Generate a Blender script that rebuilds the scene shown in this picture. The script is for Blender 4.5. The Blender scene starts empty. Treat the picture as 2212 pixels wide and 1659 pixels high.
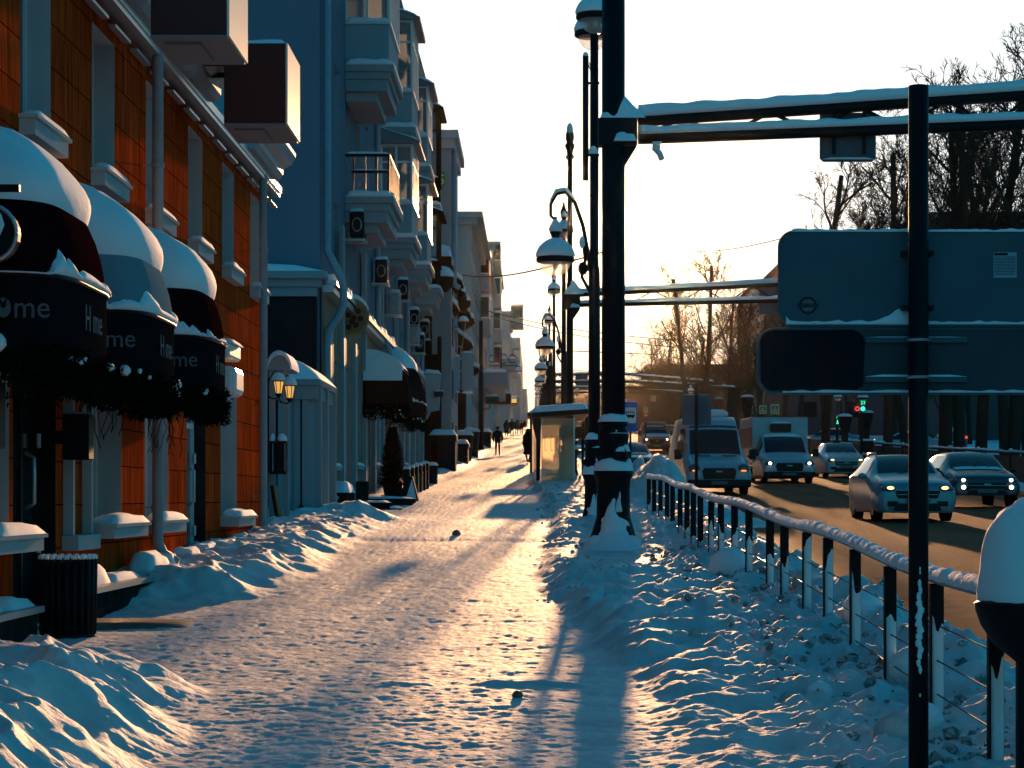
import bpy, math, random
import numpy as np
from mathutils import Vector, Matrix, Quaternion
R = math.radians
PI = math.pi
random.seed(7)
# ------------------------------------------------------------------ camera, sky, sun, exposure
S = bpy.context.scene
C = S.collection
S.render.engine = 'CYCLES'
S.view_settings.view_transform = 'Standard'
S.view_settings.look = 'None'
S.view_settings.exposure = 1.85
S.view_settings.gamma = 1
S.cycles.use_denoising = True
S.cycles.volume_bounces = 0
S.cycles.max_bounces = 6
S.cycles.transparent_max_bounces = 12
S.cycles.sample_clamp_indirect = 4
EYE = 1.65
FOC = 5080.0            # focal length in units of a 2212-wide picture
VX, VY = 1155.0, 1075.0
cd = bpy.data.cameras.new('camera'); cam = bpy.data.objects.new('camera', cd); C.objects.link(cam)
cam.location = (0, 0, EYE); cam.rotation_euler = (R(90), 0, 0)
cd.sensor_width = 36; cd.lens = 36*FOC/2212
cd.shift_x = -(VX-1106)/2212; cd.shift_y = (VY-829.5)/2212
cd.clip_start = 0.1; cd.clip_end = 6000
S.camera = cam
SUN_EL, SUN_AZ = 6.6, 2.15
sdir = Vector((math.sin(R(SUN_AZ))*math.cos(R(SUN_EL)), math.cos(R(SUN_AZ))*math.cos(R(SUN_EL)), math.sin(R(SUN_EL))))
sl = bpy.data.lights.new('sun', 'SUN'); sl.energy = 2.15; sl.angle = R(0.5); sl.color = (1.0, 0.52, 0.235)
so = bpy.data.objects.new('sun', sl); C.objects.link(so); so.rotation_euler = sdir.to_track_quat('Z', 'Y').to_euler()
so.location = (0, 0, 50)
W = bpy.data.worlds.new('World'); S.world = W; W.use_nodes = True
nt = W.node_tree; nt.nodes.clear(); N = nt.nodes; L = nt.links
def wn(t, **k):
    n = N.new(t)
    for a, b in k.items(): setattr(n, a, b)
    return n
sky = wn('ShaderNodeTexSky', sky_type='NISHITA'); sky.sun_disc = False
sky.sun_elevation = R(SUN_EL); sky.sun_rotation = R(SUN_AZ); sky.dust_density = 1.0; sky.ozone_density = 2.0
tint = wn('ShaderNodeMix', data_type='RGBA', blend_type='MULTIPLY'); tint.inputs[0].default_value = 1
tint.inputs[7].default_value = (0.022, 0.54, 0.68, 1)
L.new(sky.outputs[0], tint.inputs[6])
bg1 = wn('ShaderNodeBackground'); NSTR = 0.075; L.new(tint.outputs[2], bg1.inputs[0])
# bright milky glow of a hazy winter sky round the low sun
tc = wn('ShaderNodeTexCoord')
dot = wn('ShaderNodeVectorMath', operation='DOT_PRODUCT'); dot.inputs[1].default_value = sdir
nrm = wn('ShaderNodeVectorMath', operation='NORMALIZE'); L.new(tc.outputs['Generated'], nrm.inputs[0]); L.new(nrm.outputs[0], dot.inputs[0])
ac = wn('ShaderNodeMath', operation='ARCCOSINE'); L.new(dot.outputs['Value'], ac.inputs[0])
deg = wn('ShaderNodeMath', operation='MULTIPLY'); deg.inputs[1].default_value = 180/PI; L.new(ac.outputs[0], deg.inputs[0])
mr = wn('ShaderNodeMapRange'); mr.inputs[1].default_value = 0; mr.inputs[2].default_value = 60; L.new(deg.outputs[0], mr.inputs[0])
cr = wn('ShaderNodeValToRGB'); L.new(mr.outputs[0], cr.inputs[0])
E = cr.color_ramp; E.elements[0].position = 0; E.elements[0].color = (1.0, 0.62, 0.25, 1)
E.elements[1].position = 1; E.elements[1].color = (0, 0, 0, 1)
for p, c in ((0.012, (1.0, 0.64, 0.28, 1)), (0.03, (0.52, 0.44, 0.30, 1)), (0.07, (0.36, 0.345, 0.31, 1)), (0.13, (0.31, 0.32, 0.315, 1)), (0.21, (0.275, 0.30, 0.31, 1)), (0.27, (0.13, 0.20, 0.22, 1)), (0.40, (0.02, 0.06, 0.08, 1))):
    e = E.elements.new(p); e.color = c
# warm band low on the horizon, faint streaks of thin cloud
sep = wn('ShaderNodeSeparateXYZ'); L.new(nrm.outputs[0], sep.inputs[0])
hz = wn('ShaderNodeMapRange'); hz.inputs[1].default_value = 0.02; hz.inputs[2].default_value = 0.105; L.new(sep.outputs[2], hz.inputs[0])
warm = wn('ShaderNodeMix', data_type='RGBA', blend_type='MULTIPLY'); warm.inputs[7].default_value = (1.0, 0.76, 0.55, 1)
inv = wn('ShaderNodeMath', operation='SUBTRACT'); inv.inputs[0].default_value = 1; L.new(hz.outputs[0], inv.inputs[1])
L.new(inv.outputs[0], warm.inputs[0]); L.new(cr.outputs[0], warm.inputs[6])
mp = wn('ShaderNodeMapping'); mp.inputs['Scale'].default_value = (6, 6, 60); L.new(nrm.outputs[0], mp.inputs[0])
cn = wn('ShaderNodeTexNoise'); cn.inputs['Scale'].default_value = 1.6; cn.inputs['Detail'].default_value = 4; L.new(mp.outputs[0], cn.inputs[0])
cm = wn('ShaderNodeMapRange'); cm.inputs[1].default_value = 0.3; cm.inputs[2].default_value = 0.7; cm.inputs[3].default_value = 0.94; cm.inputs[4].default_value = 1.08; L.new(cn.outputs[0], cm.inputs[0])
far_ = wn('ShaderNodeMapRange', interpolation_type='SMOOTHSTEP'); far_.inputs[1].default_value = 14; far_.inputs[2].default_value = 50; far_.inputs[3].default_value = 0.0; far_.inputs[4].default_value = NSTR
L.new(deg.outputs[0], far_.inputs[0]); L.new(far_.outputs[0], bg1.inputs[1])
bg2 = wn('ShaderNodeBackground'); L.new(warm.outputs[2], bg2.inputs[0]); L.new(cm.outputs[0], bg2.inputs[1])
ad = wn('ShaderNodeAddShader'); L.new(bg1.outputs[0], ad.inputs[0]); L.new(bg2.outputs[0], ad.inputs[1])
wo = wn('ShaderNodeOutputWorld'); L.new(ad.outputs[0], wo.inputs[0])

# ------------------------------------------------------------------ helpers
def P(x, y, Y):
    """point seen at (x, y) of the 2212-wide photograph, Y metres away"""
    return Vector(((x-VX)/FOC*Y, Y, EYE+(VY-y)/FOC*Y))
def PX(x, Y): return (x-VX)/FOC*Y
def PZ(y, Y): return EYE+(VY-y)/FOC*Y
GY = [-30, 0, 55, 75, 100, 120, 148, 190, 231, 335, 600, 1300]
GZ = [-.78, 0, 1.43, 2.0, 2.78, 3.5, 4.35, 6.0, 7.6, 11.0, 19.6, 42]
def g(Y): return float(np.interp(Y, GY, GZ))
_rng = np.random.RandomState(3)
_T = _rng.rand(256, 256)*2-1
def vn(x, y, s=0):
    x = np.asarray(x, float)+s*17.3; y = np.asarray(y, float)+s*9.7
    ix = np.floor(x).astype(int); iy = np.floor(y).astype(int); fx = x-ix; fy = y-iy
    fx = fx*fx*fx*(fx*(fx*6-15)+10); fy = fy*fy*fy*(fy*(fy*6-15)+10)
    a = _T[ix & 255, iy & 255]; b = _T[(ix+1) & 255, iy & 255]; c = _T[ix & 255, (iy+1) & 255]; d = _T[(ix+1) & 255, (iy+1) & 255]
    return (a*(1-fx)+b*fx)*(1-fy)+(c*(1-fx)+d*fx)*fy
def fbm(x, y, o=4, s=0):
    t = 0; a = 1; q = 0
    for i in range(o):
        t = t+a*vn(x*2**i, y*2**i, s+i*3); q += a; a *= .5
    return t/q
def ss(t):
    t = np.clip(t, 0, 1); return t*t*(3-2*t)

SPLIT = {'cable','pilaster','upper_pilaster','hinge','timber_post','foot','slat','clamp','wiper','bracket','mounting_rail','pole_strap','gutter_clip','drip_rail','top_arm','etched_slot','bus_window','post','show_window','stuck_snow','base_snow','glazing_bars','brace','window_frame','relief'}
class MB:
    def __init__(s): s.v = []; s.f = []; s.g = []
    def add(s, vs, fs):
        s.g.append((len(s.v), len(s.f)))
        n = len(s.v); s.v += [tuple(v) for v in vs]; s.f += [tuple(i+n for i in f) for f in fs]; return s
    def box(s, x0, x1, y0, y1, z0, z1):
        return s.add([(x0,y0,z0),(x1,y0,z0),(x1,y1,z0),(x0,y1,z0),(x0,y0,z1),(x1,y0,z1),(x1,y1,z1),(x0,y1,z1)],
                     [(3,2,1,0),(4,5,6,7),(0,1,5,4),(1,2,6,5),(2,3,7,6),(3,0,4,7)])
    def hexa(s, p): return s.add(p, [(3,2,1,0),(4,5,6,7),(0,1,5,4),(1,2,6,5),(2,3,7,6),(3,0,4,7)])
    def tube(s, pts, r, n=8, cap=True, sq=1.0):
        pts = [Vector(p) for p in pts]; m = len(pts)
        if not hasattr(r, '__len__'): r = [r]*m
        vs = []; fs = []; up = None
        for i, p in enumerate(pts):
            d = (pts[min(i+1, m-1)]-pts[max(i-1, 0)]).normalized()
            if up is None: up = Vector((0,0,1)) if abs(d.z) < .9 else Vector((0,1,0))
            a = d.cross(up)
            if a.length < 1e-4: a = d.cross(Vector((1,0,0)))
            a.normalize(); b = a.cross(d).normalized(); up = b
            for k in range(n):
                t = 2*PI*k/n; vs.append(p+(a*math.cos(t)+b*math.sin(t)*sq)*r[i])
        for i in range(m-1):
            for k in range(n):
                k2 = (k+1) % n; fs.append((i*n+k, i*n+k2, (i+1)*n+k2, (i+1)*n+k))
        if cap: fs += [tuple(range(n))[::-1], tuple((m-1)*n+k for k in range(n))]
        return s.add(vs, fs)
    def cyl(s, p0, p1, r0, r1=None, n=12): return s.tube([p0, p1], [r0, r0 if r1 is None else r1], n)
    def lathe(s, prof, c=(0,0,0), n=20, sx=1, sy=1):
        vs = []; fs = []; m = len(prof)
        for r, z in prof:
            for k in range(n):
                t = 2*PI*k/n; vs.append((c[0]+r*sx*math.cos(t), c[1]+r*sy*math.sin(t), c[2]+z))
        for i in range(m-1):
            for k in range(n):
                k2 = (k+1) % n; fs.append((i*n+k, i*n+k2, (i+1)*n+k2, (i+1)*n+k))
        fs += [tuple(range(n))[::-1], tuple((m-1)*n+k for k in range(n))]
        return s.add(vs, fs)
    def ball(s, c, rx, ry=None, rz=None, n=12, lo=-1.0, jit=0, seed=0):
        ry = rx if ry is None else ry; rz = rx if rz is None else rz
        m = max(5, n//2); rr = random.Random(seed); vs = []; fs = []
        a0 = math.asin(lo)
        for i in range(m+1):
            a = a0+(PI/2-a0)*i/m; q = math.cos(a); z = math.sin(a)
            for k in range(n):
                t = 2*PI*k/n; j = 1+jit*(rr.random()-.5)*(1 if 0 < i < m else 0)
                vs.append((c[0]+rx*q*math.cos(t)*j, c[1]+ry*q*math.sin(t)*j, c[2]+rz*z*j))
        for i in range(m):
            for k in range(n):
                k2 = (k+1) % n; fs.append((i*n+k, i*n+k2, (i+1)*n+k2, (i+1)*n+k))
        fs += [tuple(range(n))[::-1]]
        return s.add(vs, fs)
    def prism(s, poly, a0, a1, ax='y'):
        n = len(poly); vs = []
        for a in (a0, a1):
            for p, q in poly:
                vs.append((p, a, q) if ax == 'y' else (a, p, q) if ax == 'x' else (p, q, a))
        fs = [(i, (i+1) % n, n+(i+1) % n, n+i) for i in range(n)]
        return s.add(vs, fs+[tuple(range(n))[::-1], tuple(range(n, 2*n))])
    def grid(s, fn, us, vs_):
        n = len(us); m = len(vs_)
        return s.add([fn(u, v) for v in vs_ for u in us], [(j*n+i, j*n+i+1, (j+1)*n+i+1, (j+1)*n+i) for j in range(m-1) for i in range(n-1)])
def sstrip(mb, p0, p1, w, h, seed=0, n=None, bump=.25, endr=True):
    """a rounded strip of snow lying along p0-p1, w wide, h high"""
    p0 = Vector(p0); p1 = Vector(p1); Ln = (p1-p0).length; n = n or max(6, int(Ln/.12)); n = min(n, 90)
    d = (p1-p0).normalized(); a = d.cross(Vector((0,0,1))).normalized(); rr = random.Random(seed); K = 8
    vs = []; fs = []; hj = [1+bump*(rr.random()*2-1) for _ in range(n+1)]
    hj = [(hj[max(0,i-1)]+2*hj[i]+hj[min(n,i+1)])/4 for i in range(n+1)]
    for i in range(n+1):
        q = p0+d*Ln*i/n; e = min(1, math.sqrt(max(0.0, min(i, n-i)/n*Ln/(h*.9+1e-6)))) if endr else 1
        e = max(e, .12)
        for k in range(K+1):
            t = PI*k/K; c = math.cos(t); c = math.copysign(abs(c)**.6, c); z = math.sin(t)**.6
            vs.append(q-a*c*w/2*(.85+.15*e)+Vector((0,0,1))*(z*h*hj[i]*e))
        
    for i in range(n):
        for k in range(K): fs.append((i*(K+1)+k, i*(K+1)+k+1, (i+1)*(K+1)+k+1, (i+1)*(K+1)+k))
        fs.append((i*(K+1)+K, i*(K+1), (i+1)*(K+1), (i+1)*(K+1)+K))
    fs += [tuple(range(K+1))[::-1], tuple(n*(K+1)+k for k in range(K+1))]
    mb.add(vs, fs); return mb
def spad(mb, x0, x1, y0, y1, z, h, seed=0, nx=8, ny=8):
    """a rounded cushion of snow on a flat top"""
    def fn(u, v):
        ex = min(u, 1-u)*2; ey = min(v, 1-v)*2
        e = (1-(1-min(1, ex*2.2))**3)*(1-(1-min(1, ey*2.2))**3)
        return (x0+(x1-x0)*u, y0+(y1-y0)*v, z+h*e*(1+.22*float(vn(u*3+seed, v*3, seed))))
    mb.grid(fn, [i/nx for i in range(nx+1)], [j/ny for j in range(ny+1)])
    n = len(mb.v); mb.add([(x0,y0,z),(x1,y0,z),(x1,y1,z),(x0,y1,z)], [(3,2,1,0)]); return mb

def mesh(name, mb, smooth=False):
    me = bpy.data.meshes.new(name); me.from_pydata(mb.v, [], mb.f); me.update()
    if smooth: me.polygons.foreach_set('use_smooth', [True]*len(me.polygons))
    return me
def thing(name, label, cat, loc=(0,0,0), group=None, rz=0):
    o = bpy.data.objects.new(name, None); C.objects.link(o); o.location = loc; o.rotation_euler = (0,0,rz)
    o.empty_display_size = .2; o['label'] = label; o['category'] = cat
    if group: o['group'] = group
    return o
def part(name, mb, mat, parent, world=False, smooth=False, bevel=0, label=None, sub=0):
    """one mesh part; world=True: mb is in world coordinates"""
    if name in SPLIT and 1 < len(mb.g) <= 60:
        G = mb.g+[(len(mb.v), len(mb.f))]
        for (a, fa), (c, fc) in zip(G[:-1], G[1:]):
            q = MB(); q.v = mb.v[a:c]; q.f = [tuple(i-a for i in f) for f in mb.f[fa:fc]]; q.g = [(0, 0)]; o = part(name, q, mat, parent, world, smooth, bevel, label, sub)
        return o
    if world:
        off = Vector((0,0,0)); q = parent
        while q is not None: off += q.location; q = q.parent
        mb.v = [(v[0]-off.x, v[1]-off.y, v[2]-off.z) for v in mb.v]
    me = mesh(name, mb, smooth); me.materials.append(mat)
    o = bpy.data.objects.new(name, me); C.objects.link(o); o.parent = parent
    if bevel:
        b = o.modifiers.new('b', 'BEVEL'); b.width = bevel; b.segments = 2; b.limit_method = 'ANGLE'
    if sub:
        b = o.modifiers.new('s', 'SUBSURF'); b.levels = sub; b.render_levels = sub
    if label: o['label'] = label
    return o
def solo(name, mb, mat, label, cat, group=None, kind=None, smooth=False, bevel=0, sub=0):
    me = mesh(name, mb, smooth); me.materials.append(mat)
    o = bpy.data.objects.new(name, me); C.objects.link(o)
    if kind: o['kind'] = kind
    if label: o['label'] = label
    if cat: o['category'] = cat
    if group: o['group'] = group
    if bevel:
        b = o.modifiers.new('b', 'BEVEL'); b.width = bevel; b.segments = 2; b.limit_method = 'ANGLE'
    if sub:
        b = o.modifiers.new('s', 'SUBSURF'); b.levels = sub; b.render_levels = sub
    return o
def kids(o): return [c for c in bpy.data.objects if c.parent == o]
def copytree(o, loc=None, rz=None, label=None, group=None, parent=None, sc=None):
    c = o.copy(); C.objects.link(c); c.parent = parent
    if loc is not None: c.location = loc
    if rz is not None: c.rotation_euler = (0,0,rz)
    if sc is not None: c.scale = (sc, sc, sc) if not hasattr(sc, '__len__') else sc
    if label: c['label'] = label
    if group: c['group'] = group
    for ch in list(o.children): copytree(ch, parent=c)
    return c
def text(txt, size, mat, parent, M, name='lettering', extrude=.002, wide=1.0):
    cu = bpy.data.curves.new('t', 'FONT'); cu.body = txt; cu.size = size; cu.extrude = extrude; cu.align_x = 'CENTER'; cu.resolution_u = 3
    to = bpy.data.objects.new('t', cu); C.objects.link(to)
    bpy.context.view_layer.update()
    me = bpy.data.meshes.new_from_object(to.evaluated_get(bpy.context.evaluated_depsgraph_get()))
    bpy.data.objects.remove(to); me.name = name
    me.transform(M @ Matrix.Diagonal((wide, 1, 1, 1))); me.materials.clear(); me.materials.append(mat)
    o = bpy.data.objects.new(name, me); C.objects.link(o); o.parent = parent; return o
MXZ = Matrix.Rotation(R(90), 4, 'X')        # text standing up, read from -Y
MYZ = Matrix.Rotation(R(90), 4, 'Z') @ Matrix.Rotation(R(90), 4, 'X')   # text on a wall facing +X

# ------------------------------------------------------------------ materials
def mat(name, col, rough=.6, metal=0, spec=None, bump=0, bscale=20, var=0, vscale=3, emit=None, estr=0, stretch=None, alpha=None, detail=4, var2=None, bdist=.02):
    if spec is None: spec = 0 if rough >= .59 else .2
    m = bpy.data.materials.new(name); m.use_nodes = True; t = m.node_tree; b = t.nodes['Principled BSDF']
    b.inputs['Base Color'].default_value = (*col, 1); b.inputs['Roughness'].default_value = rough
    b.inputs['Metallic'].default_value = metal; b.inputs['Specular IOR Level'].default_value = spec
    if emit: b.inputs['Emission Color'].default_value = (*emit, 1); b.inputs['Emission Strength'].default_value = estr
    if bump or var:
        tc = t.nodes.new('ShaderNodeTexCoord'); mp = t.nodes.new('ShaderNodeMapping'); t.links.new(tc.outputs['Object'], mp.inputs[0])
        if stretch: mp.inputs['Scale'].default_value = stretch
    if bump:
        n = t.nodes.new('ShaderNodeTexNoise'); n.inputs['Scale'].default_value = bscale; n.inputs['Detail'].default_value = detail
        bp = t.nodes.new('ShaderNodeBump'); bp.inputs['Strength'].default_value = bump; bp.inputs['Distance'].default_value = bdist
        t.links.new(mp.outputs[0], n.inputs[0]); t.links.new(n.outputs[0], bp.inputs['Height']); t.links.new(bp.outputs[0], b.inputs['Normal'])
    if var:
        n = t.nodes.new('ShaderNodeTexNoise'); n.inputs['Scale'].default_value = vscale; n.inputs['Detail'].default_value = 5
        r = t.nodes.new('ShaderNodeValToRGB'); lo = var2 or tuple(c*(1-var) for c in col)
        r.color_ramp.elements[0].position = .35; r.color_ramp.elements[1].position = .65
        r.color_ramp.elements[0].color = (*lo, 1); r.color_ramp.elements[1].color = (*col, 1)
        t.links.new(mp.outputs[0], n.inputs[0]); t.links.new(n.outputs[0], r.inputs[0]); t.links.new(r.outputs[0], b.inputs['Base Color'])
    return m
M = {}
M['snow'] = mat('fresh_snow', (.80, .82, .84), .8, spec=.05, bump=.35, bscale=28, bdist=.012)
M['ground'] = mat('trodden_snow', (.68, .68, .68), .7, spec=.10, bump=.8, bscale=34, bdist=.010, var=.2, vscale=2.2, detail=6)
M['black'] = mat('black_cast_iron', (.007, .007, .009), .55, spec=.15, bump=.2, bscale=40, bdist=.003)
M['dark'] = mat('dark_paint', (.011, .012, .015), .5, spec=.12, var=.4, vscale=3)
M['stone'] = mat('dark_plinth_stone', (.035, .03, .03), .7, bump=.3, bscale=15, var=.5, vscale=4)
M['white'] = mat('white_plaster', (.43, .45, .46), .8, bump=.15, bscale=60, bdist=.004, var=.08, vscale=2)
M['frame'] = mat('white_pvc', (.66, .67, .67), .4)
M['pipe'] = mat('painted_grey_pipe', (.26, .33, .37), .5, var=.12, vscale=5)
M['bluewall'] = mat('grey_blue_stucco', (.16, .185, .24), .9, bump=.25, bscale=90, bdist=.004, var=.08, vscale=.8)
M['pale'] = mat('pale_grey_stucco', (.31, .33, .34), .9, bump=.2, bscale=80, bdist=.004, var=.1, vscale=.6)
M['pale2'] = mat('cream_stucco', (.36, .345, .31), .9, var=.12, vscale=.4)
M['greenish'] = mat('sage_stucco', (.36, .41, .38), .9, var=.12, vscale=.4)
M['tan'] = mat('tan_shop_cladding', (.34, .21, .15), .7, bump=.25, bscale=30, var=.2, vscale=2)
M['balc'] = mat('balcony_siding', (.27, .37, .41), .6)
M['glass'] = mat('dark_window_glass', (.010, .015, .020), .08, spec=.35)
M['glasslit'] = mat('shop_door_glass', (.02, .03, .035), .05, spec=1.0)
M['brown'] = mat('dark_brown_timber', (.045, .018, .010), .6, bump=.4, bscale=12, stretch=(1,1,.1), var=.5, vscale=5)
M['wine'] = mat('dark_red_panel', (.075, .016, .012), .5, bump=.1, bscale=3)
M['peach'] = mat('cream_sign_face', (.80, .66, .56), .5)
M['soffit'] = mat('grey_metal_soffit', (.16, .17, .19), .5)
M['metal'] = mat('galvanised_metal', (.45, .47, .48), .35, metal=.7)
M['canvas'] = mat('black_awning_canvas', (.012, .010, .012), 1.0, spec=0, bump=.2, bscale=60)
M['winecanvas'] = mat('burgundy_awning_canvas', (.022, .004, .005), 1.0, spec=0, bump=.2, bscale=60)
M['bluecanvas'] = mat('grey_blue_awning_canvas', (.16, .24, .28), 1.0, spec=0, bump=.2, bscale=60)
M['fir'] = mat('dark_fir_garland', (.010, .016, .010), .8, var=.4, vscale=20)
M['letter'] = mat('grey_lettering', (.13, .15, .16), .9)
M['signback'] = mat('grey_sign_back', (.075, .10, .125), .55, var=.18, vscale=3, bump=.05, bscale=8)
M['signback2'] = mat('dull_sign_back', (.075, .075, .085), .6, var=.2, vscale=3)
M['tar'] = mat('bitumen_patch', (.012, .012, .016), .85)
M['sblue'] = mat('road_sign_blue', (.02, .12, .42), .35)
M['syel'] = mat('road_sign_yellow', (.75, .62, .04), .4)
M['sred'] = mat('road_sign_red', (.45, .03, .03), .4)
M['swhite'] = mat('road_sign_white', (.7, .7, .7), .4)
M['green'] = mat('green_banner', (.10, .36, .03), .5)
M['bark'] = mat('dark_bark', (.045, .032, .026), .9, bump=.5, bscale=8, stretch=(1,1,.25))
M['twig'] = mat('dark_twigs', (.05, .032, .024), .9)
M['wood'] = mat('board_edge_wood', (.30, .17, .09), .7)
M['tyre'] = mat('tyre_rubber', (.012, .012, .013), .85)
M['rim'] = mat('wheel_rim', (.25, .26, .28), .4, metal=.6)
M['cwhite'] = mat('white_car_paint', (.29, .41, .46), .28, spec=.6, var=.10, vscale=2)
M['csilver'] = mat('silver_car_paint', (.16, .25, .30), .25, metal=.3, spec=.6)
M['cdark'] = mat('dark_blue_car_paint', (.03, .045, .06), .22, spec=.8)
M['cred'] = mat('dull_red_car_paint', (.22, .05, .04), .4, var=.2, vscale=2)
M['plastic'] = mat('black_plastic', (.012, .012, .014), .5)
M['lens'] = mat('headlamp_housing', (.06, .07, .08), .1, spec=1)
M['lampw'] = mat('lit_white_headlamp', (.9, .9, .9), .3, emit=(1, .95, .85), estr=1.6)
M['lampy'] = mat('lit_warm_headlamp', (.9, .7, .4), .3, emit=(1, .62, .20), estr=.8)
M['lampo'] = mat('lit_orange_indicator', (.9, .4, .1), .3, emit=(1, .28, .05), estr=.35)
M['lampr'] = mat('lit_red_tail_lamp', (.6, .02, .02), .3, emit=(1, .03, .03), estr=.5)
M['lgreen'] = mat('lit_green_signal', (.1, .8, .5), .3, emit=(.05, 1, .5), estr=.45)
M['lred'] = mat('lit_red_signal', (.8, .1, .1), .3, emit=(1, .06, .05), estr=.4)
M['lantern'] = mat('lit_lantern_glass', (.9, .6, .2), .3, emit=(1, .50, .12), estr=.22)
M['coat'] = mat('black_coat_cloth', (.010, .010, .012), .9)
M['jeans'] = mat('dark_trouser_cloth', (.014, .016, .022), .9)
M['skin'] = mat('skin', (.35, .2, .15), .6)
M['ice'] = mat('dirty_ice_lump', (.28, .17, .13), .4, var=.4, vscale=10)
M['clod'] = mat('grey_snow_clods', (.62, .60, .58), .7, var=.35, vscale=6, bump=.4, bscale=30)
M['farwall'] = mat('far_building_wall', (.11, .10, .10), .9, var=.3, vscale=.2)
M['crust'] = mat('pizza_crust', (.38, .20, .09), .7, bump=.5, bscale=30)
M['cheese'] = mat('melted_cheese', (.32, .19, .10), .6, bump=.4, bscale=20, var=.3, vscale=8)
M['pepp'] = mat('pepperoni_red', (.11, .012, .010), .5)
M['paper'] = mat('printed_sticker_paper', (.30, .36, .40), .6)
M['ropelight'] = mat('gold_rope', (.5, .35, .15), .5)
M['trolley'] = mat('wire', (.03, .028, .026), .6)
# glass that lets things behind it show
def clear(name, col, fac, rough=.05, transl=0):
    m = bpy.data.materials.new(name); m.use_nodes = True; t = m.node_tree; t.nodes.clear()
    o = t.nodes.new('ShaderNodeOutputMaterial'); a = t.nodes.new('ShaderNodeBsdfTransparent'); b = t.nodes.new('ShaderNodeBsdfPrincipled')
    b.inputs['Base Color'].default_value = (*col, 1); b.inputs['Roughness'].default_value = rough
    x = t.nodes.new('ShaderNodeMixShader'); x.inputs[0].default_value = fac; t.links.new(a.outputs[0], x.inputs[1])
    if transl:
        tr = t.nodes.new('ShaderNodeBsdfTranslucent'); tr.inputs[0].default_value = (*col, 1)
        y = t.nodes.new('ShaderNodeMixShader'); y.inputs[0].default_value = transl
        t.links.new(b.outputs[0], y.inputs[1]); t.links.new(tr.outputs[0], y.inputs[2]); t.links.new(y.outputs[0], x.inputs[2])
    else: t.links.new(b.outputs[0], x.inputs[2])
    t.links.new(x.outputs[0], o.inputs[0]); return m
M['frost'] = clear('frosted_shelter_glass', (.85, .74, .55), .62, .3, .85)
M['balglass'] = clear('balcony_glazing', (.35, .40, .42), .45, .08, .35)
M['globe'] = clear('clear_lamp_bowl', (.85, .80, .72), .35, .1, .5)
# orange cladding: panels with joints, vertical grain
def cladding():
    m = bpy.data.materials.new('orange_wood_cladding'); m.use_nodes = True; t = m.node_tree; b = t.nodes['Principled BSDF']
    n = lambda k: t.nodes.new('ShaderNode'+k); lk = t.links.new
    tc = n('TexCoord'); sp = n('SeparateXYZ'); lk(tc.outputs['Object'], sp.inputs[0])
    cx = n('CombineXYZ'); lk(sp.outputs[1], cx.inputs[0]); lk(sp.outputs[2], cx.inputs[1])
    br = n('TexBrick'); lk(cx.outputs[0], br.inputs[0]); br.inputs['Scale'].default_value = 1
    br.inputs['Brick Width'].default_value = .62; br.inputs['Row Height'].default_value = .395; br.inputs['Mortar Size'].default_value = .007
    br.inputs['Mortar Smooth'].default_value = .3; br.inputs['Bias'].default_value = 0; br.offset = .5
    br.inputs['Color1'].default_value = (.56, .078, .016, 1); br.inputs['Color2'].default_value = (.44, .054, .011, 1); br.inputs['Mortar'].default_value = (.06, .018, .008, 1)
    mp = n('Mapping'); mp.inputs['Scale'].default_value = (16, 1.1, 1); lk(cx.outputs[0], mp.inputs[0])
    gn = n('TexNoise'); gn.inputs['Scale'].default_value = 1.0; gn.inputs['Detail'].default_value = 6; lk(mp.outputs[0], gn.inputs[0])
    rp = n('ValToRGB'); rp.color_ramp.elements[0].position = .3; rp.color_ramp.elements[0].color = (.42, .40, .38, 1); rp.color_ramp.elements[1].position = .68; rp.color_ramp.elements[1].color = (1.25, 1.2, 1.1, 1)
    lk(gn.outputs[0], rp.inputs[0])
    mx = n('Mix'); mx.data_type = 'RGBA'; mx.blend_type = 'MULTIPLY'; mx.inputs[0].default_value = 1; lk(br.outputs[0], mx.inputs[6]); lk(rp.outputs[0], mx.inputs[7]); lk(mx.outputs[2], b.inputs['Base Color'])
    b.inputs['Roughness'].default_value = .9; b.inputs['Specular IOR Level'].default_value = 0
    sb = n('Math'); sb.operation = 'MULTIPLY_ADD'; lk(br.outputs['Fac'], sb.inputs[0]); sb.inputs[1].default_value = -1.5; lk(gn.outputs[0], sb.inputs[2])
    bp = n('Bump'); bp.inputs['Strength'].default_value = .9; bp.inputs['Distance'].default_value = .012; lk(sb.outputs[0], bp.inputs['Height']); lk(bp.outputs[0], b.inputs['Normal'])
    return m
M['clad'] = cladding()
def roadmat():
    m = mat('sanded_snowy_asphalt', (.33, .095, .046), .85, spec=.02, bump=.8, bscale=14, bdist=.02, var=.3, vscale=1.2, stretch=(1, .12, 1), var2=(.19, .055, .027), detail=7)
    return m
M['road'] = roadmat()

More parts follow.
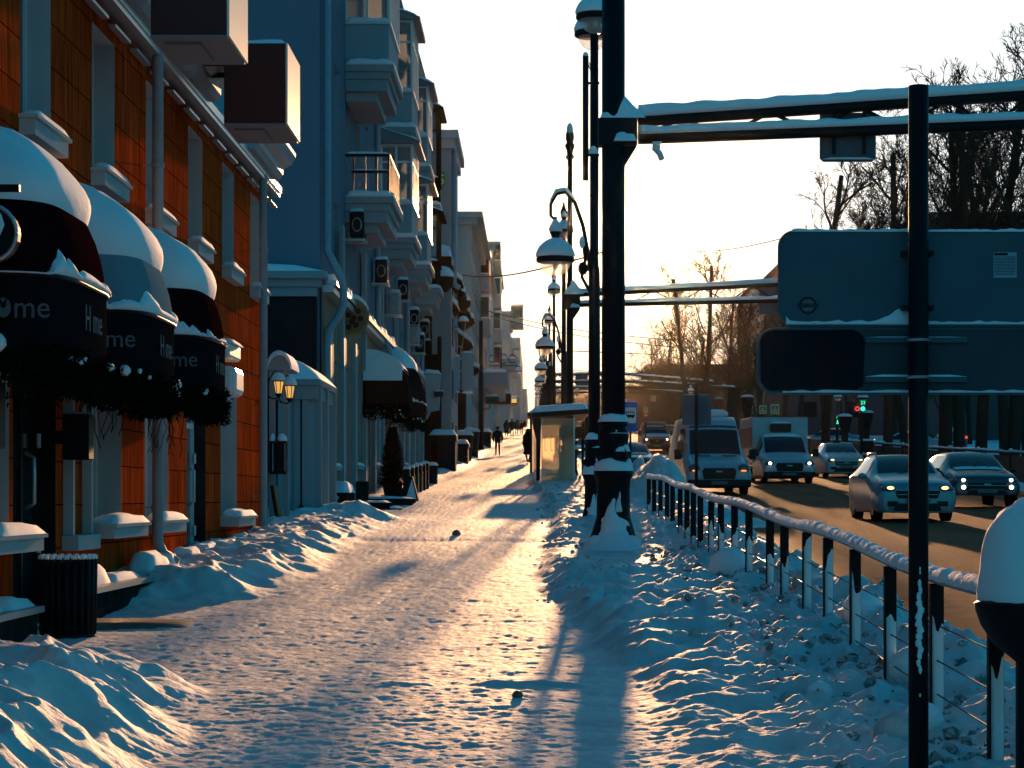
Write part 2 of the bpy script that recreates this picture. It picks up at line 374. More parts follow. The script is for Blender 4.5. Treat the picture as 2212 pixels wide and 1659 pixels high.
# ------------------------------------------------------------------ the ground
def bumpy(X, Y, x0, y0, sx, sy, h, n=.3, s=0):
    d = ((X-x0)/sx)**2+((Y-y0)/sy)**2
    return h*np.exp(-d)*(1+n*fbm(X*2.2, Y*1.2, 4, s))
def H(X, Y):
    X = np.asarray(X, float); Y = np.asarray(Y, float); b = np.interp(Y, GY, GZ)
    far = 1/(1+(np.maximum(Y-40, 0)/60)**2)
    path = .045*fbm(X*.42, Y*.17, 2, 1)+.009*fbm(X*1.3, Y*.9, 3, 1)+(.0065*fbm(X*5, Y*4.2, 4, 2)+.0042*vn(X*15, Y*13, 5)+.0030*vn(X*31, Y*27, 6))*far
    path = path+.035*np.exp(-((Y-15.45-.06*X)/.10)**2)*(.5+.8*vn(X*3, 0*Y, 12))*(X > -1.2)
    path = path-.020*np.maximum(0, fbm(X*7, Y*5.5, 2, 8)-.30)
    # bank along the buildings
    eL = np.interp(Y, [8, 13, 15.2, 16.8, 17.6, 22.6, 24.2, 27, 33, 40, 47, 50, 53, 60, 66, 85, 110, 150, 300], [-1.75, -1.9, -2.1, -3.0, -4.1, -4.1, -2.75, -2.5, -2.65, -2.6, -2.7, -3.0, -3.9, -3.9, -3.4, -3.1, -2.8, -3.0, -2.8])
    eL = eL+.22*fbm(X*.6, Y*.8, 3, 4)
    hL = np.interp(Y, [8, 12, 15, 16.8, 17.6, 22.6, 24.6, 30, 44, 50, 53, 62, 75, 150], [.48, .46, .36, .12, .0, .0, .28, .27, .24, .18, .02, .04, .22, .22])
    mL = ss((eL-X)/.85)
    rid = 1-np.abs(fbm(X*1.5+.25*Y, Y*1.2-.2*X, 3, 11))*2.0
    left = hL*mL*(.60+.42*rid)+mL*(.05*fbm(X*4, Y*4, 3, 9)*far)*(hL > .02)
    # bank between the pavement and the road
    eR = np.interp(Y, [8, 11.7, 13, 16, 18.5, 22.5, 25, 30, 36, 45, 60, 80, 110, 200], [.78, .58, .62, .60, .45, .20, .02, -.02, .10, .22, .10, -.35, -.1, .1])
    eR = eR+.10*fbm(X*.9, Y*1.1, 3, 6)
    mR = ss((X-eR)/.42)
    hR = np.interp(Y, [8, 12, 14, 20, 30, 60, 120], [.09, .08, .12, .24, .22, .20, .25])
    rid2 = 1-np.abs(fbm(X*1.7-.3*Y, Y*1.1+.3*X, 3, 21))*2.0
    right = hR*mR*(.45+.5*rid2)+mR*.055*fbm(X*4.5, Y*4, 4, 14)*far
    cl = np.maximum(0, fbm(X*7, Y*7, 3, 31))**.7*.10*ss((X-1.25)/.4)*far*ss((fbm(X*.8, Y*.35, 2, 33)+.25)/.3)
    berm = .22*np.exp(-((X-2.75)/.38)**2)*(.7+.8*fbm(X*2, Y*.9, 4, 41))
    dip = 1-.97*np.exp(-(((X-1.12)/.95)**2+((Y-32.5)/4.5)**2)**2)
    right = right*dip
    z = b+path*(1-mL)*(1-mR*.5)+left+right+cl+berm
    for a in ((1.12, 33.6, .50, 1.1, .03, .2, 3), (1.02, 40.5, .32, .9, .12, .2, 4), (1.2, 78, .5, 1.6, .22, .2, 5), (-3.4, 45.2, .9, 1.2, .18, .3, 6)):
        z = z+bumpy(X, Y, *a)
    # shallow gutter across the pavement in front of the porch
    z = z-.05*np.exp(-((Y-37.6-.15*X)/.55)**2)*(X > -3)*(X < .4)
    rd = ss((X-2.95)/.55); z = z*(1-rd)+(b-.42)*rd
    for a in ((3.0, 54, 1.0, 3.4, .85, .35, 7), (3.9, 50.5, 1.2, 2.6, .50, .35, 8), (3.1, 66, .6, 4, .7, .3, 9)):
        z = z+bumpy(X, Y, *a)
    return z
def h(x, y): return float(H(x, y))
def sheet(name, xs, ys, fz, mt, kind='structure', smooth=True):
    X, Y = np.meshgrid(xs, ys); Z = fz(X, Y); n = len(xs); m = len(ys)
    me = bpy.data.meshes.new(name); co = np.stack([X, Y, Z], -1).reshape(-1, 3).astype(np.float32)
    i = (np.arange(m-1)[:, None]*n+np.arange(n-1)[None, :]).reshape(-1)
    q = np.stack([i, i+1, i+n+1, i+n], 1).reshape(-1).astype(np.int32); k = len(i)
    me.vertices.add(len(co)); me.vertices.foreach_set('co', co.reshape(-1))
    me.loops.add(4*k); me.loops.foreach_set('vertex_index', q)
    me.polygons.add(k); me.polygons.foreach_set('loop_start', np.arange(0, 4*k, 4, dtype=np.int32))
    me.update(calc_edges=True); me.validate()
    if smooth: me.polygons.foreach_set('use_smooth', [True]*k)
    me.materials.append(mt); o = bpy.data.objects.new(name, me); C.objects.link(o); o['kind'] = kind; return o
ys = [3.0]
while ys[-1] < 1300: ys.append(ys[-1]+max(.055 if ys[-1] < 10 else .020, .55*ys[-1]**2/4000))
xs = np.concatenate([np.linspace(-9, -4.7, 8), np.linspace(-4.6, 3.5, 560), np.linspace(3.55, 5.2, 34)])
sheet('pavement', xs, np.array(ys), H, M['ground'])
yr = [3.0]
while yr[-1] < 1300: yr.append(yr[-1]+max(.25, .003*yr[-1]**1.5))
yr = np.array(yr)
sheet('road', np.linspace(3.0, 16.8, 160), yr, lambda X, Y: np.interp(Y, GY, GZ)-.24+.015*vn(X*1.5, Y*.2, 3)+.02*fbm(X*2.6, Y*.12, 3, 9)+.05*np.exp(-((X-16.6)/.5)**2), M['road'])
sheet('verge', np.concatenate([np.linspace(15.2, 30, 60), np.linspace(31, 400, 50)]), yr, lambda X, Y: np.interp(Y, GY, GZ)+(.02+.14*fbm(X*.5, Y*.3, 4, 2))*(X > 16.6)-.5*(X < 16.0), M['snow'])
# a sheet of snowfield under everything, out to the horizon
bm_ = MB(); bm_.add([(-3000,-300,-2.5),(3000,-300,-2.5),(3000,0,-2),(-3000,0,-2),(3000,1300,39),(-3000,1300,39),(3000,4500,100),(-3000,4500,100)], [(0,1,2,3),(3,2,4,5),(5,4,6,7)])
o = solo('ground', bm_, M['snow'], None, None, kind='structure')
# loose clods of frozen snow thrown up by the plough
def clods(name, n, xr, yr_, smin, smax, mt, seed, label):
    rr = random.Random(seed); mb = MB()
    for i in range(n):
        y = yr_[0]+(yr_[1]-yr_[0])*rr.random()**1.4; x = rr.triangular(*xr); s = smin+(smax-smin)*rr.random()**4
        if rr.random() < .5 and (math.sin(x*2.1+y*.7)+math.sin(y*1.3)) < 0: continue
        c = Vector((x, y, h(x, y)+s*.25)); vs = []
        q = Quaternion((rr.random(), rr.random(), rr.random(), rr.random())).normalized()
        for a in ((1,0,0),(-1,0,0),(0,1,0),(0,-1,0),(0,0,1),(0,0,-1),(.6,.6,.6),(-.6,.6,.6),(.6,-.6,.6),(-.6,-.6,.6),(.6,.6,-.6),(-.6,.6,-.6),(.6,-.6,-.6),(-.6,-.6,-.6)):
            v = q @ (Vector(a).normalized()*s*(.7+.5*rr.random())); v.z *= .8; vs.append(c+v)
        F = [(4,6,0),(4,8,0),(4,6,2),(4,7,2),(4,7,1),(4,9,1),(4,9,3),(4,8,3),(5,10,0),(5,12,0),(5,10,2),(5,11,2),(5,11,1),(5,13,1),(5,13,3),(5,12,3),
             (0,6,10),(0,8,12),(2,6,10),(2,7,11),(1,7,11),(1,9,13),(3,9,13),(3,8,12)]
        mb.add(vs, F)
    return solo(name, mb, mt, label, 'snow clods', kind='stuff', smooth=True)
clods('snow_clods', 1300, (1.25, 3.0, 2.1), (9.5, 33), .010, .060, M['clod'], 5, 'loose frozen snow clods strewn under the railing')
clods('kerb_clods', 420, (2.7, 4.2, 3.0), (10, 45), .012, .065, M['clod'], 6, 'dirty snow clods strewn along the road edge')
clods('bank_clods', 260, (-.1, 1.2, .5), (22, 60), .015, .06, M['snow'], 8, 'small white clods along the edge of the swept pavement')
def lump(x, y, s, mt, label, name='snow_block', seed=1, sq=.75, group=None):
    mb = MB(); rr = random.Random(seed)
    mb.ball((0,0,0), s, s*.9, s*sq, n=12, jit=.28, seed=seed)
    o = solo(name, mb, mt, label, 'ice lump' if name == 'ice_lump' else 'snow block', smooth=False, bevel=0, group=group)
    b = o.modifiers.new('s', 'SUBSURF'); b.levels = 1; b.render_levels = 1
    o.location = (x, y, h(x, y)+s*.3); o.rotation_euler = (0, 0, rr.random()*6); return o
lump(PX(986, 39), 39, .085, M['ice'], 'reddish brown ice lump alone on the trodden path beside the gutter dip', 'ice_lump', 4)
lump(PX(1118, 14.6), 14.6, .04, M['ice'], 'small brown ice lump on the path in the foreground', 'ice_lump', 5)
for i, (x, y, s, lb) in enumerate(((2.12, 25.6, .26, 'tall wedge of frozen snow leaning on the railing posts, largest by the fence'),
        (1.55, 14.2, .085, 'round snow block in the lower right rubble, left one of a touching pair'), (1.73, 14.3, .09, 'round snow block in the lower right rubble, right one of a touching pair'),
        (1.86, 12.1, .15, 'big snow block at the bottom edge just right of the black pole'), (2.06, 12.5, .13, 'snow block at the foot of the railing between pole and urn'),
        (1.2, 17.6, .06, 'small snow block beside the smooth drift in the middle of the verge'), (2.55, 18.2, .2, 'snow block on the road side of the railing near the black pole'),
        (2.5, 21.5, .17, 'snow block on the road side halfway along the railing'), (2.35, 14.6, .17, 'snow block under the railing cables next to the black pole'))):
    lump(x, y, s, M['clod'] if i % 2 else M['snow'], lb, seed=20+i, sq=.95 if i == 0 else .75)

# ------------------------------------------------------------------ walls with openings
def wallmb(X0, y0, y1, z0, z1, ops, mb=None):
    """sheet in the plane x = X0 facing +X with rectangular holes (y0,y1,z0,z1)"""
    mb = mb or MB()
    ya = sorted(set([y0, y1]+[v for o in ops for v in o[:2]])); za = sorted(set([z0, z1]+[v for o in ops for v in o[2:4]]))
    for i in range(len(ya)-1):
        for j in range(len(za)-1):
            cy = (ya[i]+ya[i+1])/2; cz = (za[j]+za[j+1])/2
            if any(o[0] < cy < o[1] and o[2] < cz < o[3] for o in ops): continue
            mb.add([(X0,ya[i],za[j]),(X0,ya[i+1],za[j]),(X0,ya[i+1],za[j+1]),(X0,ya[i],za[j+1])], [(0,1,2,3)])
    return mb
def window(root, X0, y0, y1, z0, z1, depth=.22, jm='white', gm='glass', name='window', sill=None, snow=.05, mull=1, seed=0):
    """reveal jambs as the window part; frame, pane and sill beneath it"""
    mb = MB(); D = depth; e = .004
    mb.add([(X0,y0,z0),(X0-D,y0,z0),(X0-D,y0,z1),(X0,y0,z1)], [(0,1,2,3)])
    mb.add([(X0,y1,z0),(X0-D,y1,z0),(X0-D,y1,z1),(X0,y1,z1)], [(0,3,2,1)])
    mb.add([(X0,y0,z1),(X0-D,y0,z1),(X0-D,y1,z1),(X0,y1,z1)], [(0,1,2,3)])
    mb.add([(X0,y0,z0),(X0-D,y0,z0),(X0-D,y1,z0),(X0,y1,z0)], [(0,3,2,1)])
    w = part(name, mb, M[jm], root, world=True)
    off = -(Vector(root.location))
    def sub(nm, b, mt, **k): return part(nm, b, M[mt], w, world=True, **k)
    f = MB(); t = .055; xa, xb = X0-D+.002, X0-D+.05
    f.box(xa,xb,y0+e,y0+t,z0+e,z1-e).box(xa,xb,y1-t,y1-e,z0+e,z1-e).box(xa,xb,y0+t,y1-t,z1-t,z1-e).box(xa,xb,y0+t,y1-t,z0+e,z0+t)
    for k in range(mull): ym = y0+(y1-y0)*(k+1)/(mull+1); f.box(xa,xb,ym-.03,ym+.03,z0+t,z1-t)
    sub('frame', f, 'frame')
    p = MB(); p.add([(X0-D+.02,y0+t,z0+t),(X0-D+.02,y1-t,z0+t),(X0-D+.02,y1-t,z1-t),(X0-D+.02,y0+t,z1-t)], [(0,1,2,3)])
    sub('pane', p, gm)
    if sill:
        so_, th = sill; b = MB()
        b.box(X0+.002, X0+so_, y0-.06, y1+.10, z0-th, z0-.02); b.box(X0+.002, X0+so_+.03, y0-.09, y1+.13, z0-.02, z0+.012)
        sub('sill', b, 'white')
        if snow: s_ = MB(); spad(s_, X0+.01, X0+so_+.02, y0-.07, y1+.11, z0+.013, snow, seed); sub('sill_snow', s_, 'snow', smooth=True)
    return w

# ------------------------------------------------------------------ orange two-storey building
WX = -4.36
ob = thing('shop_building', 'two storey building clad in orange wood panels at the left edge', 'building', (WX-4, 24, .4))
up = []; 
for k in range(-3, 6):
    ye = 24.35+3.22*(k-1)+.05; up.append((ye-1.25, ye, 4.88, 6.34))
ZG = 3.15
gnd = [(12.0, 13.6, 1.30, ZG), (16.2, 17.5, .75, ZG), (17.9, 19.5, 1.34, ZG), (19.65, 21.4, .62, ZG), (22.95, 24.8, 1.38, ZG), (26.3, 28.0, 1.38, ZG), (29.45, 31.15, .80, ZG), (32.65, 34.4, 1.38, ZG)]
part('wall', wallmb(WX, 4, 38.4, -.2, 6.7, up+gnd), M['clad'], ob, world=True)
b = MB(); b.box(WX-9, WX-.3, 4, 38.38, -.2, 6.66); b.box(WX-.3, WX, 38.385, 38.4, -.2, 6.7)
part('rear_walls', b, M['clad'], ob, world=True)
for i, (a, b_, c, d) in enumerate(up): window(ob, WX, a, b_, c, d, .26, sill=(.14, .16), snow=.07, seed=i)
for i, (a, b_, c, d) in enumerate(gnd):
    if i in (1, 3, 6):
        w = MB(); D = .35
        w.add([(WX,b_,c),(WX-D,b_,c),(WX-D,b_,d),(WX,b_,d)], [(0,3,2,1)]); w.add([(WX,a,c),(WX-D,a,c),(WX-D,a,d),(WX,a,d)], [(0,1,2,3)]); w.add([(WX,a,d),(WX-D,a,d),(WX-D,b_,d),(WX,b_,d)], [(0,1,2,3)])
        dr = part('door', w, M['dark'] if i != 6 else M['stone'], ob, world=True)
        f = MB(); xa, xb = WX-.22, WX-.15; ym = b_-.75
        for y in (a+.02, ym, b_-.09): f.box(xa, xb, y, y+.07, c, d-.02)
        f.box(xa, xb, a+.09, b_-.09, 2.55, 2.62); f.box(xa, xb, a+.09, b_-.09, c, c+.12)
        part('frame', f, M['frame'] if i == 6 else M['dark'], dr, world=True)
        p = MB(); p.box(WX-.2, WX-.19, a+.09, b_-.09, c+.12, d-.05); part('pane', p, M['glasslit'], dr, world=True)
        hd = MB(); hd.tube([(WX-.14, ym+.12, 1.55), (WX-.06, ym+.12, 1.6), (WX-.06, ym+.12, 2.0), (WX-.14, ym+.12, 2.05)], .018); part('handle', hd, M['metal'], dr, world=True, smooth=True)
        hg = MB(); 
        for zz in (1.15, 2.1, 2.7): hg.cyl((WX-.13, b_-.11, zz), (WX-.13, b_-.11, zz+.13), .02)
        part('hinge', hg, M['frame'], dr, world=True)
    else:
        window(ob, WX, a, b_, c, d, .30, gm='glasslit', sill=(.27, .13) if i != 5 else (.2, .13), snow=.09, seed=i+20, mull=1)
# light projecting window surround in the pier between door and window
b = MB(); b.box(WX+.002, WX+.10, 21.72, 21.80, 1.30, 3.1); b.box(WX+.002, WX+.10, 22.62, 22.70, 1.30, 3.1); b.box(WX+.002, WX+.16, 21.66, 22.76, 1.16, 1.30)
part('show_window', b, M['white'], ob, world=True, bevel=.006)
# plinth ledges with snow, stepping up the street
for a, b_, zt, w in ((8, 18.5, .80, .50), (20.9, 24.5, .84, .44), (24.5, 28.4, .885, .44), (29.3, 35.0, .99, .42)):
    b = MB(); b.box(WX+.002, WX+w-.05, a, b_, -.3, zt-.05); p = part('plinth', b, M['stone'], ob, world=True, bevel=.01)
    b = MB(); b.box(WX+.002, WX+w, a-.03, b_+.03, zt-.05, zt); part('ledge', b, M['metal'], p, world=True)
    s = MB(); y = a; rr = random.Random(int(a))
    while y < b_-.3:
        l = .35+rr.random()*1.3; l = min(l, b_-y-.05); spad(s, WX+.02+.1*rr.random(), WX+w-.03-.12*rr.random(), y, y+l, zt+.001, .05+.12*rr.random(), rr.random()*50, 8, 10); y += l*(.85+.3*rr.random())
    part('ledge_snow', s, M['snow'], p, world=True, smooth=True)
# gutter, eaves, roof with snow
b = MB(); b.box(WX+.002, WX+.20, 4, 38.45, 6.56, 6.64); b.box(WX+.17, WX+.22, 4, 38.5, 6.62, 6.72)
gt = part('gutter', b, M['metal'], ob, world=True)
b = MB()
for k in range(26): y = 6+k*1.28; b.box(WX+.02, WX+.10, y, y+.9, 6.44, 6.47)
part('drip_rail', b, M['metal'], gt, world=True)
b = MB()
for k in range(60): y = 6+k*.55; b.ball((WX+.2, y, 6.74), .025, n=6)
part('gutter_clip', b, M['metal'], gt, world=True)
b = MB(); b.hexa([(WX-9,4,6.7),(WX+.17,4,6.68),(WX+.17,38.44,6.68),(WX-9,38.44,6.7),(WX-9,4,8.6),(WX+.14,4,6.74),(WX+.14,38.44,6.74),(WX-9,38.44,8.6)])
rf = part('roof', b, M['dark'], ob, world=True)
s = MB(); s.grid(lambda u, v: (WX+.05-u*9, v, 6.76+u*1.9+.18*(1-(1-min(1, u*9))**2)+.03*float(vn(u*20, v))), [0, .01, .025, .05, .08, .12, .3, .6, 1], [4+i*.6 for i in range(58)])
part('roof_snow', s, M['snow'], rf, world=True, smooth=True)
# grey dormer cornices standing on the eaves
for a, b_ in ((23.6, 30.0), (34.0, 37.4)):
    b = MB(); prof = [(WX-.3, 6.70), (WX+.30, 6.70), (WX+.36, 6.78), (WX+.36, 6.86), (WX+.50, 6.94), (WX+.56, 7.06), (WX+.56, 7.12), (WX-.3, 7.12)]
    b.prism(prof, a, b_); b.box(WX-.6, WX+.2, a+.2, b_-.2, 7.12, 8.2)
    dm = part('dormer', b, M['pipe'], ob, world=True)
    s = MB(); spad(s, WX-.2, WX+.56, a+.03, b_-.03, 7.121, .16, 3, 8, 20); part('dormer_snow', s, M['snow'], dm, world=True, smooth=True)
def downpipe(root, x, y, ztop, zbot, r=.065, off=.18, kink=None, topelbow=True, m='pipe'):
    pts = []
    if topelbow: pts += [(x-.02, y-.02, ztop+.28), (x+off, y-.05, ztop+.16), (x+off*.8, y-.02, ztop-.05), (x, y, ztop-.22)]
    else: pts += [(x, y, ztop)]
    if kink:
        zk, o, dz = kink; pts += [(x, y, zk+dz), (x+o*.25, y, zk+dz*.85), (x+o*.9, y, zk+.35*dz), (x+o, y, zk+.15*dz), (x+o, y, zk-.2*dz), (x+o*.8, y, zk-.4*dz), (x+.03, y, zk-.8*dz), (x, y, zk-dz)]
    pts += [(x, y, zbot+.42), (x, y, zbot+.22), (x+.06, y, zbot+.10), (x+.22, y-.02, zbot)]
    b = MB(); b.tube(pts, r, 12); d = part('downpipe', b, M[m], root, world=True, smooth=True)
    c = MB(); z = zbot+.6
    while z < ztop-.5:
        if not kink or abs(z-kink[0]) > kink[2]+.1: c.cyl((x, y, z), (x, y, z+.05), r+.012); c.box(x-.2, x, y-.012, y+.012, z+.015, z+.03)
        z += 1.9
    part('pipe_clamp', c, M[m], d, world=True, smooth=False)
    return d
downpipe(ob, WX+.17, 26.15, 6.95, .92, .062)
downpipe(ob, WX+.17, 36.3, 6.95, 1.05, .062)
# two dark red sign boxes hung out over the eaves
for i, (y0, lb, zt) in enumerate(((22.65, 'dark red box sign over the eaves, nearer and taller of the pair', 7.75), (28.0, 'dark red box sign over the eaves beside the grey wall, farther of the pair', 7.05))):
    y1 = y0+1.45; xa, xb = -3.70, -2.96; t = thing('box_sign', lb, 'box sign', ((xa+xb)/2, y0+.7, 6.1), group='red box signs on the orange building')
    b = MB(); b.box(xa, xb-.006, y0, y1, 6.11, zt); part('casing', b, M['wine'], t, world=True, bevel=.008)
    b = MB(); b.box(xb-.004, xb+.02, y0-.004, y1+.004, 6.1, zt+.01); part('face', b, M['peach'], t, world=True)
    b = MB(); b.box(xa-.002, xb-.006, y0-.003, y1, 6.085, 6.108); b.box(xa+.1, xa+.45, y0+.25, y1-.25, 6.06, 6.085); part('underside', b, M['soffit'], t, world=True)
    b = MB(); b.box(WX+.05, xa, y0+.3, y0+.36, 6.85, 6.91); b.box(WX+.05, xa, y1-.36, y1-.3, 6.85, 6.91); part('bracket', b, M['dark'], t, world=True)
    s = MB(); spad(s, xa+.01, xb+.02, y0, y1, zt+.011, .09, i*7, 8, 8); part('snow_cap', s, M['snow'], t, world=True, smooth=True)

# ------------------------------------------------------------------ rounded shop awnings with snow, garland and lettering
def awning(name, label, X0, yn, ln, zb, out, dome, cm, txt, seed=0, vh=.55, group=None, garland=True, snowfrom=.46):
    """yn: near end; ln: length along wall; zb: bottom of valance; out: projection; dome: height over valance"""
    t = thing(name, label, 'awning', (X0, yn+ln/2, zb), group=group)
    yc = yn+ln/2; zv = zb+vh
    def plan(a):       # a 0..pi: near wall end round the front to the far wall end
        c = math.cos(a); s_ = math.sin(a); e = .42
        return (out*abs(s_)**e, -math.copysign(abs(c)**e, c)*ln/2)
    def surf(a, q, k=1.0):   # q 0 rim .. 1 top at the wall
        ph = q*PI/2; px, py = plan(a); c = math.cos(ph)**.85
        return (X0+px*c*k, yc+py*(c*.95+.05)*k, zv+math.sin(ph)*dome*k)
    A = [PI*i/28 for i in range(29)]; Q = [i/12 for i in range(13)]
    b = MB(); b.grid(lambda a, q: surf(a, q), A, Q); part('canopy', b, M[cm], t, world=True, smooth=True)
    b = MB(); b.grid(lambda a, v: (X0+plan(a)[0]*1.01, yc+plan(a)[1]*1.01, zb+vh*v), A, [0, .5, 1]); va = part('valance', b, M['canvas'], t, world=True, smooth=True)
    b = MB(); b.tube([(X0+plan(a)[0]*1.015, yc+plan(a)[1]*1.015, zv) for a in A], .018, 6); part('rim', b, M['dark'], t, world=True, smooth=True)
    # snow lying on the upper part, its edge on the slope rounded
    def sn(a, q):
        qq = snowfrom+(1-snowfrom)*q; e = 1-(1-min(1, q*4.5))**3
        j = .035*float(fbm(a*1.6, q*3, 3, seed)); p = surf(a, qq); p2 = surf(a, qq, 1+.001)
        hgt = (.13+.05*q)*e+j*e
        px, py = plan(a); ph = qq*PI/2; n = Vector((px/out*math.cos(ph), py/(ln/2)*math.cos(ph), math.sin(ph)+.35)).normalized()
        return (p[0]+n.x*hgt, p[1]+n.y*hgt, p[2]+n.z*hgt)
    b = MB(); b.grid(sn, A, [0, .01, .025, .05, .08, .12, .18, .26, .36, .48, .6, .75, .9, 1]); part('snow_cap', b, M['snow'], t, world=True, smooth=True)
    # crumbs of snow caught along the rim
    rr = random.Random(seed); b = MB(); A2 = [PI*i/110 for i in range(111)]; hh = [max(0.1, .38+1.1*float(fbm(a*2.2, seed, 2, seed))+.25*float(vn(a*11, seed))) for a in A2]
    def rim(a, v):
        i = int(round(a/PI*110)); q = hh[i]*.12*v; px, py = plan(a); e = math.sin(v*PI)*.035+.008
        p = surf(a, q*.9); return (p[0]+e*(1 if v < 1 else .2), p[1]+(-e if a < PI/2 else e), p[2]+.004)
    b.grid(rim, A2, [0, .25, .5, .75, 1]); part('rim_snow', b, M['snow'], t, world=True, smooth=True)
    if garland:
        b = MB(); s2 = MB()
        for i in range(5200):
            a = rr.random()*PI; px, py = plan(a); d = rr.random()
            c = Vector((X0+px*(.93+.14*rr.random())-.02, yc+py*(.94+.12*rr.random()), zb+.06-(.10+.13*abs(math.sin(a*4+seed)))*d*1.5))
            v = Vector((rr.gauss(0,1), rr.gauss(0,1), rr.gauss(-.3,1))).normalized()*(.05+.04*rr.random()); u = v.cross(Vector((rr.random(),rr.random(),rr.random()))).normalized()*.012
            b.add([c-u, c+u, c+v], [(0,1,2)])
        gl = part('garland', b, M['fir'], t, world=True)
        for i in range(9):
            a = .3+rr.random()*(PI-.5); px, py = plan(a); r_ = .02+.035*rr.random()**2
            s2.ball((X0+px*1.03, yc+py*1.03, zb+.05-rr.random()*.12), r_, r_, r_*.9, n=8, jit=.5, seed=i)
        for i in range(5): s2.ball((X0+out*(.35+.06*i), yn-.03, zb+.13-.03*abs(i-2)), .05+.03*rr.random(), .05, .07, n=9, jit=.4, seed=i+40)
        gs = part('garland_snow', s2, M['snow'], gl, world=True, smooth=True); gs['kind'] = 'stuff'
    if txt:
        loc = Matrix.Translation(Vector((out*.70, yn-yc-.030, .24)))
        o = text('H  me', .22, M['letter'], t, loc @ MXZ, extrude=.003, wide=.95)
        # the round letter O is a white disc with a figure cut out of it
        b = MB(); cx = out*.70-.062; b.prism([(cx+.052*math.cos(k*PI/8), .31+.070*math.sin(k*PI/8)) for k in range(16)], yn-yc-.034, yn-yc-.026)
        d = part('round_letter', b, M['letter'], t)
        b = MB(); b.prism([(cx-.014, .31), (cx+.014, .31), (cx+.03, .385), (cx, .34), (cx-.03, .385)], yn-yc-.040, yn-yc-.0345); b.ball((cx, yn-yc-.036, .325), .02, .004, .02, n=8); part('letter_cutout', b, M['canvas'], d)
        loc = Matrix.Translation(Vector((out*1.012+.012, 0, .22)))
        text('H me', .27, M['letter'], t, loc @ MYZ, extrude=.003, wide=1.1)
    return t
awning('awning', 'burgundy and black dome awning reading Home, nearest and cut by the left edge', WX, 16.35, 2.35, 2.66, 1.05, 1.06, 'winecanvas', True, 2, .55, 'snowy dome awnings', snowfrom=.34)
awning('awning', 'grey blue dome awning reading Home, middle one of the three on the orange building', WX, 19.85, 2.25, 2.68, 1.05, 1.05, 'bluecanvas', True, 3, .55, 'snowy dome awnings', snowfrom=.31)
awning('awning', 'burgundy dome awning reading Home, farthest of the three on the orange building', WX, 23.5, 2.15, 2.72, 1.05, 1.05, 'winecanvas', True, 4, .55, 'snowy dome awnings', snowfrom=.31)
# bare creeper twigs hanging under the awnings
for yy, lb in ((21.9, 'dry dark creeper twigs hanging beside the black lantern box'), (25.9, 'dry dark creeper twigs hanging on the orange pier by the downpipe')):
    b = MB(); rr = random.Random(int(yy)); t0 = Vector((WX+.25, yy, 3.0))
    for i in range(12):
        p = t0+Vector((rr.uniform(-.15,.2), rr.uniform(-.3,.4), rr.uniform(-.1,.1))); pts = [p.copy()]
        for k in range(9): p = p+Vector((rr.uniform(-.05,.05), rr.uniform(-.05,.05), -.09)); pts.append(p.copy())
        b.tube(pts, .005, 4)
    solo('creeper', b, M['twig'], lb, 'creeper', group='dry creepers')
# black wall lanterns (unlit boxes) and the sign arm at the far left
for y0, z0, z1, lb in ((17.55, 2.02, 2.52, 'black box wall lantern with snow on top at the left edge'), (21.1, 1.99, 2.40, 'black box wall lantern on the pier beside the shop door')):
    t = thing('wall_lantern', lb, 'wall lantern', (WX+.2, y0, z0), group='black lanterns on the orange building')
    b = MB(); b.box(WX+.12, WX+.36, y0, y0+.24, z0, z1); part('housing', b, M['dark'], t, world=True, bevel=.01)
    b = MB(); b.box(WX+.002, WX+.12, y0+.09, y0+.15, (z0+z1)/2-.06, (z0+z1)/2+.06); part('bracket', b, M['dark'], t, world=True)
    s = MB(); spad(s, WX+.12, WX+.36, y0, y0+.24, z1+.001, .08 if y0 < 20 else .02, 2); part('snow_cap', s, M['snow'], t, world=True, smooth=True)
# blade sign and round clock-like sign at the very left
t = thing('hanging_sign', 'black round hanging sign with snow cut off by the left edge', 'sign', (PX(-18, 15), 15, PZ(505, 15)))
b = MB(); b.cyl((PX(-22, 15), 14.95, PZ(505, 15)), (PX(-22, 15), 15.1, PZ(505, 15)), .18, n=24); part('disc', b, M['dark'], t, world=True, bevel=.01)
b = MB(); b.tube([(PX(-22, 15)+.18*math.cos(a*PI/12), 14.95, PZ(505, 15)+.18*math.sin(a*PI/12)) for a in range(25)], .014, 6); part('rim', b, M['metal'], t, world=True, smooth=True)
b = MB(); b.box(WX+.002, PX(41, 15), 15.0, 15.05, PZ(413, 15), PZ(398, 15)); b.cyl((PX(-15,15), 15.02, PZ(413,15)), (PX(-15,15), 15.02, PZ(460,15)), .012); part('bracket', b, M['dark'], t, world=True)
s = MB(); sstrip(s, (WX+.3, 15.02, PZ(398,15)), (PX(39,15), 15.02, PZ(398,15)), .05, .02, 3); s.ball((PX(-10,15), 15.0, PZ(488,15)), .10, .07, .13, n=12, jit=.15, seed=1); part('snow_cap', s, M['snow'], t, world=True, smooth=True)
# split air conditioner by the third awning
t = thing('air_conditioner', 'pale rounded air conditioner box under a white hood by the farthest dome awning', 'air conditioner', (WX, 33, 3.3))
b = MB(); b.box(WX+.002, WX+.36, 31.5, 32.4, 3.02, 3.42); part('casing', b, M['frame'], t, world=True, bevel=.09)
b = MB(); b.box(WX+.002, WX+.30, 31.3, 32.5, 3.52, 3.72); part('hood', b, M['frame'], t, world=True, bevel=.04)
s = MB(); spad(s, WX+.01, WX+.34, 31.3, 32.5, 3.721, .06, 4); part('snow_cap', s, M['snow'], t, world=True, smooth=True)

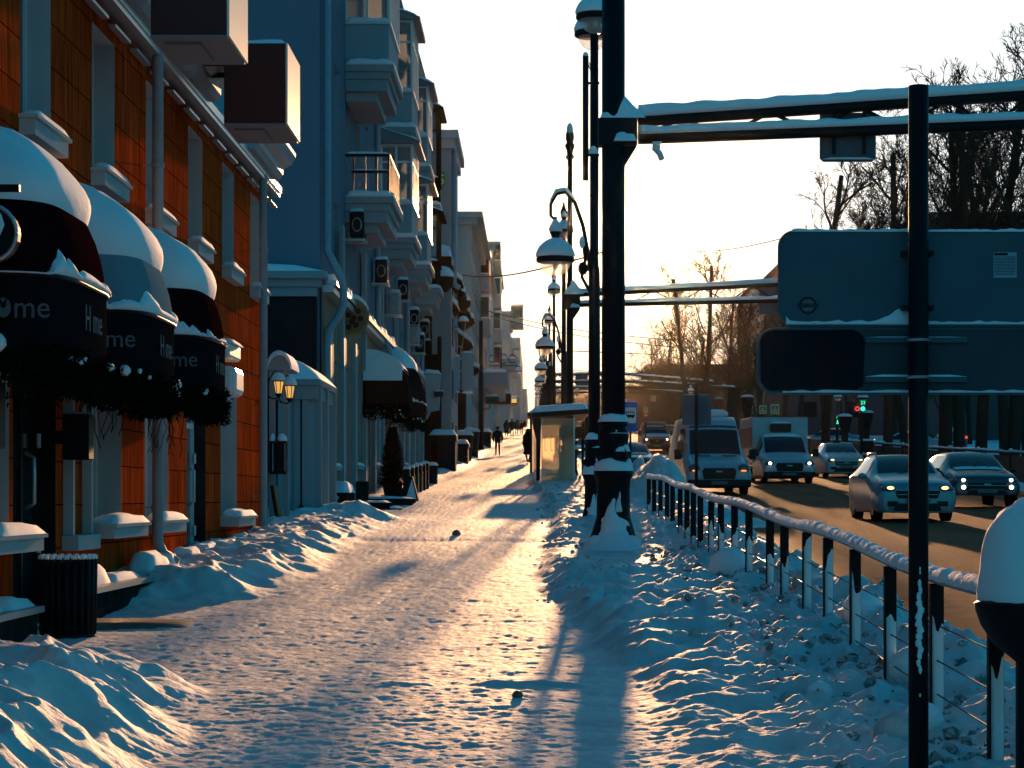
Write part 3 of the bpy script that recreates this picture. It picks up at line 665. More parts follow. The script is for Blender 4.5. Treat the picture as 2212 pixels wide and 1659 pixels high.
# litter bin
t = thing('litter_bin', 'black ribbed litter bin with dabs of snow on its rim by the shop door', 'litter bin', (-3.79, 19.1, h(-3.6, 19.1)-.02))
b = MB(); zt = .66; n = 22
for k in range(n):
    a = 2*PI*k/n; c, s_ = math.cos(a), math.sin(a); b.tube([(.205*c, .205*s_, .04), (.215*c, .215*s_, zt)], .024, 6)
part('slat', b, M['dark'], t, smooth=True); b = MB(); b.lathe([(.17,.02),(.19,.03),(.2,zt-.03),(.17,zt-.03),(.16,.1)], n=24); part('liner', b, M['dark'], t, smooth=True)
b = MB(); b.lathe([(.19,0),(.22,0),(.22,.04),(.19,.04)], n=24); part('base', b, M['dark'], t)
b = MB()
for k in range(n): a = 2*PI*k/n; b.ball((.215*math.cos(a), .215*math.sin(a), zt), .026, .026, .028, n=8)
part('rim_snow', b, M['snow'], t, smooth=True)
# door mat slab
b = MB(); spad(b, -4.3, -2.9, 19.9, 20.9, h(-3.3, 20.4)-.02, .05, 4, 20, 10); solo('entrance_step', b, M['ice'], 'low brown icy step at the shop door behind the litter bin', 'step', smooth=True)

# ------------------------------------------------------------------ cast gantry posts, trusses, lamp posts
def postbase(root, s=1.0, snow=True, seed=0, z0=0, wr=1.0):
    """ornate cast base: flared feet, drum, collars"""
    b = MB(); prof = [(.36,0),(.36,.05),(.32,.14),(.265,.34),(.215,.55),(.21,.95),(.22,1.12),(.235,1.15),(.25,1.20),(.25,1.26),(.22,1.30),(.20,1.33),(.195,1.40),(.20,1.50),(.175,1.60),(.19,1.72),(.20,1.78),(.20,1.86),(.175,1.90),(.17,1.95),(.185,1.97),(.185,2.02),(.15,2.06),(.13,2.1)]
    b.lathe([(r*s*wr, z*s) for r, z in prof], n=24); part('base', b, M['black'], root, smooth=True)
    b = MB()
    for k in range(4):
        a = PI/4+k*PI/2; c = Vector((math.cos(a), math.sin(a), 0))
        b.tube([c*.20*s+Vector((0,0,.55*s)), c*.30*s+Vector((0,0,.28*s)), c*.42*s+Vector((0,0,.12*s)), c*.46*s+Vector((0,0,.03))], [.05*s,.07*s,.085*s,.05*s], 10)
    part('foot', b, M['black'], root, smooth=True)
    b = MB()
    for k in range(8):
        a = 2*PI*k/8; c = Vector((math.cos(a)*.185*s*wr, math.sin(a)*.185*s*wr, 1.52*s)); b.ball(c, .05*s, .05*s, .10*s, n=8); b.ball(c+Vector((0,0,-.13*s)), .035*s, n=8)
    part('relief', b, M['black'], root, smooth=True)
    if snow:
        rr = random.Random(seed); b = MB()
        def ring(r0, z, hh, k0=0, k1=2*PI, w=.06, sd=0):
            n = 26; A = [k0+(k1-k0)*i/n for i in range(n+1)]
            def fn(a, v):
                e = math.sin(min(1, .15+v)*PI*.5 if v < 1 else 0); t = v*PI
                q = 1+.25*float(vn(a*2, sd)); taper = min(1, 4*min(a-k0, k1-a)/(k1-k0)+.1) if k1-k0 < 6 else 1
                return (math.cos(a)*(r0+w-w*2*v), math.sin(a)*(r0+w-w*2*v), z+hh*math.sin(t)**.7*q*taper)
            b.grid(fn, A, [i/6 for i in range(7)])
        ring(.205*s*wr, 1.26*s, .17*s, w=.065*s, sd=seed+1); ring(.155*s*wr, 2.02*s, .13*s, PI*.9, 2*PI+.5, .06*s, seed+2); ring(.17*s*wr, 1.84*s, .05*s, -PI*.6, PI*.1, .04*s, seed+3); ring(.175*s*wr, 1.56*s, .10*s, -PI*.5, PI*.05, .05*s, seed+4)
        # drift plastered up the camera side of the drum
        def plaster(a0, z0, z1, wa, thick, sd):
            def fn(u, v):
                e = math.sin(u*PI)*math.sin(min(1, v*1.0)*PI*.5+ .0)**.3*(1-v**5)
                ww = wa*((1-v)**1.15*.95+.05)*(1+.20*float(vn(v*5+sd, sd*3.1)))
                a = a0+(u-.5)*2*ww+.10*float(vn(v*4, sd*1.7)); zz = z0+(z1-z0)*v
                r = (.235*wr if zz < .8*s else .225*wr)*s+thick*e*(1+.8*(1-v)**2)-(.03 if e < .05 else 0)+(.10*s*(1-zz/(.3*s)) if zz < .3*s else 0)
                return (math.cos(a)*r, math.sin(a)*r, zz)
            b.grid(fn, [i/12 for i in range(13)], [j/14 for j in range(15)])
        plaster(-PI*.53, .0, .85*s, 1.35, .08*s, seed+.3); plaster(-PI*.40, .62*s, .95*s, .22, .04*s, seed+4.1)
        for k in (0, 2, 3): 
            a = PI/4+k*PI/2; b.ball((math.cos(a)*.37*s, math.sin(a)*.37*s, .15*s), .15*s, .15*s, .12*s, n=14, jit=.08, seed=k)
        def cone(a, q):
            r = (.36*(1-q)**1.4+.20+.05*float(vn(a*1.6, q*3+seed)))*s*wr; bias = .5+.5*math.cos(a+PI*.55); r = r*(.62+.42*bias) if q < .9 else r
            return (math.cos(a)*r, math.sin(a)*r-.03, -.05+.62*s*q*(.40+.6*bias))
        b.grid(cone, [2*PI*i/30 for i in range(31)], [j/10 for j in range(11)])
        part('base_snow', b, M['snow'], root, smooth=True)
def truss(root, x0, x1, zl0, zl1, zt0, zt1, r, nb=6, seed=0, y=0, dy=0):
    """two chords with diagonals, snow on both; arm from x0 to x1"""
    def pl(t): return Vector((x0+(x1-x0)*t, y+dy*t, zl0+(zl1-zl0)*t))
    def pt(t): return Vector((x0+(x1-x0)*t, y+dy*t, zt0+(zt1-zt0)*t))
    b = MB(); b.tube([pl(0), pl(1)], r, 10); part('lower_chord', b, M['black'], root, smooth=True)
    b = MB(); b.tube([pt(0), pt(1)], r, 10); part('upper_chord', b, M['black'], root, smooth=True)
    b = MB()
    for k in range(nb):
        a, c = k/nb, (k+.5)/nb; b.tube([pl(a), pt(c)], r*.35, 6); b.tube([pt(c), pl((k+1)/nb)], r*.35, 6)
    part('bracing', b, M['black'], root, smooth=True)
    b = MB(); up = Vector((0,0,1)); sstrip(b, pt(.0)+up*r*.75, pt(1)+up*r*.75, r*2.3, r*2.0, seed, bump=.18, n=60, endr=False); sstrip(b, pl(.0)+up*r*.75, pl(1)+up*r*.75, r*2.3, r*1.5, seed+1, bump=.25, n=60, endr=False)
    part('snow_strip', b, M['snow'], root, smooth=True)
def gantry_post(x, y, height, r0, r1, label, finial=True, seed=0, base=True):
    t = thing('gantry_post', label, 'gantry post', (x, y, g(y)-.02), group='tall black posts between pavement and road')
    if base: postbase(t, .93, True, seed, wr=1.22)
    b = MB(); b.tube([(0,0,.4 if base else 0), (0,0,height*.62), (0,0,height*.62+.01), (0,0,height)], [r0, r0*.96, r1*1.05, r1], 20); part('shaft', b, M['black'], t, smooth=True)
    if finial:
        b = MB(); b.lathe([(r1,0),(r1*1.7,.05),(r1*1.7,.12),(r1*1.1,.18),(r1*1.3,.3),(r1*1.9,.42),(r1*1.9,.5),(r1*1.2,.56),(r1*1.7,.7),(r1*1.6,.85),(r1*.7,1.1),(.01,1.25)], c=(0,0,height), n=16); part('finial', b, M['black'], t, smooth=True)
        b = MB(); b.ball((0,-.02,height+.95), r1*1.4, r1*1.3, .28, n=10); part('finial_snow', b, M['snow'], t, smooth=True)
    return t
def root_collar(t, z0, z1, r, ht_snow=.5, side=1):
    b = MB(); b.box(-.22*side if side > 0 else -.30, .34, -.17, .17, z0, z1); b.prism([(r*.8, z0-.36), (.34, z0-.003), (r*.8, z0-.003)], -.04, .04); part('bracket_box', b, M['black'], t, bevel=.012)
    b = MB()
    def fn(u, v):
        x = -.20+u*.66; top = ht_snow*math.exp(-((x-.06)/(.15 if x < .06 else .26))**2)+.05
        e = math.sin(v*PI)**.6
        return (x, -.17+.34*v, z1+top*e*(1 if 0 < u < 1 else .05))
    b.grid(fn, [i/20 for i in range(21)], [i/10 for i in range(11)]); spad(b, .0, .33, -.22, -.17, z0+.05, .12, 3)
    part('collar_snow', b, M['snow'], t, smooth=True)
# near gantry, 34 m away, whose arm reaches over the road
ZB = lambda t: t.location.z
x0 = PX(1325, 34); t = gantry_post(x0, 34, 13.2, .172, .122, 'thick black post hiding the sun, nearest one, with a snow covered arm over the road', False, 1)
gp = t; zb = ZB(t)
root_collar(t, PZ(316, 34)-zb, PZ(258, 34)-zb, .15, .34)
truss(t, PX(1378, 34)-x0, PX(2330, 34)-x0, PZ(300, 34)-zb, PZ(264, 34)-zb, PZ(262, 34)-zb, PZ(198, 34)-zb, .082, 5, 5)
sg = MB(); sg.prism([(PX(1773,34)-x0+.05, PZ(347,34)-zb), (PX(1893,34)-x0-.05, PZ(347,34)-zb), (PX(1895,34)-x0, PZ(340,34)-zb), (PX(1895,34)-x0, PZ(240,34)-zb), (PX(1773,34)-x0, PZ(240,34)-zb), (PX(1773,34)-x0, PZ(340,34)-zb)], .12, .15)
t2 = thing('lane_sign', 'small grey sign back hanging from the nearest arm left of the black pole', 'road sign', (PX(1834,34), 34.13, PZ(240,34)), group='signs hung from the arms')
sg.v = [(v[0]+x0, v[1]+34, v[2]+zb) for v in sg.v]; part('plate', sg, M['signback'], t2, world=True, bevel=.01)
b = MB(); b.box(PX(1800,34), PX(1806,34), 34.02, 34.12, PZ(330,34), PZ(225,34)); b.box(PX(1865,34), PX(1871,34), 34.02, 34.12, PZ(330,34), PZ(225,34)); part('bracket', b, M['dark'], t2, world=True)
b = MB(); sstrip(b, (PX(1775,34), 34.12, PZ(288,34)), (PX(1893,34), 34.12, PZ(288,34)), .05, .05, 8); b.v = [(v[0], v[1]-.05, v[2]) for v in b.v]; sstrip(b, (PX(1778,34), 34.1, PZ(342,34)), (PX(1890,34), 34.1, PZ(342,34)), .02, .03, 9); part('snow_line', b, M['snow'], t2, world=True, smooth=True)
t2 = thing('camera', 'small white surveillance camera hanging under the nearest arm', 'surveillance camera', (PX(1417,34), 34, PZ(314,34)))
b = MB(); b.box(-.05,.06,-.05,.05,-.04,.03); b.ball((.0,0,-.05), .06, .06, .05, n=12); part('mount', b, M['frame'], t2, smooth=True)
b = MB(); b.tube([(0,0,-.06),(.05,-.03,-.12),(.08,-.06,-.21)], .045, 10); part('body', b, M['frame'], t2, smooth=True)
b = MB(); b.box(-.06,.08,-.06,.06,.03,.055); part('snow_cap', b, M['snow'], t2, bevel=.02)
# second gantry, 78 m
x1 = PX(1231, 78); t = gantry_post(x1, 78, PZ(345, 78)-g(78)+.02, .115, .085, 'tall black post with a pointed finial standing by the bus shelter', True, 2); zb = ZB(t)
root_collar(t, PZ(668, 78)-zb, PZ(636, 78)-zb, .115, .45)
truss(t, .3, PX(2000, 78)-x1, PZ(659,78)-zb, PZ(643,78)-zb, PZ(637,78)-zb, PZ(598,78)-zb, .075, 7, 15)
t2 = thing('lane_sign', 'grey sign back on the second arm at the left corner of the large sign', 'road sign', (PX(1668,78), 78.2, PZ(630,78)), group='signs hung from the arms')
b = MB(); b.box(PX(1641,78), PX(1735,78), 78.15, 78.2, PZ(678,78), PZ(614,78)); part('plate', b, M['signback'], t2, world=True, bevel=.02)
b = MB(); sstrip(b, (PX(1641,78), 78.12, PZ(653,78)), (PX(1735,78), 78.12, PZ(653,78)), .06, .05, 8); part('snow_line', b, M['snow'], t2, world=True, smooth=True)
# far portals spanning the whole carriageway
for Y, xr_, yt, lb in ((190, 1560, 812, 'snow lined arm spanning the road, nearest of the far gantries'), (225, 1610, 826, 'snow lined arm spanning the road, middle one of the far gantries'), (262, 1500, 838, 'snow lined arm spanning the road, farthest gantry')):
    x = 1.3; zl = 5.9; t = thing('far_gantry', lb, 'gantry', (x, Y, g(Y)-.2))
    b = MB(); b.tube([(0,0,0),(0,0,7.6)], .12, 10); part('post', b, M['black'], t, smooth=True)
    Z = PZ(yt, Y)-g(Y)+.2; xe = PX(xr_, Y)-x
    for nm, dz, c in (('upper_chord', 0, .5), ('lower_chord', -.55, .3)):
        b = MB(); b.tube([(0,0,Z+dz+.05), (xe*.4,0,Z+dz+c*.3), (xe*.75,0,Z+dz-.15), (xe,0,Z-.65)], .09, 8); part(nm, b, M['black'], t, smooth=True)
    b = MB()
    for k in range(12):
        u = k/12; b.tube([(xe*u,0,Z-.5+.1-.6*u*u*.3), (xe*(u+.042),0,Z+.05-.2*u)], .035, 5); b.tube([(xe*(u+.042),0,Z+.05-.2*u), (xe*(u+.083),0,Z-.45-.15*u)], .035, 5)
    part('bracing', b, M['black'], t)
    b = MB(); sstrip(b, (.2,0,Z+.13), (xe*.4,0,Z+.21), .2, .14, 3); sstrip(b, (xe*.4,0,Z+.21), (xe*.95,0,Z-.45), .2, .14, 4); sstrip(b, (.2,0,Z-.42), (xe*.4,0,Z-.38), .18, .12, 5); part('snow_strip', b, M['snow'], t, smooth=True)
    for k in (.18, .33):
        b = MB(); b.box(xe*k-.5, xe*k+.5, -.06, -.02, Z-.75, Z+.05); part('lane_panel', b, M['signback'], t, bevel=.02)
# lamp posts with a hanging bowl lamp on a swan neck and two heads at the top
def lamp_head(par, c, s=1.0, arm=None, seed=0):
    c = Vector(c)
    b = MB(); b.lathe([(r*s, z*s) for r, z in ((.31,-.02),(.335,.0),(.335,.05),(.31,.10),(.25,.22),(.16,.33),(.08,.38),(.07,.44),(.10,.50),(.11,.56),(.07,.64),(.03,.70),(.03,.78))], c=c, n=22); hd = part('lamp_shade', b, M['black'], par, smooth=True)
    b = MB(); b.lathe([(r*s, z*s) for r, z in ((.02,-.25),(.10,-.24),(.19,-.19),(.25,-.10),(.275,-.02),(.275,-.015))], c=c, n=20); part('lamp_bowl', b, M['globe'], hd, smooth=True)
    b = MB(); b.ball(c+Vector((0,0,-.06*s)), .05*s, .05*s, .09*s, n=8); part('bulb', b, M['frame'], hd, smooth=True)
    b = MB(); b.lathe([(r*s, z*s) for r, z in ((.338,.07),(.35,.10),(.335,.16),(.29,.25),(.20,.34),(.12,.385),(.075,.40))], c=c+Vector((0,0,.01)), n=22)
    b.lathe([(r*s, z*s) for r, z in ((.115,.52),(.125,.56),(.09,.64),(.045,.72),(.02,.75))], c=c, n=12)
    part('shade_snow', b, M['snow'], hd, smooth=True)
    return hd
def make_lamp_post():
    t = thing('street_lamp', '', 'street lamp', (0,0,0), group='street lamps along the kerb')
    postbase(t, .80, True, 9)
    b = MB(); b.tube([(0,0,.4),(0,0,4.6),(0,0,4.62),(0,0,9.15)], [.105,.10,.082,.07], 16); b.lathe([(.075,0),(.11,.06),(.13,.30),(.16,.42),(.16,.48)], c=(0,0,8.75), n=14); part('shaft', b, M['black'], t, smooth=True)
    b = MB(); pts = [(-.08,0,4.55),(-.12,0,4.95),(-.20,0,5.35),(-.34,0,5.75),(-.50,0,5.93),(-.66,0,5.90),(-.76,0,5.72),(-.76,0,5.52),(-.70,0,5.46)]
    b.tube(pts, [.035,.035,.035,.035,.035,.033,.03,.03,.025], 8); b.tube([(-.08,0,4.2),(-.22,0,4.45),(-.16,0,4.75),(-.20,0,5.1)], .03, 7); b.ball((-.20,0,4.6), .09, .03, .12, n=10); part('swan_neck', b, M['black'], t, smooth=True)
    b = MB(); b.tube([(-.34,0,5.80),(-.50,0,5.985),(-.66,0,5.955),(-.77,0,5.78)], [.028,.04,.04,.02], 7); b.ball((-.21,0,5.05), .06, .05, .12, n=8); part('neck_snow', b, M['snow'], t, smooth=True)
    lamp_head(t, (-.68, 0, 4.72), 1.0)
    for k, yy in enumerate((-.75, .75)):
        b = MB(); b.tube([(0,0,8.9),(0,yy*.5,9.45),(0,yy,9.6),(0,yy,9.4)], .03, 7); part('top_arm', b, M['black'], t, smooth=True)
        lamp_head(t, (0, yy, 8.80), 1.0)
    b = MB(); b.lathe([(.05,9.1),(.09,9.2),(.06,9.3),(.12,9.5),(.13,9.6),(.05,9.8),(.01,10.0)], n=12); part('finial', b, M['black'], t, smooth=True)
    b = MB(); b.cyl((-.42,-.05,4.9+1.0), (-.42,-.05,7.7), .055, .055, 10); return t
lamp = make_lamp_post()
LP = [(1.04, 41), (1.04, 84), (1.0, 122), (1.0, 160), (.98, 200), (.98, 240), (.98, 282), (.98, 325), (.98, 370), (.98, 420), (.98, 475), (.98, 535)]
desc = ['nearest street lamp, half hidden behind the thick black post', 'second street lamp in the row, its bowl seen left of the finial post', 'third street lamp along the kerb beyond the bus shelter', 'fourth street lamp in the receding row']
for i, (x, y) in enumerate(LP):
    lb = desc[i] if i < 4 else ('fifth','sixth','seventh','eighth','ninth','tenth','eleventh','last')[i-4]+' street lamp counting up the receding row from the camera'
    o = lamp if i == 0 else copytree(lamp)
    o['label'] = lb; o.location = (x, y, g(y)-.02)
# antenna tube on the nearest lamp post
t = thing('antenna', 'long dark antenna tube clamped upright beside the nearest lamp post', 'antenna', (PX(1265,40.6), 40.6, PZ(390,40.6)))
b = MB(); b.tube([(0,0,0),(0,0,PZ(122,40.6)-PZ(390,40.6))], .052, 10); part('tube', b, M['plastic'], t, smooth=True)
b = MB(); b.box(0,.24,-.02,.02,.42,.46); b.box(0,.24,-.02,.02,1.66,1.70); part('clamp', b, M['dark'], t)
b = MB(); b.ball((0,0,PZ(122,40.6)-PZ(390,40.6)), .052, .052, .08, n=8, lo=0); b.ball((.13,0,.46), .09, .06, .14, n=8, lo=0); part('snow_cap', b, M['snow'], t, smooth=True)
b = MB()
for i in range(3): b.tube([(.03*i,0,2.05),(.09+.03*i,-.03,1.9-.1*i),(.13,-.02,1.6-.1*i),(.2,0,1.4)], .008, 5)
b.tube([(.02,0,0),(.06,0,-.12),(.02,0,-.2),(.1,0,-.3)], .008, 5); part('cable', b, M['trolley'], t)

# ------------------------------------------------------------------ near black pole with two sign backs
t = thing('sign_pole', 'plain black pole standing close on the right in front of the big sign backs', 'pole', (PX(1984,10.5), 10.5, h(PX(1984,10.5),10.5)))
b = MB(); b.tube([(0,0,-.1),(0,0,PZ(186,10.5)-t.location.z)], .0445, 24); part('shaft', b, M['black'], t, smooth=True)
b = MB(); b.ball((0,0,PZ(186,10.5)-t.location.z), .0445, .0445, .006, n=20, lo=0); part('cap', b, M['plastic'], t, smooth=True)
b = MB()
for i in range(14):
    zz = PZ(1260,10.5)+(PZ(1445,10.5)-PZ(1260,10.5))*i/13-t.location.z; b.ball((.004*math.sin(i*2)-.002, -.040, zz), .015*(.4+.6*math.sin(i/13*PI))+.003, .010, .022, n=8, seed=i, jit=.3)
for yy in (1228, 1500, 1236): b.ball((0, -.042, PZ(yy,10.5)-t.location.z), .005, .006, .01, n=6)
part('stuck_snow', b, M['snow'], t, smooth=True)
def rrect(x0, x1, z0, z1, r, n=5):
    o = []
    for cx, cz, a0 in ((x1-r, z1-r, 0), (x0+r, z1-r, 90), (x0+r, z0+r, 180), (x1-r, z0+r, 270)):
        for k in range(n+1): a = R(a0+90*k/n); o.append((cx+r*math.cos(a), cz+r*math.sin(a)))
    return o
Ys = 10.58
def sign_panel(name, label, xl, xr_, yt, yb, mt, Y=Ys, r=.07):
    t = thing(name, label, 'road sign', ((PX(xl,Y)+PX(xr_,Y))/2, Y, PZ(yb,Y)), group='large sign backs on the black pole')
    x0_, x1_, z0, z1 = PX(xl,Y), PX(xr_,Y), PZ(yb,Y), PZ(yt,Y)
    b = MB(); b.prism(rrect(x0_, x1_, z0, z1, r), Y, Y+.004); part('plate', b, M[mt], t, world=True)
    o = rrect(x0_, x1_, z0, z1, r); b = MB(); b.tube([(p[0], Y+.002, p[1]) for p in o+[o[0]]], .0065, 6, cap=False); part('rim', b, M['signback'], t, world=True, smooth=True)
    return t, x0_, x1_, z0, z1
t, a, b_, c, d = sign_panel('large_sign', 'large grey sign back, upper one, with round sticker and snow along its edges', 1683, 2330, 500, 704, 'signback')
s = MB(); sstrip(s, (a+.05, Ys+.002, d-.002), (b_-.06, Ys+.002, d-.002), .03, .012, 5, n=90, bump=.5); 
def snowledge(s, x0_, x1_, z, f, Y, th=.02, n=80):
    def fn(u, v):
        x = x0_+(x1_-x0_)*u; return (x, Y-th*math.sin(min(v+.15,1)*PI*.5)*(1-v)**.5-.001, z+f(x)*v)
    s.grid(fn, [i/n for i in range(n+1)], [i/8 for i in range(9)])
def fl(x):
    u = (x-a)/(b_-a); e = .016+.006*float(vn(x*30, 2)); e += .05*math.exp(-((x-PX(1945,Ys))/.07)**2)+.045*math.exp(-((x-PX(1692,Ys))/.012)**2)
    return e
snowledge(s, a+.03, b_-.05, c+.006, fl, Ys)
part('snow_edge', s, M['snow'], t, world=True, smooth=True)
b = MB()
for yy in (546, 664):
    for xx in (1956, 2013): b.box(PX(xx,10.5)-.010, PX(xx,10.5)+.010, 10.5, Ys-.001, PZ(yy,10.5)-.010, PZ(yy,10.5)+.010)
    b.box(PX(1956,10.5), PX(2013,10.5), 10.548, 10.553, PZ(yy,10.5)-.008, PZ(yy,10.5)+.008)
part('clamp', b, M['dark'], t, world=True)
b = MB(); cx, cz = PX(1745,Ys), PZ(660,Ys); b.cyl((cx,Ys-.0025,cz), (cx,Ys-.0005,cz), .040, n=32); st = part('sticker', b, M['dark'], t, world=True)
b = MB()
for r_ in (.041, .030): b.tube([(cx+r_*math.cos(k*PI/20), Ys-.003, cz+r_*math.sin(k*PI/20)) for k in range(41)], .0012, 4, cap=False)
for sgn in (1, -1): b.prism([(cx+.026*math.cos(k*PI/10), cz+sgn*(.009+.017*math.sin(k*PI/10))) for k in range(11)][::sgn], Ys-.0035, Ys-.003)
part('ring', b, M['letter'], st, world=True)
b = MB(); b.box(cx-.045, cx+.045, Ys-.005, Ys-.004, cz-.0085, cz+.0085); bn = part('band', b, M['dark'], st, world=True)
lt = text('HOT CREW', .015, M['letter'], st, Matrix.Translation(Vector((cx, Ys-.0055, cz-.0052))-Vector(t.location)) @ MXZ, extrude=.0003)
b = MB(); x_, z_ = PX(2171,Ys), PZ(572,Ys); b.box(x_-.052, x_+.052, Ys-.002, Ys-.0005, z_-.058, z_+.056); st = part('label_sheet', b, M['paper'], t, world=True)
b = MB(); rr = random.Random(4); b.box(x_-.050, x_+.012, Ys-.003, Ys-.0022, z_+.042, z_+.053)
for k in range(13):
    zz = z_+.034-k*.0066; x2 = x_-.048
    while x2 < x_+.045: w_ = .004+.012*rr.random(); w_ = min(w_, x_+.047-x2); b.box(x2, x2+w_, Ys-.003, Ys-.0022, zz, zz+.0026); x2 += w_+.002
part('printed_lines', b, M['dark'], st, world=True)
t, a, b_, c, d = sign_panel('large_sign', 'dull grey sign back, lower one, with a black patch at its left end', 1636, 2420, 710, 850, 'signback2', r=.08)
pr = random.Random(2); pts = rrect(a+.015, PX(1866,Ys), c+.012, d-.008, .05, 7); pts = [(p[0]+pr.uniform(-.006,.006), p[1]+pr.uniform(-.004,.004)) for p in pts]
b = MB(); b.prism(pts, Ys-.003, Ys-.001); part('tar_patch', b, M['tar'], t, world=True)
for yy in (735, 820):
    b = MB(); b.box(PX(1868,Ys), PX(2088,Ys), Ys-.022, Ys-.0005, PZ(yy,Ys)-.012, PZ(yy,Ys)+.012); rl = part('mounting_rail', b, M['signback'], t, world=True, bevel=.002)
    s = MB(); sstrip(s, (PX(1869,Ys), Ys-.011, PZ(yy,Ys)+.0122), (PX(2087,Ys), Ys-.011, PZ(yy,Ys)+.0122), .02, .010 if yy > 800 else .003, 6); part('rail_snow', s, M['snow'], rl, world=True, smooth=True)
b = MB()
for yy in (735, 815): b.tube([(PX(1984,10.5)+.047*math.cos(k*PI/12), 10.5+.047*math.sin(k*PI/12), PZ(yy,10.5)) for k in range(25)], .007, 6, cap=False)
part('pole_strap', b, M['metal'], t, world=True)
s = MB(); snowledge(s, PX(1690,Ys), b_-.05, c+.004, lambda x: .010+.004*float(vn(x*20, 4)), Ys, .012); part('snow_edge', s, M['snow'], t, world=True, smooth=True)

# ------------------------------------------------------------------ pedestrian railing with rime on the handrail, urn at its near end
FX = 2.25
PZs = [20835/r for r in (460,476,496,519,541,574,605,633,662,703,738,786,837,915,972,1065,1156,1272,1418,1605,1835)]
fy0, fy1 = 10.9, 45.6
fence = thing('railing', 'dark metal railing with flat posts and cables beside the road, snow on its handrail', 'railing', (FX, 28, h(FX, 28)))
def railz(y): return g(y)+.885+.02*math.sin(y*.8)
def railx(y): return FX+.03*math.sin(y*.35)-.05*max(0, (y-30)/16)**2
b = MB(); yy = [fy0+(fy1-fy0)*i/60 for i in range(61)]; b.tube([(railx(y), y, railz(y)) for y in yy], .034, 12); hr = part('handrail', b, M['pipe'], fence, world=True, smooth=True)
b = MB(); n = 900; K = 9; vs = []
for i in range(n+1):
    y = fy0+.02+(fy1-fy0-.04)*i/n; q = .5+.5*float(fbm(y*5, 3, 4, 5)); rip = .5+.5*float(vn(y*17, 7)); w = .046+.010*q; hh = .038+.048*q*(.55+.45*rip)*(1 if i not in (0, n) else .1)
    for k in range(K+1):
        a = PI*(1.12-1.24*k/K); vs.append((railx(y)+math.cos(a)*w, y, railz(y)+.006+max(-.2,math.sin(a))*hh*(1+.12*float(vn(y*23, k*2.1, 4)))))
b.add(vs, [(i*(K+1)+k, i*(K+1)+k+1, (i+1)*(K+1)+k+1, (i+1)*(K+1)+k) for i in range(n) for k in range(K)])
part('handrail_snow', b, M['snow'], hr, world=True, smooth=True)
for i, y in enumerate(PZs):
    x = railx(y); zt = railz(y)-.03; zb_ = h(x, y)-.15
    b = MB(); b.box(x-.038, x+.038, y-.005, y+.005, zb_, zt); b.box(x-.040, x-.030, y-.03, y+.03, zb_, zt); p = part('post', b, M['black'], fence, world=True)
    hs = h(x, y); s = MB(); rr = random.Random(i); lim = (.40+.3*rr.random()) if y < 30 else .12+.1*rr.random()
    def fn(u, v): 
        zz = hs-.03+v*lim*(.80+.22*float(vn(u*2.2, i*1.7)))
        return (x-.028+.064*u, y-.006-.016*math.sin(u*PI)**.5*(1-.8*v)-.0015, zz)
    s.grid(fn, [k/6 for k in range(7)], [k/8 for k in range(9)]); part('stuck_snow', s, M['snow'], p, world=True, smooth=True)
b = MB()
for f in (.19, .40, .62):
    pts = []
    for i, y in enumerate(sorted(PZs)): pts.append((railx(y), y, g(y)+.885*f+.06)); 
    b2 = MB(); b2.tube(pts, .0045, 5); part('cable', b2, M['dark'], fence, world=True)
ux, uy = 2.26, 10.85
t = thing('urn', 'black cast iron urn heaped with a tall block of snow at the right edge', 'planter', (ux, uy, h(ux, uy)-.05))
uz = PZ(1425, uy)-t.location.z
b = MB(); b.lathe([(.06,-.02),(.10,.02),(.20,.10),(.26,.19),(.285,.26),(.29,.29),(.26,.31),(.22,.31),(.2,.25)], c=(.06,0,uz-.03), n=28); part('bowl', b, M['black'], t, smooth=True)
b = MB(); b.box(-.035, .075, -.04, .04, 0, uz); b.tube([(.16,-.05,uz+.03),(.19,-.04,uz-.1),(.24,-.03,uz-.22),(.24,0,.02)], [.07,.04,.025,.022], 8); part('pedestal', b, M['black'], t, bevel=.01)
b = MB()
def us(a, q):
    ph = q*PI/2; r_ = .262*math.cos(ph)**.52*(1+.12*float(fbm(math.cos(a)*1.3+q, math.sin(a)*1.3+q*3, 4, 2))); return (.06+r_*math.cos(a), r_*math.sin(a), uz+.25+.50*math.sin(ph)**1.1*(1+.07*math.cos(a-.6))+.022*float(fbm(a*2, q*6, 4, 6)))
b.grid(us, [2*PI*i/48 for i in range(49)], [i/24 for i in range(25)]); part('snow_heap', b, M['snow'], t, smooth=True)

# ------------------------------------------------------------------ grey-blue five storey building with balconies
BX = -4.6; BY0, BY1 = 50.3, 95.5
gb = thing('apartment_building', 'grey blue five storey apartment building with stacked balconies behind the orange shop', 'building', (BX-5, 72, 1.6))
ops = []; ops2 = []
for st in range(5):
    for k in range(13):
        ye = 55.4+3.3*k; dz = (ye-55)*.02; z = 9.7+3.2*(st-2)+dz
        if st == 0: continue
        ops.append((ye-1.5, ye, z, z+1.95))
shop = [(52.0+3.6*k, 54.0+3.6*k, 2.35+.055*k*1.0, 4.75+.04*k) for k in range(12)]
part('wall', wallmb(BX, BY0, BY1, 6.3, 17.4, [o for o in ops if o[2] > 6.35]), M['bluewall'], gb, world=True)
part('shop_front', wallmb(BX+.06, BY0, BY1, .3, 6.3, shop), M['tan'], gb, world=True)
b = MB(); b.box(BX-12, BX-.001, BY0+.002, BY0+.3, .5, 17.4); b.box(BX-12, BX, BY1-.3, BY1-.01, 1, 18.2); b.box(BX-12, BX-.5, BY0+.3, BY1-.3, 17.3, 17.4)
part('end_wall', b, M['bluewall'], gb, world=True)
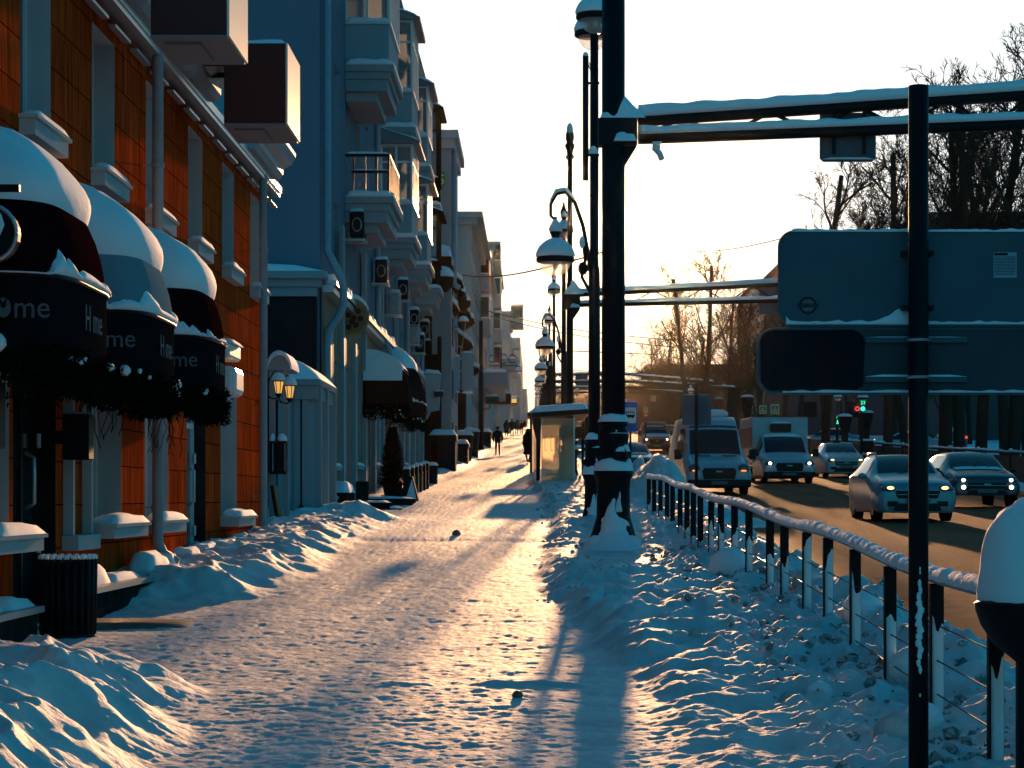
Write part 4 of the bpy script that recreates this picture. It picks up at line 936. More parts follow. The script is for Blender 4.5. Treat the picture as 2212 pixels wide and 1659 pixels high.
for i, o in enumerate([o for o in ops if o[2] > 6.35]): 
    window(gb, BX, *o, .24, jm='pipe', mull=1)
for i, o in enumerate(shop): window(gb, BX+.06, *o, .30, jm='pale', mull=0, sill=(.10, .08) if i % 2 == 0 else None, snow=.07, seed=i)
b = MB()      # light pilasters between the shop windows
for k in range(12): y = 51.2+3.6*k; b.box(BX+.061, BX+.16, y, y+.45, 1.0, 5.4+.04*k); b.box(BX+.061, BX+.14, y+.9, y+1.0, 1.0, 5.4)
part('pilaster', b, M['pipe'], gb, world=True)
b = MB()
for k in range(6): y = 54.7+7.2*k; b.box(BX+.061, BX+.15, y, y+.5, 5.0, 8.0+.1*k)
part('upper_pilaster', b, M['pale'], gb, world=True)
# cornice over the shops, turning the corner
def cornice(root, x0, x1, y0, y1, z, hh, mt='pale', snow=.18, name='cornice'):
    b = MB(); b.box(x0, x1-.22, y0+.2, y1, z-hh, z-hh*.62); b.box(x0, x1-.12, y0+.12, y1, z-hh*.62+.002, z-hh*.3); b.box(x0, x1, y0, y1, z-hh*.3+.002, z)
    c = part(name, b, M[mt], root, world=True); s = MB(); spad(s, x0, x1, y0, y1, z+.001, snow, 5, 10, 24); part('cornice_snow', s, M['snow'], c, world=True, smooth=True)
cornice(gb, BX-6.5, BX+.18, BY0-.55, BY0-.002, 6.45, .52)
b = MB(); b.box(BX+.062, BX+.30, BY0, BY1, 6.05, 6.2); b.box(BX+.25, BX+.36, BY0, BY1, 6.2, 6.30); c = part('canopy_gutter', b, M['metal'], gb, world=True)
s = MB(); rr = random.Random(6); y = BY0+.3
while y < BY1-1:
    l = .3+rr.random()*1.2; spad(s, BX+.08, BX+.34, y, y+l, 6.2, .14+.2*rr.random(), y, 6, 8); y += l*1.05
part('canopy_snow', s, M['snow'], c, world=True, smooth=True)
b = MB(); b.box(BX-5.5, BX-.05, BY0-.30, BY0-.003, 2.2, 5.9); part('dark_panel', b, M['dark'], gb, world=True)
# roof and eaves
b = MB(); b.prism([(BX-12, 17.0), (BX+.55, 15.35), (BX+.60, 15.5), (BX-12, 20)], BY0-.3, 76, 'y'); b.v = [(v[0], v[1], v[2]+(v[1]-62)*.02) for v in b.v]
rf = part('roof', b, M['soffit'], gb, world=True)
s = MB(); s.grid(lambda u, v: (BX+.62-u*8, v, 15.52+(v-62)*.02+u*2.9+.22*(1-(1-min(1,u*6))**3)*(1+.5*float(vn(v*1.1, 2)))), [0,.01,.03,.06,.1,.3,1], [BY0-.3+.5*i for i in range(52)])
part('roof_snow', s, M['snow'], rf, world=True, smooth=True)
b = MB(); b.prism([(BX-12, 18.2), (BX+.65, 16.35), (BX+.72, 16.5), (BX-12, 21)], 74, BY1+.2, 'y'); b.v = [(v[0], v[1], v[2]+(v[1]-85)*.01) for v in b.v]
rf = part('roof', b, M['soffit'], gb, world=True)
s = MB(); s.grid(lambda u, v: (BX+.76-u*8, v, 16.5+(v-85)*.01+u*2.9+.3*(1-(1-min(1,u*6))**3)*(1+.6*float(vn(v*1.3, 4)))), [0,.01,.03,.06,.1,.3,1], [74+.5*i for i in range(44)])
part('roof_snow', s, M['snow'], rf, world=True, smooth=True)
def slab(root, x1, y0, y1, zt, th=.85, snow=.16):
    b = MB(); b.box(BX+.001, x1, y0, y1, zt-.16, zt); b.box(BX+.001, x1-.10, y0+.07, y1-.07, zt-.34, zt-.162); b.box(BX+.001, x1-.16, y0+.12, y1-.12, zt-.62, zt-.342); b.box(BX+.001, x1-.42, y0+.3, y1-.3, zt-th, zt-.622)
    sl_ = part('balcony', b, M['pale'], root, world=True, bevel=.012)
    s = MB(); sstrip(s, (BX, y0+.07, zt+.001), (x1-.01, y0+.07, zt+.001), .17, snow, 3); sstrip(s, (x1-.08, y0, zt+.001), (x1-.08, y1, zt+.001), .17, snow*.8, 4); part('slab_snow', s, M['snow'], sl_, world=True, smooth=True)
    return sl_
def balcony(root, x1, y0, y1, zt, kind, hgt=.98, glz=2.0, roof=True, dark=False, cap=.1):
    sl_ = slab(root, x1, y0, y1, zt); e = .12; xa, ya, yb = x1-e, y0+e, y1-e; fm = 'brown' if dark else 'frame'
    if kind in ('siding', 'glazed'):
        b = MB(); n = 12
        for k in range(n):
            z0 = zt+hgt*k/n; b.box(BX, xa-.004*0, ya, ya+.03, z0, z0+hgt/n-.012); b.box(xa-.03, xa, ya+.031, yb, z0, z0+hgt/n-.012)
        b.box(BX, xa-.01, ya+.01, ya+.028, zt, zt+hgt); b.box(xa-.028, xa-.01, ya+.02, yb, zt, zt+hgt)
        part('parapet', b, M['brown'] if dark else M['balc'], sl_, world=True)
        b = MB(); b.box(BX, xa+.05, ya-.06, ya+.06, zt+hgt, zt+hgt+.05); b.box(xa-.06, xa+.05, ya+.06, yb, zt+hgt, zt+hgt+.05); part('rail', b, M[fm], sl_, world=True)
        s = MB(); sstrip(s, (BX, ya, zt+hgt+.051), (xa+.03, ya, zt+hgt+.051), .12, cap, 5); part('rail_snow', s, M['snow'], sl_, world=True, smooth=True)
    if kind == 'glazed':
        z0 = zt+hgt+.05; z1 = z0+glz; b = MB(); g_ = MB()
        xs_ = [BX+.02, (BX+xa)/2, xa]
        for x in xs_: b.box(x-.04, x+.03, ya-.02, ya+.04, z0, z1)
        nb = max(3, int((yb-ya)/.75))
        for k in range(1, nb+1): y = ya+(yb-ya)*k/nb; b.box(xa-.03, xa+.03, y-.04, y+.03, z0, z1)
        for z in (z0+glz*.68, z1-.06): b.box(BX, xa, ya-.015, ya+.035, z, z+.06); b.box(xa-.025, xa+.025, ya, yb, z, z+.06)
        part('window_frame', b, M[fm], sl_, world=True)
        g_.box(BX+.05, xa-.03, ya+.005, ya+.015, z0, z1-.05); g_.box(xa-.012, xa-.004, ya+.03, yb, z0, z1-.05); part('glazing', g_, M['balglass'], sl_, world=True)
        if roof:
            b = MB(); b.hexa([(BX, y0-.1, z1), (x1+.12, y0-.1, z1), (x1+.12, y1+.1, z1), (BX, y1+.1, z1), (BX, y0-.1, z1+.45), (x1+.12, y0-.1, z1+.07), (x1+.12, y1+.1, z1+.07), (BX, y1+.1, z1+.45)]); part('balcony_roof', b, M['brown'] if dark else M['soffit'], sl_, world=True)
            s = MB(); s.grid(lambda u, v: (x1+.13-(x1+.13-BX)*u, y0-.12+(y1-y0+.24)*v, z1+.07+.38*u+.16*(1-(1-min(1,u*4))**2)*min(1, 8*min(v,1-v)+.1)), [0,.03,.08,.15,.3,.6,1], [i/12 for i in range(13)]); part('balcony_roof_snow', s, M['snow'], sl_, world=True, smooth=True)
    if kind == 'open':
        b = MB(); z1 = zt+hgt+.10
        b.box(BX, xa+.03, ya-.03, ya+.03, z1-.07, z1); b.box(xa-.03, xa+.03, ya+.03, yb, z1-.07, z1); b.box(BX+.15, xa, ya-.02, ya+.02, z1-.47, z1-.40)
        for k in range(4): x = BX+.2+(xa-BX-.2)*k/3; b.box(x-.015, x+.015, ya-.015, ya+.015, zt, z1-.07)
        for k in range(9): y = ya+(yb-ya)*k/8; b.box(xa-.03, xa+.02, y-.02, y+.02, zt, z1-.07)
        part('railing', b, M['dark'], sl_, world=True)
        s = MB(); sstrip(s, (BX, ya, z1), (xa+.02, ya, z1), .07, .05, 5); sstrip(s, (BX+.15, ya, z1-.40), (xa, ya, z1-.40), .05, .03, 6); part('rail_snow', s, M['snow'], sl_, world=True, smooth=True)
    return sl_
balcony(gb, -3.42, 57, 61.1, 12.15, 'glazed', 1.0, 2.1)
balcony(gb, -3.42, 57, 61.1, 8.95, 'open', .95)
balcony(gb, -3.55, 70.2, 73.8, 12.72, 'glazed', 1.05, 2.1)
balcony(gb, -3.55, 70.2, 73.8, 9.42, 'glazed', 1.0, 1.75)
balcony(gb, -3.55, 80.2, 83.6, 9.6, 'glazed', 1.0, 1.7)
balcony(gb, -3.55, 80.2, 83.6, 12.95, 'glazed', 1.0, 1.7, cap=.2)
balcony(gb, -3.62, 90.2, 93.6, 9.7, 'glazed', 1.0, 1.8, dark=True)
balcony(gb, -3.62, 90.2, 93.6, 12.9, 'glazed', 1.0, 2.6, dark=True)
for (px, Y, top, kz, kk) in ((706, 50.6, 15.2, 6.0, .36), (816, 67.5, 15.6, 5.6, .34), (880, 83, 16.0, 5.4, .3), (912, 94, 16.2, 5.4, .3)):
    downpipe(gb, PX(px, Y), Y, top, g(Y)+.28, .085, .3, (kz, kk, .95), topelbow=Y > 60)
# entrance steps, snow-covered boxes and planters at its foot
for k, (xb_, y0, y1, zz, lb) in enumerate(((-3.0, 53.0, 55.2, g(54)-.0, 'lower dark stone step with a snowy edge at the foot of the grey blue building'), (-3.3, 53.5, 55.0, g(54)+.13, 'upper dark stone step carrying the dark upright block'), (-2.95, 56.4, 58.4, g(57)+.14, 'separate dark stone step farther along the grey blue building'))):
    b = MB(); b.box(-4.5, xb_, y0, y1, 1.0, zz); t = thing('entrance_step', lb, 'step', ((-4.5+xb_)/2, y0, 1.1), group='stone steps of the grey blue building'); part('slab', b, M['stone'], t, world=True, bevel=.01)
    s = MB(); spad(s, -4.4, xb_-.02, y0+(.5 if k == 0 else .02), y1-.02, zz+.001, .05, k); part('snow_cap', s, M['snow'], t, world=True, smooth=True)
t = thing('light_well', 'dark sloping basement cover with a pillow of snow beside the first grey downpipe', 'basement cover', (-4.2, 51.6, g(51)))
b = MB(); b.box(-4.5, -4.05, 50.9, 52.9, 1.0, g(51.5)+.42); part('casing', b, M['stone'], t, world=True, bevel=.02)
s = MB(); spad(s, -4.5, -4.03, 50.85, 52.95, g(51.5)+.421, .22, 7); part('snow_cap', s, M['snow'], t, world=True, smooth=True)
b = MB(); b.box(-4.1, -3.82, 53.9, 54.2, g(54)+.1, g(54)+.62); solo('stone_block', b, M['stone'], 'dark upright stone block standing on the entrance steps', 'bollard', bevel=.02)
# wall air conditioners
for i, (sx, sy, zz, lb) in enumerate(((757, 485, 57, 'dark cased air conditioner under the open balcony'), (822, 585, 66, 'dark air conditioner high beside the second downpipe'), (845, 655, 72, 'pale box air conditioner beside the second downpipe'),
        (866, 625, 77, 'air conditioner with a snowy hood on the bracket right of the pale box'), (893, 688, 84, 'slim air conditioner by the third downpipe, upper of two'), (880, 722, 84, 'slim air conditioner by the third downpipe, lower of two'),
        (912, 712, 92, 'round-topped air conditioner farthest along the grey blue wall'), (897, 742, 88, 'air conditioner just above the shop canopies near the brown front'))):
    X = BX+.35; Z = PZ(sy, zz); t = thing('air_conditioner', lb, 'air conditioner', (X, zz, Z), group='air conditioners on the grey blue wall')
    b = MB(); b.box(BX+.12, BX+.46, zz, zz+.9, Z-.32, Z+.32); part('casing', b, M['pale' if i in (2, 5) else 'dark'], t, world=True, bevel=.05)
    b = MB(); b.tube([(BX+.29+.11*math.cos(k*PI/8), zz-.006, Z+.16*math.sin(k*PI/8)) for k in range(17)], .012, 5, cap=False); b.box(BX+.002, BX+.5, zz+.1, zz+.14, Z-.38, Z-.33); b.box(BX+.002, BX+.5, zz+.7, zz+.74, Z-.38, Z-.33); part('bracket', b, M['metal'], t, world=True)
    s = MB(); spad(s, BX+.10, BX+.48, zz-.02, zz+.92, Z+.321, .12, i); part('snow_cap', s, M['snow'], t, world=True, smooth=True)
# pizza sign
t = thing('pizza_sign', 'round pizza shaped sign with pepperoni slices and a crescent of snow on top', 'sign', (PX(757, 56), 56, PZ(685, 56)))
cx, cz, rd = PX(757, 56), PZ(685, 56), .45
b = MB(); b.cyl((cx,55.97,cz), (cx,56.07,cz), rd, n=40); part('crust', b, M['crust'], t, world=True, bevel=.03)
b = MB(); b.cyl((cx,55.955,cz), (cx,55.968,cz), rd*.88, n=40); part('cheese', b, M['cheese'], t, world=True)
for k, (u, v) in enumerate(((-.55,.1),(-.3,.5),(.15,.6),(.5,.35),(.62,-.1),(.35,-.5),(-.1,-.62),(-.45,-.4),(-.1,.12),(.22,-.05),(-.62,-.25),(.1,-.3),(.05,.85),(-.2,-.15))):
    if k > 12: break
    b = MB(); b.cyl((cx+u*rd*.86, 55.945, cz+v*rd*.86), (cx+u*rd*.86, 55.954, cz+v*rd*.86), rd*.155, n=16); part('pepperoni', b, M['pepp'], t, world=True)
b = MB(); b.box(BX, cx, 56.0, 56.03, cz+.2, cz+.23); b.box(BX, cx, 56.0, 56.03, cz-.23, cz-.2); part('bracket', b, M['dark'], t, world=True)
s = MB(); s.grid(lambda a, v: (cx+(rd+.07*math.sin(a)*v)*math.cos(a), 55.98+.08*0+.1*v*0, cz+(rd+.11*math.sin(a)*v)*math.sin(a)), [PI*.12+PI*.72*i/20 for i in range(21)], [0, .5, 1]); s.prism([((cx+(rd)*math.cos(a)), cz+rd*math.sin(a)) for a in [PI*.12+PI*.72*i/14 for i in range(15)]]+[((cx+(rd+.10*math.sin((a-PI*.12)/.72))*math.cos(a)), cz+(rd+.10*math.sin((a-PI*.12)/.72))*math.sin(a)) for a in [PI*.84-PI*.72*i/14 for i in range(15)]], 55.96, 56.08); s.v = s.v; part('snow_cap', s, M['snow'], t, world=True, smooth=True)
# black shop awnings of the grey building
def barrel(name, label, y0, y1, out, zb, hh, cm='canvas', sn=.2, seed=0):
    t = thing(name, label, 'awning', (BX, (y0+y1)/2, zb), group='black awnings on the grey blue building')
    Q = [i/10*PI/2 for i in range(11)]
    pr_ = [(BX+.07+out*math.sin(q)**.8, zb+.42+hh*math.cos(q)) for q in Q]
    b = MB(); b.prism([(BX+.07, zb)]+[(BX+.07, zb+.42+hh)]+pr_[1:]+[(BX+.07+out, zb)], y0, y1); part('canopy', b, M[cm], t, world=True)
    s = MB(); s.grid(lambda u, v: (lambda q: (BX+.07+(out+.02)*math.sin(q)**.8+.04, y0-.03+(y1-y0+.06)*v, zb+.42+(hh)*math.cos(q)+sn*(1-.5*u)*min(1, 9*min(v,1-v)+.0)))(u*PI/2*.62), [i/10 for i in range(11)], [0,.01,.03,.06,.12,.3,.5,.7,.88,.94,.97,.99,1])
    s.grid(lambda u, v: (lambda q: (BX+.07+(out+.02)*math.sin(q)**.8*v, y0-.03-.05*math.sin(v*PI), zb+.42+hh*math.cos(q)*1.0-(.40*hh)*(1-v)*0-.05*float(vn(v*9, 2))))(u*PI/2*.62), [0, .5, 1], [0, 1])
    n = len(pr_); k = 7
    s.prism([(BX+.08, zb+.42+hh*.30)]+[(BX+.08, zb+.42+hh+sn)]+[(p[0]+.03, p[1]+sn*(1-.05*i)) for i, p in enumerate(pr_[:k])]+[(pr_[k-1][0]+.02, zb+.42+hh*.30)], y0-.06, y0-.005)
    part('snow_cap', s, M['snow'], t, world=True, smooth=False)
    b = MB(); rr = random.Random(seed)
    for i in range(900):
        c = Vector((BX+.07+out*rr.random(), y0-.03 if rr.random() < .5 else y0+(y1-y0)*rr.random(), zb+.05-.35*rr.random()**1.5)); v = Vector((rr.gauss(0,1), rr.gauss(0,1), rr.gauss(-.3,1))).normalized()*.12; u = v.cross(Vector((1,.3,.2))).normalized()*.03
        b.add([c-u, c+u, c+v], [(0,1,2)])
    part('garland', b, M['fir'], t, world=True); return t
barrel('awning', 'square black awning with a thick snow pillow, nearer one under the air conditioners', 62, 64.2, 1.2, 4.05, .9, seed=1)
t = awning('awning', 'dome shaped black and grey awning right of the square black awning', BX+.07, 70, 4.0, 4.0, 1.15, 1.6, 'canvas', None, 12, .5, 'black awnings on the grey blue building', True, .45)
# lamps under them
for i, (sx, sy) in enumerate(((856, 883), (864, 884))):
    b = MB(); b.ball(P(sx, sy, 66), .045, n=8); solo('awning_bulb', b, M['lantern'], 'small glowing bulb under the black awning, %s one' % ('left', 'right')[i], 'bulb', group='bulbs under the black awning', smooth=True)
# ironwork sconce, spruce, furniture beside the awnings
t = thing('potted_conifer', 'dark narrow conifer standing by the wall between the grey downpipes', 'conifer', (PX(848, 64), 64, g(64)))
b = MB(); b.cyl((0,0,0), (0,0,.35), .22, .28, 14); part('pot', b, M['stone'], t)
b = MB(); rr = random.Random(5)
for i in range(5000):
    z = .3+1.55*rr.random(); r_ = (.42*(1-((z-.3)/1.6))**.6)*(rr.random()**.4); a = rr.random()*2*PI; c = Vector((r_*math.cos(a), r_*math.sin(a), z)); v = Vector((math.cos(a), math.sin(a), .7))*.08; u = Vector((-math.sin(a), math.cos(a), 0))*.02
    b.add([c-u, c+u, c+v], [(0,1,2)])
part('foliage', b, M['fir'], t)
t = thing('menu_board', 'folding board with a pale wedge side under the conifer', 'board', (PX(873, 60), 60, g(60)))
b = MB(); b.prism([(-.22,0),(-.0,0),(.20,.62),(.14,.62)], -.25, .25); b.prism([(.0,0),(.38,0),(.22,.62),(.17,.62)], -.24, .24); part('panel', b, M['dark'], t)
b = MB(); b.prism([(.05,.02),(.33,.02),(.21,.55)], -.252, -.243); part('snow_face', b, M['snow'], t)
t = thing('terrace_fence', 'low terrace fence of dark posts with lit wooden panels along the wall', 'fence', (PX(890, 64), 64, g(64)))
for k in range(6):
    y = 61.5+2.2*k; x = -3.35; p = MB(); p.box(x-.09, x+.09, y-.09, y+.09, g(y)-.1, g(y)+.78); po = part('post', p, M['dark'], t, world=True, bevel=.01)
    s = MB(); spad(s, x-.1, x+.1, y-.1, y+.1, g(y)+.781, .06, k); part('snow_cap', s, M['snow'], po, world=True, smooth=True)
    if k < 5: p = MB(); p.box(x-.03, x+.03, y+.1, y+2.1, g(y)+.08, g(y)+.62); part('panel', p, M['wood'], t, world=True)
t = thing('bollard_bin', 'short black bin with snow on its lid beyond the terrace fence', 'litter bin', (PX(932, 78), 78, g(78)))
b = MB(); b.cyl((0,0,0), (0,0,.62), .2, .22, 16); part('body', b, M['dark'], t); b = MB(); b.ball((0,0,.62), .23, .23, .12, n=14, lo=0); part('snow_cap', b, M['snow'], t, smooth=True)

# ------------------------------------------------------------------ blue porch, arched canopy, carriage lanterns
t = thing('porch', 'pale blue porch pavilion with corner pilasters and a domed snowy roof', 'porch', (PX(655, 44.8), 44.8, g(45)))
xa, xb, y0, y1 = PX(600, 44.8), PX(684, 44.8), 44.8, 48.5; zt = PZ(822, 44.8); zb = g(44)-.2
b = MB(); b.box(xa, xb-.05, y0+.06, y1, zb, zt-.02); part('wall', b, M['balc'], t, world=True)
for (x, y) in ((xb-.32, y0), (xb-.09, y0+.10), (xa+.30, y0), (xb-.09, y0+1.6), (xb-.09, y1-.3)):
    b = MB(); b.box(x, x+.17, y, y+.17, zb, zt-.02); b.box(x-.03, x+.20, y-.03, y+.20, zb, g(45)+.35); part('pilaster', b, M['pale'], t, world=True, bevel=.008)
b = MB(); b.box(xa-.05, xb+.02, y0-.05, y1, zt-.36, zt-.1); b.box(xa-.05, xb+.08, y0-.1, y1, zt-.098, zt+.02); part('entablature', b, M['pale'], t, world=True, bevel=.01)
s = MB(); s.grid(lambda u, v: (xa-.05+(xb-xa+.13)*u, y0-.1+(y1-y0)*v, zt+.021+.42*math.sin(min(1,(1-u)*1.3+.02)*PI/2)*(1-(1-min(1,v*5))**3)*min(1,(1-u)*14)), [i/16 for i in range(17)], [0,.02,.05,.1,.2,.5,1]); part('roof_snow', s, M['snow'], t, world=True, smooth=True)
s = MB(); spad(s, xb-.5, xb+.35, y0-.35, y0+1.2, g(44.8)-.02, .35, 3); part('base_snow', s, M['snow'], t, world=True, smooth=True)
t = thing('arched_canopy', 'small arched white canopy on two slim posts at the corner of the orange building', 'canopy', (PX(600, 42), 42, g(42)))
b = MB()
for x in (588, 618): b.box(PX(x,42)-.05, PX(x,42)+.05, 41.95, 42.1, g(42)-.1, PZ(800,42))
part('post', b, M['pale'], t, world=True)
cx = PX(604, 42); b = MB(); pr_ = [(cx+.20*math.cos(PI*k/12), PZ(800,42)+.26*math.sin(PI*k/12)) for k in range(13)]; b.prism(pr_, 41.9, 43.2); part('arch', b, M['pale'], t, world=True)
s = MB(); s.grid(lambda a, v: (cx+.23*math.cos(a), 41.86+1.35*v, PZ(800,42)+.02+.33*math.sin(a)), [PI*k/14 for k in range(15)], [0,1]); s.prism([(cx+.23*math.cos(PI*k/14), PZ(800,42)+.02+.33*math.sin(PI*k/14)) for k in range(15)]+[(p[0], p[1]) for p in pr_[::-1]], 41.86, 41.895); part('snow_cap', s, M['snow'], t, world=True, smooth=True)
for i, (sx, sy, lb) in enumerate(((602, 832, 'lit carriage lantern with a snow cap, left one beside the porch'), (626, 842, 'lit carriage lantern with a snow cap, right one beside the porch'))):
    c = P(sx, sy, 41.3); t = thing('lantern', lb, 'lantern', c, group='lit carriage lanterns')
    b = MB(); b.lathe([(.05,-.14),(.085,.06)], n=6); part('glass', b, M['lantern'], t)
    b = MB()
    for k in range(6): a = 2*PI*k/6; b.tube([(.052*math.cos(a), .052*math.sin(a), -.15), (.09*math.cos(a), .09*math.sin(a), .07)], .007, 4)
    b.lathe([(.015,-.22),(.06,-.17),(.06,-.145)], n=8); b.lathe([(.125,.06),(.125,.08)], n=12); part('cage', b, M['black'], t)
    b = MB(); b.ball((0,0,.075), .13, .13, .15, n=14, lo=0); part('snow_cap', b, M['snow'], t, smooth=True)
    b = MB(); b.tube([(0,0,-.2),(-.05,.02,-.24),(-.16,.05,-.22),(-.2,.06,-.15)], .014, 6); b.tube([(-.2,.06,-.15),(-.17,.05,.1),(-.1,.03,.22),(-.04,0,.26)], .01, 6); part('arm', b, M['black'], t, smooth=True)
for i, (xl, xr_, lb) in enumerate(((583, 594, 'slim black light box at the corner, left of a pair with snow on top'), (598, 620, 'wide black light box at the corner, right of a pair with snow on top'))):
    t = thing('light_box', lb, 'light box', (PX(xl,41.5), 41.5, PZ(1024,41.5)), group='black light boxes at the corner')
    b = MB(); b.box(PX(xl,41.5), PX(xr_,41.5), 41.4, 41.75, PZ(1024,41.5), PZ(953,41.5)); part('casing', b, M['dark'], t, world=True, bevel=.006)
    b = MB(); b.box(PX(xr_,41.5)-.035, PX(xr_,41.5)-.018, 41.394, 41.398, PZ(1018,41.5), PZ(958,41.5)); part('edge_strip', b, M['pale'], t, world=True)
    s = MB(); s.ball(((PX(xl,41.5)+PX(xr_,41.5))/2, 41.55, PZ(953,41.5)), (xr_-xl)/2/FOC*41.5, .16, .14, n=12, lo=0); part('snow_cap', s, M['snow'], t, world=True, smooth=True)
t = thing('a_board', 'leaning wooden edged board against the wall below the light boxes', 'board', (PX(600, 41), 41, g(41)))
b = MB(); p = [P(586,1050,41), P(592,1048,41), P(607,1135,41), P(600,1138,41)]; b.prism([(q.x, q.z) for q in p][::-1], 40.8, 41.3); part('panel', b, M['dark'], t, world=True)
b = MB(); p = [P(592.5,1048,41), P(595,1049,41), P(609.5,1135,41), P(607.5,1135,41)]; b.prism([(q.x, q.z) for q in p][::-1], 40.79, 41.31); part('edge', b, M['wood'], t, world=True)
b = MB(); b.ball(P(613,1128,41), .11, .15, .10, n=12); solo('snow_heap', b, M['snow'], 'small round heap of snow beside the leaning board', 'snow heap', smooth=True)

# ------------------------------------------------------------------ dark timber restaurant front and the buildings beyond
t = thing('restaurant_front', 'dark brown timber restaurant front hung with snowy gables past the balconies', 'building', (-4.2, 112, g(112)))
b = MB(); b.box(-9, -4.3, 96, 134, g(96)-.5, 11.2); b.box(-4.3, -3.95, 96, 134, g(96)-.5, 6.6+.9); part('wall', b, M['brown'], t, world=True)
b = MB()
for k in range(14): y = 97+2.7*k; b.box(-4.02, -3.86, y, y+.35, g(96), 8.3)
part('timber_post', b, M['brown'], t, world=True)
def gable(y, z, x1, w, hh, sn=.22, sd=0, lab=None):
    b = MB(); b.prism([(-4.3, z), (x1, z-.25), (x1, z-.15), (-4.3, z+hh)], y, y+w); b.prism([(-4.3, z-.5), (x1-.1, z-.25), (x1-.1, z-.3), (-4.3, z-1.1)], y+.1, y+w-.1); p = part('canopy_roof', b, M['brown'], t, world=True)
    s = MB(); s.grid(lambda u, v: (x1+.04-(x1+4.3)*u, y-.1+(w+.2)*v, z-.15+(hh+.15)*u+sn*(1-(1-min(1,u*6))**2)*min(1,8*min(v,1-v)+.05)*(1+.3*float(vn(u*5+sd, v*5)))), [0,.03,.08,.15,.3,.5,.7,1], [i/10 for i in range(11)]); s.grid(lambda u, v: (x1+.04-(x1+4.3)*u, y-.1, z-.15+(hh+.15)*u+sn*v), [0,.1,.5,1], [0,.5,1])
    part('canopy_snow', s, M['snow'], p, world=True, smooth=True)
for i, (sx, sy, Y) in enumerate(((965, 568, 98), (985, 600, 101), (992, 625, 106), (1003, 668, 112), (1012, 682, 118), (975, 655, 100), (1024, 790, 122), (1008, 735, 116))):
    gable(Y, PZ(sy, Y), PX(sx, Y)+.25, 2.2+.4*(i % 3), .55+.25*(i % 2), sd=i)
b = MB(); b.box(-4.3, PX(974, 97), 97, 99, PZ(572,97)-.1, PZ(572,97)+.35); part('chimney_shelf', b, M['brown'], t, world=True)
s = MB(); spad(s, -4.3, PX(976,97), 96.9, 99.1, PZ(572,97)+.351, .5, 2); s.prism([(-4.25, PZ(558,97)), (PX(955,97), PZ(558,97)), (-4.1, PZ(500,97))], 97.2, 98.4); part('shelf_snow', s, M['snow'], t, world=True, smooth=False)
for i, (sx, sy, Y, rr_) in enumerate(((1003, 655, 112, .3), (958, 605, 97, .42), (1001, 700, 110, .25))):
    b = MB(); b.ball(P(sx, sy, Y), rr_, rr_, rr_*1.25, n=14); d = part('carved_barrel', b, M['brown'], t, world=True, smooth=True)
    s = MB(); s.ball(P(sx, sy-4, Y), rr_*1.06, rr_*1.06, rr_*1.2, n=14, lo=.1); part('barrel_snow', s, M['snow'], d, world=True, smooth=True)
# pale blue panels on a cord
for i, (xl, xr_, yt, yb, Y, lb) in enumerate(((982, 994, 770, 842, 104, 'narrow pale blue panel hung on a cord from the brown front'), (997, 1023, 762, 843, 108, 'wide pale blue panel beside the corded panel on the brown front'))):
    tt = thing('blue_banner', lb, 'banner', P((xl+xr_)/2, yb, Y), group='pale blue panels on the brown front')
    b = MB(); b.box(PX(xl,Y), PX(xr_,Y), Y, Y+.15, PZ(yb,Y), PZ(yt,Y)); part('board', b, M['balc'], tt, world=True, bevel=.02)
    s = MB(); sstrip(s, P(xl,yt,Y+.07), P(xr_,yt,Y+.07), .16, .08, 3); sstrip(s, P(xl,yb+6,Y+.0), P(xr_,yb+6,Y+.0), .3, .12, 4); part('snow_cap', s, M['snow'], tt, world=True, smooth=True)
    if i == 0: b = MB(); b.tube([P(958,695,Y), P(970,745,Y), P(983,768,Y)], .02, 5); b.tube([P(994,768,Y), P(1000,740,Y), P(1006,695,Y)], .02, 5); part('cord', b, M['ropelight'], tt, world=True)
tt = thing('blade_sign', 'pale blue hanging box sign with a small dark bracket above the dome awning', 'sign', P(931, 890, 92))
b = MB(); p = [P(916,806,92), P(952,808,92), P(948,886,92), P(922,890,92)]; b.prism([(q.x, q.z) for q in p][::-1], 91.9, 92.5); part('board', b, M['balc'], tt, world=True, bevel=.03)
b = MB(); b.box(PX(938,92), PX(958,92), 91.7, 91.85, PZ(858,92), PZ(846,92)); part('bracket', b, M['dark'], tt, world=True)
s = MB(); sstrip(s, P(915,806,92.2), P(953,808,92.2), .6, .16, 6); sstrip(s, P(939,846,91.78), P(960,846,91.78), .14, .06, 6); part('snow_cap', s, M['snow'], tt, world=True, smooth=True)
